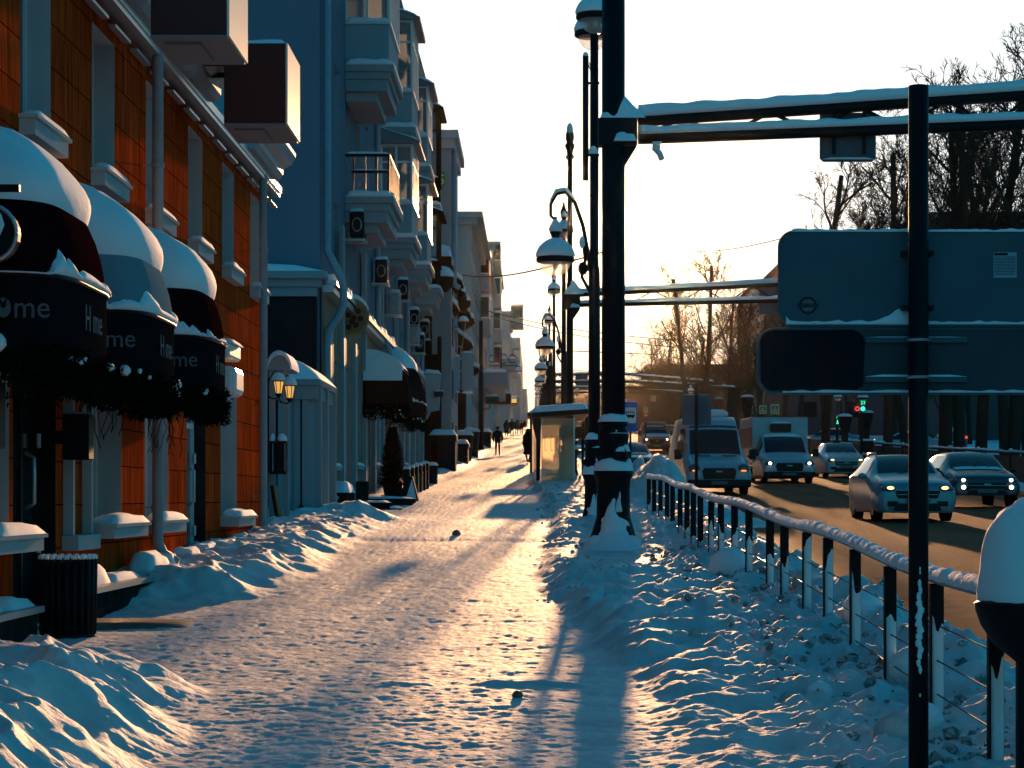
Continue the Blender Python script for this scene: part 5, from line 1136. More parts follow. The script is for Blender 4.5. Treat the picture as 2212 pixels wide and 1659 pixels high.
# snow covered terrace furniture and bins along the brown front
for i, (sx, Y, w, d, hh, lb, nm) in enumerate(((957, 96, 1.0, 1.6, 1.55, 'dark snow topped kiosk box at the foot of the brown front, nearest', 'terrace_box'), (990, 112, .9, 2.2, 1.0, 'low snow buried bench in front of the brown timber front', 'terrace_bench'),
        (1000, 118, 1.0, 1.5, 1.35, 'dark barrel stack under snow beside the brown front', 'terrace_barrel'), (1018, 130, .9, .9, 1.5, 'round dark bin with flat snowy lid near the slim utility post', 'terrace_bin'), (1042, 170, 1.2, 3, 1.2, 'dark steps block beyond the slim utility post', 'terrace_step'))):
    x = PX(sx, Y); tt = thing(nm, lb, 'terrace furniture', (x, Y, g(Y)), group='snowy furniture along the brown front')
    b = MB()
    if nm in ('terrace_bin', 'terrace_barrel'): b.lathe([(w*.42,0),(w*.46,hh*.4),(w*.5,hh*.9),(w*.5,hh)], n=18)
    else: b.box(-w/2, w/2, 0, d, -.1, hh*.85); b.box(-w/2-.05, w/2+.05, -.05, d+.05, hh*.85+.003, hh)
    part('body', b, M['dark'], tt, bevel=.02)
    s = MB(); spad(s, -w/2-.05, w/2+.05, -.1 if 'b' not in nm[8:9] else -w/2, d if nm not in ('terrace_bin','terrace_barrel') else w/2, hh+.002, .22, i); part('snow_cap', s, M['snow'], tt, smooth=True)
# slim black utility post
tt = thing('utility_post', 'slim black utility post standing at the building side of the pavement', 'post', (PX(1039,158), 158, g(158)-.1))
b = MB(); b.tube([(0,0,0),(0,0,5.0),(0,0,5.05),(0,0,PZ(693,158)-g(158)+.1)], [.19,.17,.15,.13], 12); part('shaft', b, M['black'], tt, smooth=True)
b = MB(); b.tube([(0,0,3.2),(-.6,0,3.3),(-.7,0,3.1)], .04, 6); b.tube([(0,0,2.9),(.55,0,3.0),(.75,0,3.9),(.3,0,4.3)], .05, 6); b.box(.3,1.2,-.1,.1,3.3,3.8); part('bracket', b, M['black'], tt)
s = MB(); sstrip(s, (.3,0,3.8), (1.2,0,3.8), .2, .15, 2); part('snow_cap', s, M['snow'], tt, smooth=True)
def block(name, label, X1, y0, y1, ztop, mt, mtend=None, floors=6, bayw=4.0, seed=0, roof=True, Xw=None, win=True, bals=(), eave=.4, wz0=None):
    t = thing(name, label, 'building', (X1-5, (y0+y1)/2, g(y0)-.5), group=None)
    ops = []; zb = g(y0)-1; fh = (ztop-g(y0)-.6)/floors
    if win:
        y = y0+1.2
        while y < y1-1.6:
            for f in range(floors):
                z = g(y0)+.9+fh*f
                if z+fh*.55 < ztop-.4: ops.append((y, y+1.5, z, z+fh*.55))
            y += bayw
    b = wallmb(X1, y0, y1, zb, ztop, ops); b.box((Xw or X1-12), X1-.35, y0+.001, y1, zb, ztop-.01); b.add([(X1-.35,y0,zb),(X1,y0,zb),(X1,y0,ztop),(X1-.35,y0,ztop)], [(0,1,2,3)])
    part('wall', b, M[mt], t, world=True)
    if len(ops) <= 60:
        for o in ops:
            b = MB(); b.box(X1-.34, X1-.28, *o); w = part('window', b, M['glass'], t, world=True)
            f = MB(); f.box(X1-.27, X1-.2, (o[0]+o[1])/2-.05, (o[0]+o[1])/2+.05, o[2], o[3]); f.box(X1-.27, X1-.2, o[0], o[0]+.08, o[2], o[3]); f.box(X1-.27, X1-.2, o[1]-.08, o[1], o[2], o[3]); part('frame', f, M['frame'], w, world=True)
    else:
        for o in ops[:90]: b = MB(); b.box(X1-.34, X1-.28, *o); part('window', b, M['glass'], t, world=True)
    if roof:
        b = MB(); b.box((Xw or X1-12)-.2, X1+eave, y0-eave, y1+.2, ztop, ztop+.35); b.box((Xw or X1-12), X1+eave*.5, y0-eave*.5, y1, ztop-.4, ztop-.002); rf = part('roof', b, M['pale' if mt != 'pale' else 'white'], t, world=True)
        s = MB(); spad(s, (Xw or X1-12)-.2, X1+eave, y0-eave, y1+.2, ztop+.351, .3, seed, 10, 10); part('roof_snow', s, M['snow'], rf, world=True, smooth=True)
    for (yy, z, w_, p_, gz) in bals:
        b = MB(); b.box(X1+.002, X1+p_, yy, yy+w_, z-.2, z); b.box(X1+.002, X1+p_-.06, yy+.05, yy+w_-.05, z+.002, z+1.0); bl = part('balcony', b, M['pale2' if mt == 'pale' else 'pale'], t, world=True)
        s = MB(); spad(s, X1+.01, X1+p_, yy, yy+w_, z+(1.001 if not gz else 2.65), .2, seed); part('balcony_snow', s, M['snow'], bl, world=True, smooth=True)
        if gz:
            b = MB(); n = 4
            for k in range(n+1): y = yy+.08+(w_-.2)*k/n; b.box(X1+p_-.12, X1+p_-.05, y-.04, y+.04, z+1.0, z+2.6)
            b.box(X1+.002, X1+p_, yy, yy+w_, z+2.55, z+2.649); b.box(X1+.002, X1+p_-.06, yy+.05, yy+.09, z+1.0, z+1.1); part('glazing_bars', b, M['frame'], bl, world=True); b = MB(); b.box(X1+.01, X1+p_-.13, yy+.12, yy+w_-.12, z+1.002, z+2.548); part('glazing', b, M['glass'], bl, world=True)
    return t
t = block('pale_building', 'pale building with a small green banner and a corner downpipe behind the brown front', -3.5, 98.5, 107, PZ(312, 100), 'pale', floors=6, bayw=4.2, seed=3, Xw=-14, eave=.3, bals=())
downpipe(t, -3.4, 99.2, PZ(312, 100)-.4, 10.5, .11, .25, None, False)
# green banner
tt = thing('green_banner', 'small green shop banner with white figure high on the pale building', 'banner', P(951, 420, 98))
b = MB(); p = [P(944,371,98.3), P(962,371,98.3), P(962,398,98.3), P(959,403,98.3), P(944,403,98.3)]; b.prism([(q.x, q.z) for q in p][::-1], 98.3, 98.4); part('board', b, M['green'], tt, world=True)
text('5', .62, M['swhite'], tt, Matrix.Translation(Vector((PX(953,98.3), 98.28, PZ(399,98.3)))-Vector(tt.location)) @ MXZ, extrude=.004)
block('corner_building', 'tall sage grey corner building with glazed balconies behind the slim utility post', -3.9, 145, 200, PZ(480, 147), 'pale2', floors=6, bayw=4.4, seed=5, eave=.7, bals=[(170, g(170)+z, 3.4, .7, True) for z in (8.4, 11.6)])
block('balcony_building', 'grey green building with a stack of projecting balconies farther up the left side', -3.8, 216, 262, PZ(545, 222), 'greenish', floors=7, bayw=5, seed=6, bals=[(219, g(219)+z, 4, .7, True) for z in (6, 9.2, 12.4, 15.6)])
block('tiled_tower', 'narrow sage building with grid joints and an open side balcony in the distance', -3.0, 280, 306, PZ(683, 283), 'greenish', floors=6, bayw=5, seed=7, bals=[(296, g(296)+13.5, 4, 1.6, True)])
block('gabled_building', 'small pale building with bay windows near the end of the street', -3.4, 330, 390, PZ(760, 335), 'pale2', floors=4, bayw=6, seed=8, bals=[(332, g(332)+z, 3, 1.2, False) for z in (4, 8, 12)])
block('end_building', 'flat roofed pale block closing the left side of the street', -2.6, 420, 520, PZ(733, 425), 'pale2', floors=8, bayw=9, seed=9, roof=False)
block('far_block', 'hazy far block beyond the end of the street left of the lamps', -2.0, 600, 700, PZ(842, 605), 'pale2', floors=6, bayw=12, seed=10, roof=False, Xw=-40)
# shop canopies along the far left pavement
for i, (xl, xr_, yt, yb, Y, mt_, lb) in enumerate(((1054, 1097, 804, 833, 176, 'pale', 'pale flat shop canopy box beyond the slim utility post, nearer one'), (1058, 1090, 833, 862, 182, 'pale', 'dark shop sign box under the nearer pale canopy'), (1086, 1118, 775, 800, 220, 'pale', 'pale shop sign box high up the street with iron scrollwork'),
        (1080, 1104, 850, 873, 224, 'dark', 'dark shop canopy in the middle distance on the left side'), (1100, 1118, 862, 873, 250, 'dark', 'low shop canopy near the walking group on the left side'))):
    tt = thing('shop_canopy', lb, 'shop canopy', P((xl+xr_)/2, yb, Y), group='shop canopies up the left side')
    b = MB(); b.box(min(-3.95, PX(xl,Y)), PX(xr_,Y), Y, Y+5, PZ(yb,Y), PZ(yt,Y)); part('box', b, M[mt_], tt, world=True)
    s = MB(); spad(s, min(-3.95, PX(xl,Y)), PX(xr_,Y), Y, Y+5, PZ(yt,Y)+.001, .3, i); part('snow_cap', s, M['snow'], tt, world=True, smooth=True)
tt = thing('lit_shop_sign', 'small glowing orange shop sign above the walking group', 'sign', P(1110, 866, 236))
b = MB(); b.box(PX(1103,236), PX(1116,236), 236, 236.2, PZ(870,236), PZ(862,236)); part('panel', b, M['lantern'], tt, world=True)
b = MB(); b.box(-3.9, PX(1103,236), 236.05, 236.15, PZ(867,236), PZ(865,236)); part('bracket', b, M['dark'], tt, world=True)
tt = thing('iron_scroll_lamp', 'black iron scrollwork bracket with a small bowl lamp on the left side of the street', 'lamp bracket', P(1085, 790, 205))
b = MB()
for k, (dx, r_) in enumerate(((-.9, .3), (0, .45), (.9, .35))): b.tube([(dx+r_*math.cos(a*PI/8), 0, .6+r_*math.sin(a*PI/8)) for a in range(15)], .05, 5)
b.tube([(-1.4,0,-.6),(-1.4,0,2.6)], .08, 6); b.tube([(-.1,0,-.6),(-.1,0,1.6)], .07, 6); b.tube([(-1.4,0,0),(1.4,0,0)], .05, 5); part('ironwork', b, M['black'], tt)
lamp_head(tt, (1.45, 0, -.5), .95)

# ------------------------------------------------------------------ bus shelter and stop sign
t = thing('bus_shelter', 'bus shelter with black corner post and frosted end glass glowing in the low sun', 'bus shelter', (PX(1215,76), 76, h(1.0,76)))
zg = g(76)-.05; zt = PZ(902,76); xl, xr_ = PX(1157,76), PX(1272,76)
b = MB(); b.prism([(xl+.02, zg), (xl+.13, zg), (xl+.17, PZ(950,76)), (xl+.19, zt), (xl-.1, zt), (xl-.08, PZ(925,76)), (xl+.02, PZ(950,76))], 76, 76.16); part('corner_post', b, M['black'], t, world=True, bevel=.01)
for x, y in ((xl+.02, 82), (xr_-.12, 82), (xr_-.12, 76)):
    b = MB(); b.box(x, x+.09, y, y+.12, zg, zt); part('post', b, M['black'], t, world=True)
b = MB(); b.hexa([(xl-.12,75.85,zt),(xr_,75.85,zt+.12),(xr_,82.3,zt+.12),(xl-.12,82.3,zt),(xl-.12,75.85,zt+.16),(xr_,75.85,zt+.28),(xr_,82.3,zt+.28),(xl-.12,82.3,zt+.16)]); rf = part('roof', b, M['black'], t, world=True, bevel=.01)
s = MB(); s.grid(lambda u, v: (xl-.13+(xr_-xl+.13)*u, 75.83+6.5*v, zt+.161+.12*u+.22*(1-(1-min(1,min(u,1-u)*12))**2)*(1-(1-min(1,min(v,1-v)*16))**2)), [i/24 for i in range(25)], [0,.01,.02,.04,.08,.5,.92,.98,1]); part('roof_snow', s, M['snow'], rf, world=True, smooth=True)
b = MB(); b.box(xl+.20, xr_-.5, 76.06, 76.075, zg+.12, zt-.02); gp_ = part('end_glass', b, M['frost'], t, world=True)
b = MB()
for k in range(4):
    x = PX(1187+13*k-8, 76); b.tube([(x+.03*math.cos(a*PI/8), 76.05, PZ(1745/1.8228*0+970,76)+(.42 if math.sin(a*PI/8) >= 0 else -.0)-.02+.03*math.sin(a*PI/8)) for a in range(17)], .009, 5)
part('etched_slot', b, M['letter'], gp_, world=True)
b = MB(); b.box(xl+.19, xl+.22, 76.03, 76.09, zg+.1, zt); b.box(xr_-.5, xr_-.45, 76.03, 76.09, zg+.1, zt); part('glass_trim', b, M['metal'], t, world=True)
b = MB(); b.box(PX(1208,76), PX(1272,76), 76.3, 76.36, PZ(948,76), PZ(922,76)); part('timetable_case', b, M['dark'], t, world=True)
b = MB(); b.box(xl+.3, xr_-.6, 78, 78.4, zg+.42, zg+.48); b.box(xl+.35, xl+.4, 78, 78.35, zg, zg+.42); b.box(xr_-.7, xr_-.65, 78, 78.35, zg, zg+.42); part('bench', b, M['wood'], t, world=True)
t = thing('shelter', 'second glowing bus shelter just left of and behind the first one', 'bus shelter', (.1, 96, g(96)))
b = MB(); b.box(-.3,-.2,0,.1,0,2.3); b.box(1.2,1.3,0,.1,0,2.3); b.box(-.4,1.4,-.1,3,2.3,2.45); part('frame', b, M['black'], t); b = MB(); b.box(-.2,1.2,.04,.05,.1,2.3); part('glass', b, M['frost'], t); s = MB(); spad(s,-.4,1.4,-.1,3,2.451,.18,4); part('roof_snow', s, M['snow'], t, smooth=True)
# blue bus stop sign
Y = 62; t = thing('bus_stop_sign', 'blue bus stop sign with a bus pictogram right of the thick post', 'road sign', (PX(1362,Y), Y, h(PX(1362,Y),Y)))
b = MB(); b.prism(rrect(PX(1346,Y), PX(1377,Y), PZ(933,Y), PZ(868,Y), .05), Y, Y+.02); part('plate', b, M['sblue'], t, world=True)
b = MB(); b.prism(rrect(PX(1349.5,Y), PX(1374,Y), PZ(914,Y), PZ(880,Y), .03), Y-.008, Y-.003); part('white_field', b, M['swhite'], t, world=True)
b = MB(); xa, xb = PX(1352,Y), PX(1371,Y); z0, z1 = PZ(904,Y), PZ(889,Y); b.prism(rrect(xa, xb, z0+.03, z1, .025), Y-.014, Y-.010); b.cyl((xa+.06,Y-.014,z0+.03),(xa+.06,Y-.009,z0+.03),.028,n=12); b.cyl((xb-.06,Y-.014,z0+.03),(xb-.06,Y-.009,z0+.03),.028,n=12); pc = part('bus_pictogram', b, M['dark'], t, world=True)
b = MB()
for k in range(4): b.box(xa+.02+.052*k, xa+.06+.052*k, Y-.018, Y-.0145, z1-.085, z1-.025)
part('bus_window', b, M['swhite'], pc, world=True)
b = MB(); b.cyl((PX(1362,Y), Y+.05, h(PX(1362,Y),Y)-.2), (PX(1362,Y), Y+.05, PZ(870,Y)), .028); part('pole', b, M['black'], t, world=True)
s = MB(); sstrip(s, (PX(1347,Y),Y+.01,PZ(868,Y)), (PX(1376,Y),Y+.01,PZ(868,Y)), .03, .02, 3); part('snow_cap', s, M['snow'], t, world=True, smooth=True)
# grey back of a sign on a thin pole in front of the van
Y = 60; t = thing('small_sign', 'rectangular grey sign back on a thin black pole in front of the white van', 'road sign', (PX(1504,Y), Y, g(Y)))
b = MB(); b.prism(rrect(PX(1473.5,Y), PX(1536,Y), PZ(918,Y), PZ(853,Y), .03), Y, Y+.01); part('plate', b, M['signback'], t, world=True)
b = MB(); b.cyl((PX(1504,Y),Y-.04,g(Y)-.3), (PX(1504,Y),Y-.04,PZ(830,Y)), .042, n=14); part('pole', b, M['black'], t, world=True, smooth=True)
s = MB(); sstrip(s, (PX(1474,Y),Y,PZ(853,Y)), (PX(1536,Y),Y,PZ(853,Y)), .02, .012, 3); part('snow_cap', s, M['snow'], t, world=True, smooth=True)
# pedestrian crossing signs, no entry sign
def crossing(sx, sy, w, Y, label, noentry=False, post=True):
    t = thing('crossing_sign', label, 'road sign', (PX(sx,Y), Y, g(Y)), group='yellow bordered pedestrian crossing signs'); hw = w/2/FOC*Y; x, z = PX(sx,Y), PZ(sy,Y)
    b = MB(); b.prism(rrect(x-hw*1.0, x+hw*1.0, z-hw*1.15, z+hw*1.15, hw*.12), Y, Y+.03); part('yellow_border', b, M['syel'], t, world=True)
    b = MB(); b.box(x-hw*.72, x+hw*.72, Y-.008, Y-.002, z-hw*.82, z+hw*.82); part('blue_field', b, M['sblue'], t, world=True)
    b = MB(); b.prism([(x-hw*.58, z-hw*.6), (x+hw*.58, z-hw*.6), (x, z+hw*.62)], Y-.015, Y-.010); tr = part('white_triangle', b, M['swhite'], t, world=True)
    b = MB(); q = hw*.55; b.ball((x+.02*q, Y-.018, z+q*.35), q*.12, .003, q*.12, n=8); b.prism([(x-q*.14,z+q*.2),(x-q*.2,z-q*.3),(x-q*.55,z-q*.95),(x-q*.38,z-q*.95),(x,z-q*.35),(x+q*.35,z-q*.95),(x+q*.5,z-q*.95),(x+q*.18,z-q*.2),(x+q*.12,z+q*.2)][::-1], Y-.019, Y-.016); part('walking_figure', b, M['dark'], tr, world=True)
    if noentry:
        zz = z-hw*2.3; b = MB(); b.cyl((x,Y,zz),(x,Y+.02,zz), hw*1.0, n=24); part('no_entry_disc', b, M['sred'], t, world=True); b = MB(); b.box(x-hw*.7,x+hw*.7,Y-.01,Y-.003,zz-hw*.15,zz+hw*.15); part('white_bar', b, M['swhite'], t, world=True)
    if post: b = MB(); b.cyl((x,Y+.09,g(Y)-.2),(x,Y+.09,z+hw), .045, n=8); part('pole', b, M['dark'], t, world=True)
crossing(1648, 885, 16, 118, 'pedestrian crossing sign with yellow border above the box truck, left of the pair')
crossing(1674, 884, 19, 112, 'pedestrian crossing sign with yellow border above the box truck, right of the pair')
crossing(1411.5, 861, 9.5, 175, 'faded crossing sign standing highest above the oncoming minivan')
crossing(1394.5, 886, 9.5, 170, 'crossing sign with a red no entry disc under it above the minivan', True)

# ------------------------------------------------------------------ park side: low fence, trees, buildings behind
t = thing('park_fence', 'long low black fence with a snowy rail beyond the road', 'fence', (16.6, 140, g(140)))
def pfz(y): return g(y)+1.0
ys_ = list(range(58, 330, 6))
b = MB(); b.tube([(16.6, y, pfz(y)) for y in ys_], .05, 8); part('top_rail', b, M['black'], t, world=True, smooth=True)
s = MB()
for i in range(len(ys_)-1): sstrip(s, (16.6, ys_[i], pfz(ys_[i])+.03), (16.6, ys_[i+1], pfz(ys_[i+1])+.03), .10, .06, i, n=20, bump=.6, endr=False)
part('rail_snow', s, M['snow'], t, world=True, smooth=True)
for i in range(len(ys_)-1):
    y = ys_[i]; b = MB(); b.hexa([(16.58,y+.06,g(y)),(16.62,y+.06,g(y)),(16.62,y+5.94,g(y+6)),(16.58,y+5.94,g(y+6)),(16.58,y+.06,pfz(y)-.1),(16.62,y+.06,pfz(y)-.1),(16.62,y+5.94,pfz(y+6)-.1),(16.58,y+5.94,pfz(y+6)-.1)]); part('panel', b, M['black'], t, world=True)
    b = MB(); b.box(16.55,16.65,y-.05,y+.05,g(y)-.2,pfz(y)+.04); p = part('post', b, M['black'], t, world=True)
    b = MB(); b.ball((16.6,y,pfz(y)+.08), .08, n=8); part('knob_snow', b, M['snow'], p, world=True, smooth=True)

def tree_mesh(seed, H_, spread=.5, dens=1.0, lean=0, fork=False):
    """bare winter tree: trunk with limbs, and a crown of fine twigs"""
    rr = random.Random(seed); tr = MB(); cr_ = MB()
    def grow(p, d, L_, r, lvl):
        n = 4 if lvl < 2 else 3; pts = [p.copy()]; rs = [r]; q = p.copy(); dd = d.copy(); seg = n
        for i in range(seg):
            dd = (dd+Vector((rr.gauss(0,1), rr.gauss(0,1), rr.gauss(.25 if lvl else .1,.5)))*(.06 if lvl == 0 else .16)).normalized(); q = q+dd*L_/seg; pts.append(q.copy()); rs.append(r*(1-.55*(i+1)/seg) if lvl else r*(1-.5*(i+1)/seg))
        (tr if lvl < 3 else cr_).tube(pts, rs, 9 if lvl == 0 else 5 if lvl < 3 else 3, cap=lvl < 2)
        if lvl >= 5: return
        k = [int(12*dens), 5, 4, 4, 3][lvl]
        for j in range(k):
            u = (.34+.64*rr.random()) if lvl == 0 else (.22+.78*rr.random()); i = min(seg-1, int(u*seg)); f = u*seg-i; bp = pts[i].lerp(pts[i+1], f); br = rs[i]+(rs[i+1]-rs[i])*f
            ax = (pts[i+1]-pts[i]).normalized(); a = rr.random()*2*PI; side = ax.cross(Vector((math.cos(a), math.sin(a), .3))).normalized()
            ang = R(rr.uniform(24, 50)); nd = (ax*math.cos(ang)+side*math.sin(ang)+Vector((0,0,.12))).normalized()
            ln = (H_*.28*(1.15-u)*1.3*spread*2+H_*.05) if lvl == 0 else L_*rr.uniform(.38,.62)
            grow(bp, nd, ln, max(.012 if lvl > 2 else .02, br*rr.uniform(.35,.55)), lvl+1)
    base = Vector((0,0,-.3)); grow(base, Vector((lean, 0, 1)).normalized(), H_, .013*H_+.05, 0)
    if fork: grow(Vector((0,0,H_*.15)), Vector((.22, .05, 1)).normalized(), H_*.8, .011*H_, 0)
    return mesh('trunk', tr, True), mesh('crown', cr_)
arch = []
for i, (s_, H_, sp, dn, ln, fk) in enumerate(((11, 13.5, .50, 1.0, 0, False), (12, 12, .55, 1.0, .05, False), (13, 15, .42, .9, 0, False), (14, 11, .6, 1.0, -.18, False), (15, 14, .5, .8, .03, True), (16, 9, .55, .9, 0, False))):
    a, c = tree_mesh(s_, H_, sp, dn, ln, fk); a.materials.append(M['bark']); c.materials.append(M['twig']); arch.append((a, c, H_))
def tree(x, y, k, rz, sc, label, group, gz=None):
    t = thing('bare_tree', label, 'tree', (x, y, g(y) if gz is None else gz), group, rz); t.scale = (sc, sc, sc)
    a, c, H_ = arch[k]
    for nm, me in (('trunk', a), ('crown', c)): o = bpy.data.objects.new(nm, me); C.objects.link(o); o.parent = t
    return t
rr = random.Random(77)
near = [(18.2, 90, 2, 'tallest bare tree rising at the upper right corner of the view'), (17.9, 99, 0, 'thick trunked bare tree whose crown fills the gap right of the black pole'), (18.7, 107, 4, 'forked bare tree close to the right side of the black pole'), (19.7, 104, 2, 'straight bare tree between the forked tree and the corner tree'),
        (20.6, 103, 1, 'fine twigged bare tree behind the tallest corner tree'), (21.9, 108, 0, 'dark bare tree trunk seen behind the dark crossover'), (18.4, 116, 3, 'slanting dark trunk beside the traffic lights'), (18.6, 124, 4, 'forked dark trunk left of the traffic lights'), (20.5, 118, 2, 'straight bare tree seen just left of the black pole above the large sign')]
for i, (x, y, k, lb) in enumerate(near): tree(x, y, k, rr.random()*6, (1.12 if k != 3 else 1.0)+.08*rr.random(), lb, 'bare park trees behind the low fence')
far = []
y = 130
while y < 470:
    for row in range(4):
        if rr.random() < .82: far.append((19.0+row*rr.uniform(6.5, 8.5)+rr.uniform(-.8, .8), y+rr.uniform(-3, 3)))
    y += rr.uniform(8, 12)*(1+(y-130)/300)
for row in (26, 34):
    for y in range(96, 135, 12): far.append((row+rr.uniform(-2,2), y+rr.uniform(-3,3)))
for x, y in far:
    k = rr.choice([0, 0, 1, 2, 3, 4, 5, 5]); s_ = rr.uniform(.72, 1.02)
    tree(x, y, k, rr.random()*6, s_, 'bare tree in the dense dark park rows farther up the road' if y > 130 else 'bare tree deeper in the park behind the front row', 'far park trees' if y > 130 else 'inner park trees')
for i, (sx, Y, k, s_, lb) in enumerate(((1487, 150, 2, .62, 'thin lone bare tree seen under the second arm, left one'), (1520, 165, 0, .78, 'bare tree seen under the second arm right of the thin lone one'), (1780, 128, 0, .95, 'bare tree top peeking over the left part of the large sign'))):
    tree(PX(sx, Y)+0, Y, k, i*2.0, s_*1.25, lb, 'bare park trees behind the low fence')
# thicket far off that reads as one mass
b = MB(); rr = random.Random(9)
for i in range(5200):
    y = rr.uniform(300, 560); x = rr.uniform(16, 95) if y < 500 else rr.uniform(8, 95); z = g(y); hh = rr.uniform(1.5, 9.5); v = Vector((rr.gauss(0,.25), rr.gauss(0,.25), 1))*hh; w_ = .05+.05*rr.random(); u = Vector((w_, 0, 0)); c = Vector((x, y, z))
    b.add([c-u, c+u, c+v], [(0,1,2)])
    for k in range(4): f = rr.uniform(.3,.9); c2 = c+v*f; v2 = Vector((rr.gauss(0,1), rr.gauss(0,1), .9)).normalized()*rr.uniform(.8,2); b.add([c2-u*.4, c2+u*.4, c2+v2], [(0,1,2)])
solo('far_thicket', b, M['twig'], 'far brown thicket closing the view up the road', 'thicket', kind='stuff')
def slabb(name, label, x0, x1, y0, y1, ztop, mt, wn_=True):
    t = thing(name, label, 'building', ((x0+x1)/2, y0, g(y0)-1)); b = MB(); b.box(x0, x1, y0, y1, g(y0)-1, ztop); part('wall', b, M[mt], t, world=True)
    if wn_:
        z = g(y0)+2
        while z < ztop-2:
            n = int((x1-x0)/5)
            for k in range(n): x = x0+2+5*k; w = MB(); w.box(x, x+1.8, y0-.02, y0+.1, z, z+1.7); part('window', w, M['glass'], t, world=True)
            z += 4
    b = MB(); b.box(x0-.5, x1+.5, y0-.5, y1, ztop+.002, ztop+.4); rf = part('roof', b, M['farwall'], t, world=True); s = MB(); spad(s, x0-.5, x1+.5, y0-.5, y1, ztop+.401, .5, 3); part('roof_snow', s, M['snow'], rf, world=True, smooth=True)
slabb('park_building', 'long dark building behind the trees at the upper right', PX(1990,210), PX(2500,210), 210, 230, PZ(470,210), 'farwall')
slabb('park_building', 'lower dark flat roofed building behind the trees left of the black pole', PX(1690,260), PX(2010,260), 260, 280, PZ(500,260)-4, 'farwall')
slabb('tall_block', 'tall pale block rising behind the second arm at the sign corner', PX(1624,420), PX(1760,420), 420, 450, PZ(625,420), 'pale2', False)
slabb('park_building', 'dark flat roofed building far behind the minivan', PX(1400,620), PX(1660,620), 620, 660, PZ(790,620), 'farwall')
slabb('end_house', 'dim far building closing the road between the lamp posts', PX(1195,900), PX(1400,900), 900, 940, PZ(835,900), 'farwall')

# ------------------------------------------------------------------ traffic lights, pillars, cars beyond the trees
Y = 112; t = thing('traffic_light', 'green traffic light with a red ring and green countdown between the trees', 'traffic light', (PX(1862,Y), Y, g(Y)))
b = MB(); b.box(PX(1845,Y), PX(1869,Y), Y, Y+.2, PZ(889,Y), PZ(876,Y)); b.box(PX(1857,Y), PX(1869,Y), Y-.001, Y+.2, PZ(876,Y)+.002, PZ(864,Y)); part('housing', b, M['signback'], t, world=True)
b = MB(); c = P(1864,883,Y); b.cyl((c.x,Y-.03,c.z),(c.x,Y-.005,c.z), .11, n=16); part('green_lamp', b, M['lgreen'], t, world=True)
b = MB(); c = P(1852,883,Y); b.tube([(c.x+.09*math.cos(k*PI/6),Y-.03,c.z+.09*math.sin(k*PI/6)) for k in range(13)], .022, 6, cap=False); part('red_ring', b, M['lred'], t, world=True)
text('23', .24, M['lgreen'], t, Matrix.Translation(P(1864,873.5,Y)+Vector((0,-.05,0))-Vector(t.location)) @ MXZ, extrude=.004, name='countdown')
b = MB(); b.cyl((PX(1862,Y),Y+.1,g(Y)),(PX(1862,Y),Y+.1,PZ(889,Y)), .06); part('pole', b, M['dark'], t, world=True)
t = thing('pedestrian_light', 'lit green pedestrian light with a countdown of 11 on a dark post', 'traffic light', (PX(1809,Y), Y, g(Y)))
b = MB(); b.box(PX(1804,Y), PX(1815,Y), Y, Y+.2, PZ(916,Y), PZ(899,Y)); part('housing', b, M['dark'], t, world=True)
b = MB(); c = P(1809,911.5,Y); b.ball((c.x,Y-.02,c.z+.06), .03, .01, .03, n=8); b.tube([(c.x,Y-.02,c.z+.03),(c.x,Y-.02,c.z-.02)], .035, 6); b.tube([(c.x-.01,Y-.02,c.z-.02),(c.x-.04,Y-.02,c.z-.10)], .016, 5); b.tube([(c.x+.01,Y-.02,c.z-.02),(c.x+.04,Y-.02,c.z-.10)], .016, 5); part('green_figure', b, M['lgreen'], t, world=True)
text('11', .17, M['lgreen'], t, Matrix.Translation(P(1809.5,904.5,Y)+Vector((0,-.02,0))-Vector(t.location)) @ MXZ, extrude=.004, name='countdown')
b = MB(); b.cyl((PX(1809,Y),Y+.1,g(Y)),(PX(1809,Y),Y+.1,PZ(916,Y)), .07); part('pole', b, M['dark'], t, world=True)
for i, (sx, sy, Y, lb) in enumerate(((1864, 862, 118, 'round park lamp glowing behind the traffic light'), (1492, 846, 190, 'round park lamp with a bright underside above the white van'), (1810, 860, 150, 'small park lamp among the trunks over the pedestrian light'))):
    t = thing('park_lamp', lb, 'street lamp', (PX(sx,Y), Y, g(Y)), group='park lamps'); z = PZ(sy,Y)-g(Y)
    lamp_head(t, (0,0,z), .8); b = MB(); b.tube([(0,.05,0),(0,.05,z+.9),(0,0,z+.9),(0,0,z+.5)], .05, 6); part('pole', b, M['black'], t)
for i, (sx, yb, yt, Y, lb) in enumerate(((1825, 967, 900, 106, 'dark stone pillar topped with snow, left one by the low fence'), (1872, 960, 892, 114, 'dark pillar with a snowy urn cap right of the traffic light'), (1614, 968, 858, 122, 'dark square pillar with snow left of the box truck'), (1552, 930, 862, 170, 'slim dark pillar with a snow cap seen over the van'))):
    x = PX(sx, Y); t = thing('stone_pillar', lb, 'pillar', (x, Y, g(Y)), group='snow topped pillars in the park'); z = PZ(yt,Y)-g(Y)
    b = MB(); b.box(-.28,.28,-.28,.28,-.1,z*.45); b.lathe([(.14,z*.45),(.16,z*.7),(.30,z*.9),(.32,z)], n=14); part('body', b, M['stone'], t, bevel=.01)
    s = MB(); s.ball((0,0,z), .35, .35, .14, n=14, lo=0); s.v = s.v; part('snow_cap', s, M['snow'], t, smooth=True)
    s = MB(); spad(s, -.30, .30, -.30, -.14, z*.45+.001, .1, i); part('ledge_snow', s, M['snow'], t, smooth=True)

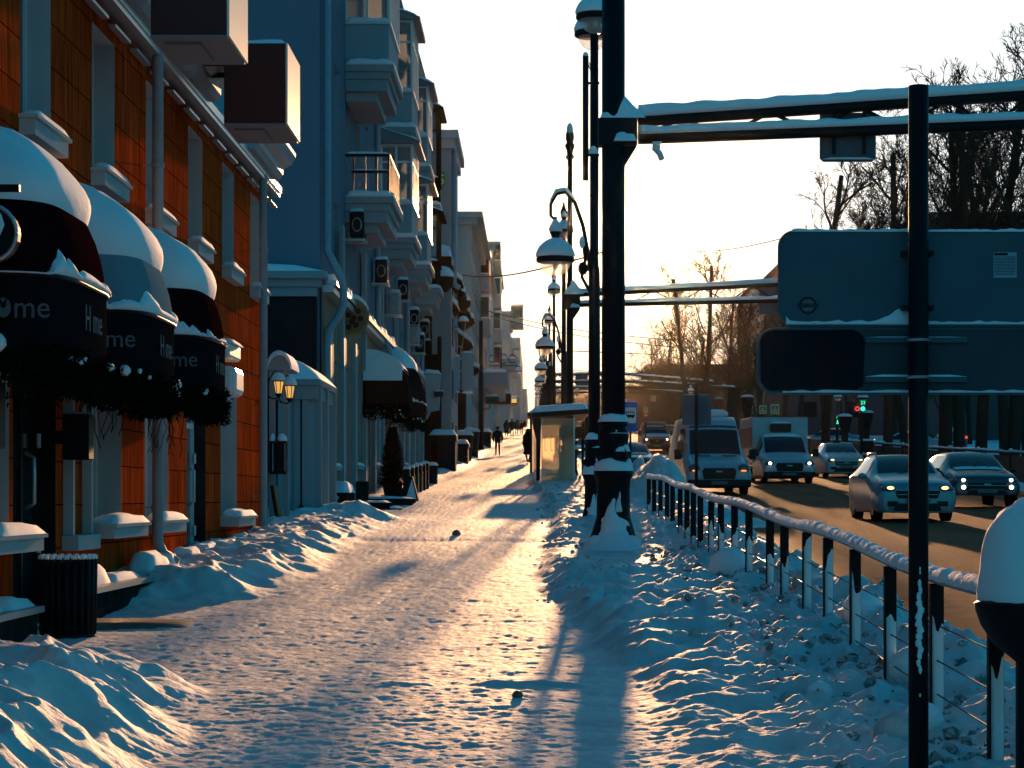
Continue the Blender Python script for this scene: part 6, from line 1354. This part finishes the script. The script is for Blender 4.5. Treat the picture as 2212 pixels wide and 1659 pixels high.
# ------------------------------------------------------------------ vehicles
def loft(st):
    """st: list of (y, ztop, half width of the top edge, z of the belt, half width at the belt, z sill, half width at sill)"""
    def f(s, t):
        s = max(0, min(len(st)-1, s)); i = min(len(st)-2, int(s)); u = s-i; a = [st[i][k]*(1-u)+st[i+1][k]*u for k in range(7)]
        y, zt, ht, zb, hb, zs, hs = a
        # t 0 centre top .. 0.4 top edge .. 0.65 belt .. 0.9 sill .. 1 bottom centre
        if t < .4: q = t/.4; return Vector((ht*q, y, zt+.03*(1-q*q)))
        if t < .65: q = (t-.4)/.25; return Vector((ht+(hb-ht)*q, y, zt+(zb-zt)*q))
        if t < .9: q = (t-.65)/.25; return Vector((hb+(hs-hb)*q+.025*math.sin(q*PI), y, zb+(zs-zb)*q))
        q = (t-.9)/.1; return Vector((hs*(1-q), y, zs-.02*q))
    return f
def patch(f, s0, s1, t0, t1, off=.008, ns=4, n=6, side=0):
    """skin-hugging patch; side 0: both halves joined over the centre, +1/-1 one side"""
    b = MB(); S_ = [s0+(s1-s0)*i/ns for i in range(ns+1)]
    T_ = [t1*k/n for k in range(-n, n+1)] if side == 0 else [t0+(t1-t0)*k/n for k in range(n+1)]
    def pt(s, t):
        sg = 1 if t >= 0 else -1; a = abs(t); p = f(s, a); e = .02
        ds = f(s+e, a)-f(s-e, a); dt = f(s, a+e)-f(s, max(0, a-e)); nn = ds.cross(dt)
        if nn.length < 1e-9: nn = Vector((0,0,1))
        nn.normalize()
        if nn.dot(p-Vector((0, p.y+ (.6 if s < 6 else 0), .6))) < 0: nn = -nn
        p = p+nn*off; return (p.x*sg*(side or 1), p.y, p.z)
    b.grid(lambda t, s: pt(s, t), T_, S_); return b
def wheel(t, x, y, r=.32, w=.2):
    b = MB(); sgn = 1 if x > 0 else -1; b.cyl((x-sgn*w, y, r), (x, y, r), r, n=22); o = part('wheel', b, M['tyre'], t, smooth=False, bevel=.02)
    b = MB(); b.cyl((x-.01*sgn, y, r), (x+.004*sgn, y, r), r*.62, n=16); part('rim', b, M['rim'], o)
def car(name, label, X, Y, paint, lamps='lampy', L=4.3, Wd=1.74, Hh=1.48, rz=0, roofsnow=.0, taxi=False, rails=False, fog=False, suv=False, group='cars on the road', hood_snow=False):
    t = thing(name, label, 'car', (X, Y, g(Y)-.22), group, rz); w = Wd/2; k = Hh/1.48; gz = .16 if suv else 0
    st = [(0.02,.50,w*.70,.44,w*.74,.22+gz,w*.70), (.03,.66,w*.80,.52,w*.86,.20+gz,w*.82), (.10,.78,w*.84,.60,w*.95,.20+gz,w*.90), (.30,.86,w*.84,.66,w*.985,.20+gz,w*.95), (.75,.94,w*.82,.72,w,.2+gz,w*.97), (1.12,1.0,w*.80,.86,w,.2+gz,w*.97), (1.30,1.03,w*.80,.92,w,.2+gz,w*.97),
          (1.62,1.22,w*.74,.95,w,.2+gz,w*.97), (1.95,1.385,w*.67,.96,w,.2+gz,w*.97), (2.2,1.44,w*.64,.96,w,.2+gz,w*.97), (2.9,1.455,w*.64,.97,w,.2+gz,w*.97), (3.5,1.36 if not suv else 1.43,w*.66,.98,w,.2+gz,w*.96), (3.95,1.10 if not suv else 1.30,w*.74,.98,w*.97,.2+gz,w*.94), (L-.08,1.0,w*.8,.9,w*.92,.25+gz,w*.88), (L,.8,w*.78,.7,w*.88,.35+gz,w*.84)]
    st = [(a[0], a[1]*k, a[2], a[3]*(k if a[3] > .5 else 1), a[4], a[5], a[6]) for a in st]
    f = loft(st); b = MB(); T = [0,.1,.2,.3,.36,.4,.44,.5,.58,.65,.7,.78,.86,.9,.95,1]; S_ = [i*.5 for i in range(2*len(st)-1)]
    b.grid(lambda tt, s: f(s, tt) if tt >= 0 else Vector((-f(s, -tt).x, f(s, -tt).y, f(s, -tt).z)), [-x for x in T[::-1]]+T[1:], S_)
    n = len(T)*2-1; b.f.append(tuple(range(n))[::-1]); b.f.append(tuple(len(b.v)-n+i for i in range(n)))
    body = part('body', b, M[paint], t, smooth=True)
    part('windscreen', patch(f, 6.12, 8.75, 0, .372), M['glass'], t, smooth=True)
    for sd in (1, -1):
        part('side_window', patch(f, 7.7, 12.0, .425, .635, side=sd, ns=8), M['glass'], t, smooth=True)
        mm = MB(); mm.ball((sd*(w+.10), 1.42, .99*k), .10, .06, .07, n=10); mm.box(min(sd*w*.95, sd*(w+.05)), max(sd*w*.95, sd*(w+.05)), 1.40, 1.44, .94*k, .97*k); part('wing_mirror', mm, M[paint if not suv else 'plastic'], t, smooth=True)
        hl = MB(); c = Vector((sd*w*.70, .13, .70*k)); hl.ball(c, .20, .14, .085, n=14); h_ = part('headlight', hl, M['lens'], t, smooth=True)
        b = MB(); b.ball(c+Vector((-sd*.02, -.115, .02)), .085 if lamps != 'lampw' else .055, .04, .040 if lamps != 'lampw' else .05, n=12); part('bulb', b, M[lamps], h_, smooth=True)
        fg = MB(); fg.box(sd*w*.62-.12, sd*w*.62+.12, -.01, .1, .34+gz, .45+gz); fo = part('fog_recess', fg, M['plastic'], t, bevel=.02)
        if fog: b = MB(); b.ball((sd*w*.68, -.02, .42+gz), .06, .03, .06, n=12); part('fog_bulb', b, M['lampw'], fo, smooth=True)
        tl = MB(); tl.ball((sd*w*.78, L-.03, .82*k), .13, .06, .09, n=10); part('tail_light', tl, M['lampr'], t, smooth=True)
        for y in (.80, 3.35): wheel(t, sd*(w-.02), y)
    b = MB(); b.prism([(-w*.50,.50*k),(w*.50,.50*k),(w*.56,.66*k),(-w*.56,.66*k)], -.012, .08); gr = part('grille', b, M['plastic'], t, bevel=.02)
    b = MB(); b.box(-.09,.09,-.03,-.013,.60*k,.625*k); b.box(-w*.5,w*.5,-.025,-.013,.575*k,.585*k); part('grille_trim', b, M['metal'], gr)
    b = MB(); b.prism([(-w*.6,.24+gz),(w*.6,.24+gz),(w*.52,.40+gz*.6),(-w*.52,.40+gz*.6)], -.008, .08); part('air_intake', b, M['plastic'], t, bevel=.02)
    b = MB(); b.box(-.26,.26,-.03,-.014,.42,.53); part('number_plate', b, M['letter'], t)
    b = MB(); b.tube([(-w*.35, 1.18, 1.015*k), (.0, 1.30, 1.09*k)], .012, 5); b.tube([(w*.05, 1.18, 1.02*k), (w*.4, 1.32, 1.09*k)], .012, 5); part('wiper', b, M['plastic'], t)
    if rails:
        for sd in (1, -1): b = MB(); b.tube([(sd*w*.62,2.1,1.43*k),(sd*w*.62,2.25,1.51*k),(sd*w*.62,3.2,1.51*k),(sd*w*.62,3.4,1.42*k)], .02, 6); part('roof_rail', b, M['metal'], t, smooth=True)
    if taxi: b = MB(); b.box(-.16,.16,2.5,2.62,1.47*k,1.58*k); part('roof_sign', b, M['plastic'], t, bevel=.02)
    if roofsnow: s = MB(); s.grid(lambda u, v: (lambda p: (p.x*(1 if u >= 0 else -1), p.y, p.z+roofsnow*(1-abs(u)**6)*min(1, 8*min(v,1-v)+.02)))(f(8.6+3.0*v, abs(u)*.38)), [-1+i/6 for i in range(13)], [0,.03,.1,.3,.6,.9,.97,1]); part('roof_snow', s, M['snow'], t, smooth=True)
    if hood_snow: part('hood_snow', patch(f, 4.6, 6.1, 0, .33, .022), M['snow'], t, smooth=True)
    return t
def van(name, label, X, Y, paint, L=5.5, Wd=2.0, Hh=2.55, kind='transit', rz=0, lamps='lampo', group=None, lower=None, box=False):
    t = thing(name, label, 'van' if not box else 'truck', (X, Y, g(Y)-.22), group, rz); w = Wd/2
    zr = Hh if not box else 2.15; hb = 1.15
    st = [(0.0,.62,w*.80,.5,w*.86,.30,w*.84), (.04,.80,w*.88,.62,w*.95,.28,w*.93), (.14,1.0,w*.86,.74,w*.985,.28,w*.97), (.5,1.14,w*.84,.9,w,.28,w*.98), (.80,1.24,w*.82,1.10,w,.28,w*.98), (.95,1.30,w*.82,1.16,w,.28,w*.98),
          (1.30,1.66,w*.80,1.2,w,.28,w*.98), (1.62,zr-.42 if not box else 1.96,w*.77,1.2,w,.28,w*.98), (1.85,zr-.16 if not box else 2.06,w*.75,1.25,w,.28,w*.98), (2.25,zr,w*.74,1.3,w,.28,w*.98), (L if not box else 2.75,zr,w*.76,1.3,w,.28,w*.98), ((L if not box else 2.75)+.04,zr-.1,w*.74,1.3,w*.97,.3,w*.95)]
    f = loft(st); b = MB(); T = [0,.1,.2,.3,.36,.4,.44,.5,.58,.65,.7,.78,.86,.9,.95,1]; S_ = [i*.5 for i in range(2*len(st)-1)]
    b.grid(lambda tt, s: f(s, tt) if tt >= 0 else Vector((-f(s, -tt).x, f(s, -tt).y, f(s, -tt).z)), [-x for x in T[::-1]]+T[1:], S_)
    n = len(T)*2-1; b.f.append(tuple(range(n))[::-1]); b.f.append(tuple(len(b.v)-n+i for i in range(n)))
    part('body', b, M[paint], t, smooth=True)
    part('windscreen', patch(f, 5.1, 7.35 if not box else 7.6, 0, .385), M['glass'], t, smooth=True)
    for sd in (1, -1):
        part('side_window', patch(f, 6.3, 9.35 if not box else 9.8, .47 if not box else .43, .64, side=sd, ns=6), M['glass'], t, smooth=True)
        mm = MB(); mm.box(sd*(w+.17)-.11, sd*(w+.17)+.11, 1.02, 1.12, 1.18, 1.52); mm.box(min(sd*w, sd*(w+.1)), max(sd*w, sd*(w+.1)), 1.05, 1.1, 1.25, 1.32); part('wing_mirror', mm, M['plastic'], t, bevel=.03)
        hl = MB(); c = Vector((sd*w*.76, .10, .86)); hl.ball(c, .19, .14, .16 if kind == 'transit' else .11, n=14); h_ = part('headlight', hl, M['lens'], t, smooth=True)
        b = MB(); b.ball(c+Vector((-sd*.01, -.115, -.07 if kind == 'transit' else 0)), .10 if kind == 'transit' else .07, .04, .035 if kind == 'transit' else .065, n=12); part('bulb', b, M[lamps], h_, smooth=True)
        for y in (.85, (L if not box else 5.2)-1.1): wheel(t, sd*(w-.03), y, .34, .22)
    b = MB(); b.prism([(-w*.48,.52),(w*.48,.52),(w*.53,.78),(w*.46,.88),(-w*.46,.88),(-w*.53,.78)], -.035, .1); gr = part('grille', b, M['plastic'], t, bevel=.02)
    b = MB(); b.box(-.10,.10,-.05,-.036,.74,.78); part('emblem', b, M['metal'], gr)
    b = MB(); b.box(-w*.98, w*.98, -.045, .30, .26, .50); part('bumper', b, M['plastic'], t, bevel=.04)
    b = MB(); b.box(-.26,.26,-.065,-.048,.34,.45); part('number_plate', b, M['letter'], t)
    b = MB(); b.box(-w*.98,w*.98,.35,L if not box else 5.2,.24,.40); part('underbody', b, M['plastic'], t)
    if kind == 'transit':
        for x in (-.40, .40): b = MB(); b.box(x-.22, x+.22, .84, .87, 1.275, 1.31); b.v = [(v[0], v[1]-.02, v[2]) for v in b.v]; part('bonnet_vent', b, M['plastic'], t)
        b = MB(); b.box(-.55,.60,2.4,4.0,zr+.04,zr+.20); part('roof_unit', b, M['frame'], t, bevel=.06); s = MB(); spad(s, -.55, .60, 2.4, 4.0, zr+.201, .09, 2); part('roof_snow', s, M['snow'], t, smooth=True)
        for sd in (1, -1): b = MB(); b.box(min(sd*(w-.01),sd*(w+.012)), max(sd*(w-.01),sd*(w+.012)), 2.4, L-.1, .95, .99); part('side_rail', b, M['plastic'], t)
    if box:
        b = MB(); b.box(-1.07, 1.07, 2.35, 5.9, .95, 2.95); bx = part('cargo_box', b, M['cwhite'], t, bevel=.02)
        b = MB(); b.box(-.40,.40,2.05,2.345,2.28,2.66); part('cooling_unit', b, M['plastic'], t, bevel=.06); s = MB(); spad(s, -.40, .40, 2.05, 2.34, 2.661, .06, 2); part('unit_snow', s, M['snow'], t, smooth=True)
        b = MB(); b.box(-1.09,-1.06,2.4,5.85,1.6,2.5); b.box(-1.095,1.095,2.33,2.36,2.93,2.97); part('red_stripe', b, M['cred'], bx)
        s = MB(); s.grid(lambda u, v: (lambda p: (p.x*(1 if u >= 0 else -1), p.y, p.z+.07*(1-abs(u)**6)*min(1, 8*min(v,1-v)+.02)))(f(7.9+1.6*v, abs(u)*.38)), [-1+i/6 for i in range(13)], [0,.03,.1,.3,.6,.9,.97,1]); part('roof_snow', s, M['snow'], t, smooth=True)
    if kind == 'minivan':
        part('bonnet', patch(f, 1.6, 5.0, 0, .62, .008), M['cwhite'], t, smooth=True); b = MB(); b.tube([(-w*.6,1.62,zr-.34),(0,1.60,zr-.32),(w*.6,1.62,zr-.34)], .05, 6); part('visor', b, M['frame'], t)
    return t
def VX_(sx, Y): return PX(sx, Y)
car('estate_car', 'light estate car with roof rails driving toward the camera, split by the black pole', PX(1983,51.6), 51.6, 'csilver', 'lampy', rails=True, Hh=1.52, Wd=1.78, rz=.03)
car('taxi', 'small white taxi with a dark roof sign on the far lane behind the box truck', PX(1829,97.5), 97.5, 'cwhite', 'lampy', taxi=True, Hh=1.50, Wd=1.74, rz=.04)
co = car('crossover', 'dark crossover with bright white headlamps and fog lamps at the right edge', PX(2133,61), 61, 'cdark', 'lampw', Hh=1.60, Wd=1.84, suv=True, fog=True, rz=.04, hood_snow=True, roofsnow=.02)
car('parked_car', 'snow dusted car standing at the kerb right of the thick post', PX(1369,96), 96, 'cdark', 'lens', Hh=1.48, roofsnow=.07, hood_snow=True)
wv = van('white_van', 'tall white van with orange indicators driving in the near lane behind the railing', PX(1554,73.5), 73.5, 'cwhite', kind='transit', Wd=2.04, Hh=2.62, rz=.05)
bt = van('box_truck', 'white box truck with a cooling unit over its cab and lit headlamps', PX(1706,88), 88, 'cwhite', kind='plain', Wd=1.98, Hh=2.2, box=True, lamps='lampw', rz=.05)
van('minivan', 'oncoming two tone red and white minivan with bright headlamps in the distance', PX(1419,170), 170, 'cred', kind='minivan', Wd=2.0, Hh=2.2, lamps='lampw', rz=.03, L=5.0)
car('kerb_car', 'dark car glinting in the sun behind the bus shelter', PX(1276,128), 128, 'cdark', 'lampy', Hh=1.5)
for i, (sx, Y, X_, p, lb) in enumerate(((2068, 140, 0, 'cwhite', 'snowy pale car parked beyond the park trunks right of the black pole'), (2040, 160, 0, 'cdark', 'dark car with red tail lamps beyond the park trunks'), (1885, 165, 0, 'csilver', 'silver car parked beyond the park right of the traffic light'), (1750, 175, 0, 'cdark', 'dark car beyond the park fence left of the pedestrian light'))):
    o = car('distant_car', lb, PX(sx,Y), Y, p, 'lampy', rz=PI if i == 1 else 1.2, roofsnow=.08, group='cars parked beyond the park'); o.location.z = g(Y)

bt.scale = (1, 1, .87); wv.scale = (1, 1, .955); co.scale = (1, 1, .93)
# ------------------------------------------------------------------ people
def person(label, sx, Y, hgt, coat, pose=0, hood=False, long=False, rz=0, dx=0, group='people walking on the pavement'):
    X = PX(sx, Y); t = thing('person', label, 'person', (X, Y, h(X, Y)-.01 if Y < 140 else g(Y)), group, rz)
    k = hgt/1.75; V = []; Ed = []; Rr = []
    def v(x, y, z, r, par=None):
        V.append((x*k, y*k, z*k)); Rr.append(r*k)
        if par is not None: Ed.append((par, len(V)-1))
        return len(V)-1
    st = .12 if pose else .02
    pel = v(0,0,.94,.135); ab = v(0,0,1.12,.13,pel); ch = v(0,0,1.34,.15,ab); nk = v(0,.0,1.50,.06,ch); hd = v(0,-.01,1.60,.085,nk); tp = v(0,-.01,1.69,.075,hd)
    for sd in (1, -1):
        a = st*sd; hp = v(sd*.09,0,.88,.09,pel); kn = v(sd*.10,-a*.8-.02,.49,.062,hp); an = v(sd*.10,a*1.1 if a > 0 else a*.9,.09,.045,kn); v(sd*.11,(a*1.1 if a > 0 else a*.9)-.13,.045,.042,an)
        sh = v(sd*.18,0,1.42,.07,ch); el = v(sd*.245,a*.5+.02,1.14,.052,sh); wr = v(sd*.25,-a*.7-.05,.90,.035,el); pm = v(sd*.25,-a*.7-.07,.84,.032,wr)
        for q in range(4): f1 = v(sd*(.235+.012*q),-a*.7-.10+.017*q,.785-.004*abs(q-1.5),.010,pm); v(sd*(.232+.012*q),-a*.7-.10+.017*q,.75,.008,f1)
        th = v(sd*.225,-a*.7-.10,.82,.011,pm); v(sd*.215,-a*.7-.12,.79,.009,th)
    me = bpy.data.meshes.new('body'); me.from_pydata(V, Ed, []); me.materials.append(M['jeans']); o = bpy.data.objects.new('body', me); C.objects.link(o); o.parent = t
    m_ = o.modifiers.new('skin', 'SKIN')
    for i, sv in enumerate(me.skin_vertices[0].data): sv.radius = (Rr[i], Rr[i]); sv.use_root = (i == 0)
    m2 = o.modifiers.new('s', 'SUBSURF'); m2.levels = 1; m2.render_levels = 1
    # coat: torso with sleeves
    b = MB(); zb = .42 if long else .80; w = 1.18 if long else 1.0
    prof = [(.19*w+(.05 if long else 0), zb), (.20*w, zb+.12), (.185*w, 1.05), (.195*w, 1.22), (.215, 1.36), (.185, 1.44), (.10, 1.50), (.075, 1.53)]
    b.lathe([(r*k, z*k) for r, z in prof], n=18, sx=1.0, sy=.72)
    for sd in (1, -1):
        a = st*sd; b.tube([Vector(q)*k for q in ((sd*.16,0,1.42),(sd*.215,.01,1.34),(sd*.265,a*.5+.02,1.13),(sd*.262,-a*.6-.04,.93))], [.075*k,.085*k,.075*k,.06*k], 10)
    part('coat', b, M[coat], t, smooth=True)
    b = MB()
    if hood: b.ball((0,.01*k,1.60*k), .135*k, .14*k, .155*k, n=14); b.ball((0,.03*k,1.50*k), .17*k, .13*k, .10*k, n=12); part('hood', b, M[coat], t, smooth=True)
    else: b.ball((0,-.005*k,1.65*k), .105*k, .115*k, .11*k, n=14, lo=-.25); b.ball((0,.0,1.615*k), .108*k, .118*k, .03*k, n=14); part('hat', b, M['coat'], t, smooth=True)
    b = MB(); b.ball((0,-.085*k,1.60*k), .055*k, .03*k, .07*k, n=10); b.ball((0,-.118*k,1.592*k), .012*k, .015*k, .02*k, n=6); part('face', b, M['skin'], t, smooth=True)
    return t
person('man in a short black jacket and dark trousers walking on the left of the pavement', 1075, 142, 1.78, 'coat', 1)
person('person in a long dark hooded coat walking just left of the bus shelter', 1141, 116, 1.70, 'coat', 1, True, True, rz=.5)
person('distant slim walker in a dark coat by the left side of the pavement', 1094, 240, 1.70, 'coat', 0, True, True)
person('distant walker in a pale scarf and dark coat, broadest of the far group', 1106, 232, 1.80, 'coat', 1)
person('distant walker half behind the broad walker of the far group', 1116, 262, 1.70, 'jeans', 0)
person('distant walker in a dark jacket, rightmost of the far group', 1127, 268, 1.65, 'coat', 1)
person('tiny far walker near the end of the pavement', 1120, 330, 1.72, 'coat', 0)
person('tiny far walker close to the distant bus lights', 1133, 360, 1.72, 'coat', 1)

# ------------------------------------------------------------------ overhead wires
for i, (a, b_, sag, Ya, Yb, lb) in enumerate((((985, 592), (1320, 540), 3, 150, 60, 'thin overhead wire from the sage building rising to the lamp posts'), ((1015, 662), (1460, 735), 2, 170, 150, 'thin overhead wire sloping down to the right behind the lamps, upper of two'), ((1020, 672), (1460, 750), 2, 175, 155, 'thin overhead wire sloping down to the right behind the lamps, lower of two'), ((1450, 540), (1690, 515), 2, 190, 150, 'thin wire entering the left side of the large sign'))):
    p, q = P(*a, Ya), P(*b_, Yb); m_ = MB(); m_.tube([p.lerp(q, k/12)-Vector((0,0,math.sin(k/12*PI)*.4)) for k in range(13)], .03, 5); solo('wire', m_, M['trolley'], lb, 'wire', group='overhead wires')
for i, (zz, Y) in enumerate(((758, 150), (835, 210), (800, 180))):
    p, q = P(1232, zz, Y), P(1420, zz+8, Y); m_ = MB(); m_.tube([p, q], .03, 5); solo('wire', m_, M['trolley'], ('thin level cross wire between the lamp posts, highest', 'thin level cross wire between the lamp posts, lowest', 'thin level cross wire between the lamp posts, middle')[i], 'wire', group='cross wires')
# ------------------------------------------------------------------ winter haze, thickest to the eye near the sun
hm = bpy.data.materials.new('haze'); hm.use_nodes = True; t_ = hm.node_tree; t_.nodes.clear(); o_ = t_.nodes.new('ShaderNodeOutputMaterial'); pv = t_.nodes.new('ShaderNodeVolumePrincipled')
pv.inputs['Color'].default_value = (.95, .88, .78, 1); pv.inputs['Density'].default_value = HAZE = .000010; pv.inputs['Anisotropy'].default_value = .985
t_.links.new(pv.outputs[0], o_.inputs['Volume'])
b = MB(); b.box(-450, 450, -310, 1290, -4, 72); hz_ = solo('haze', b, hm, None, None, kind='stuff')
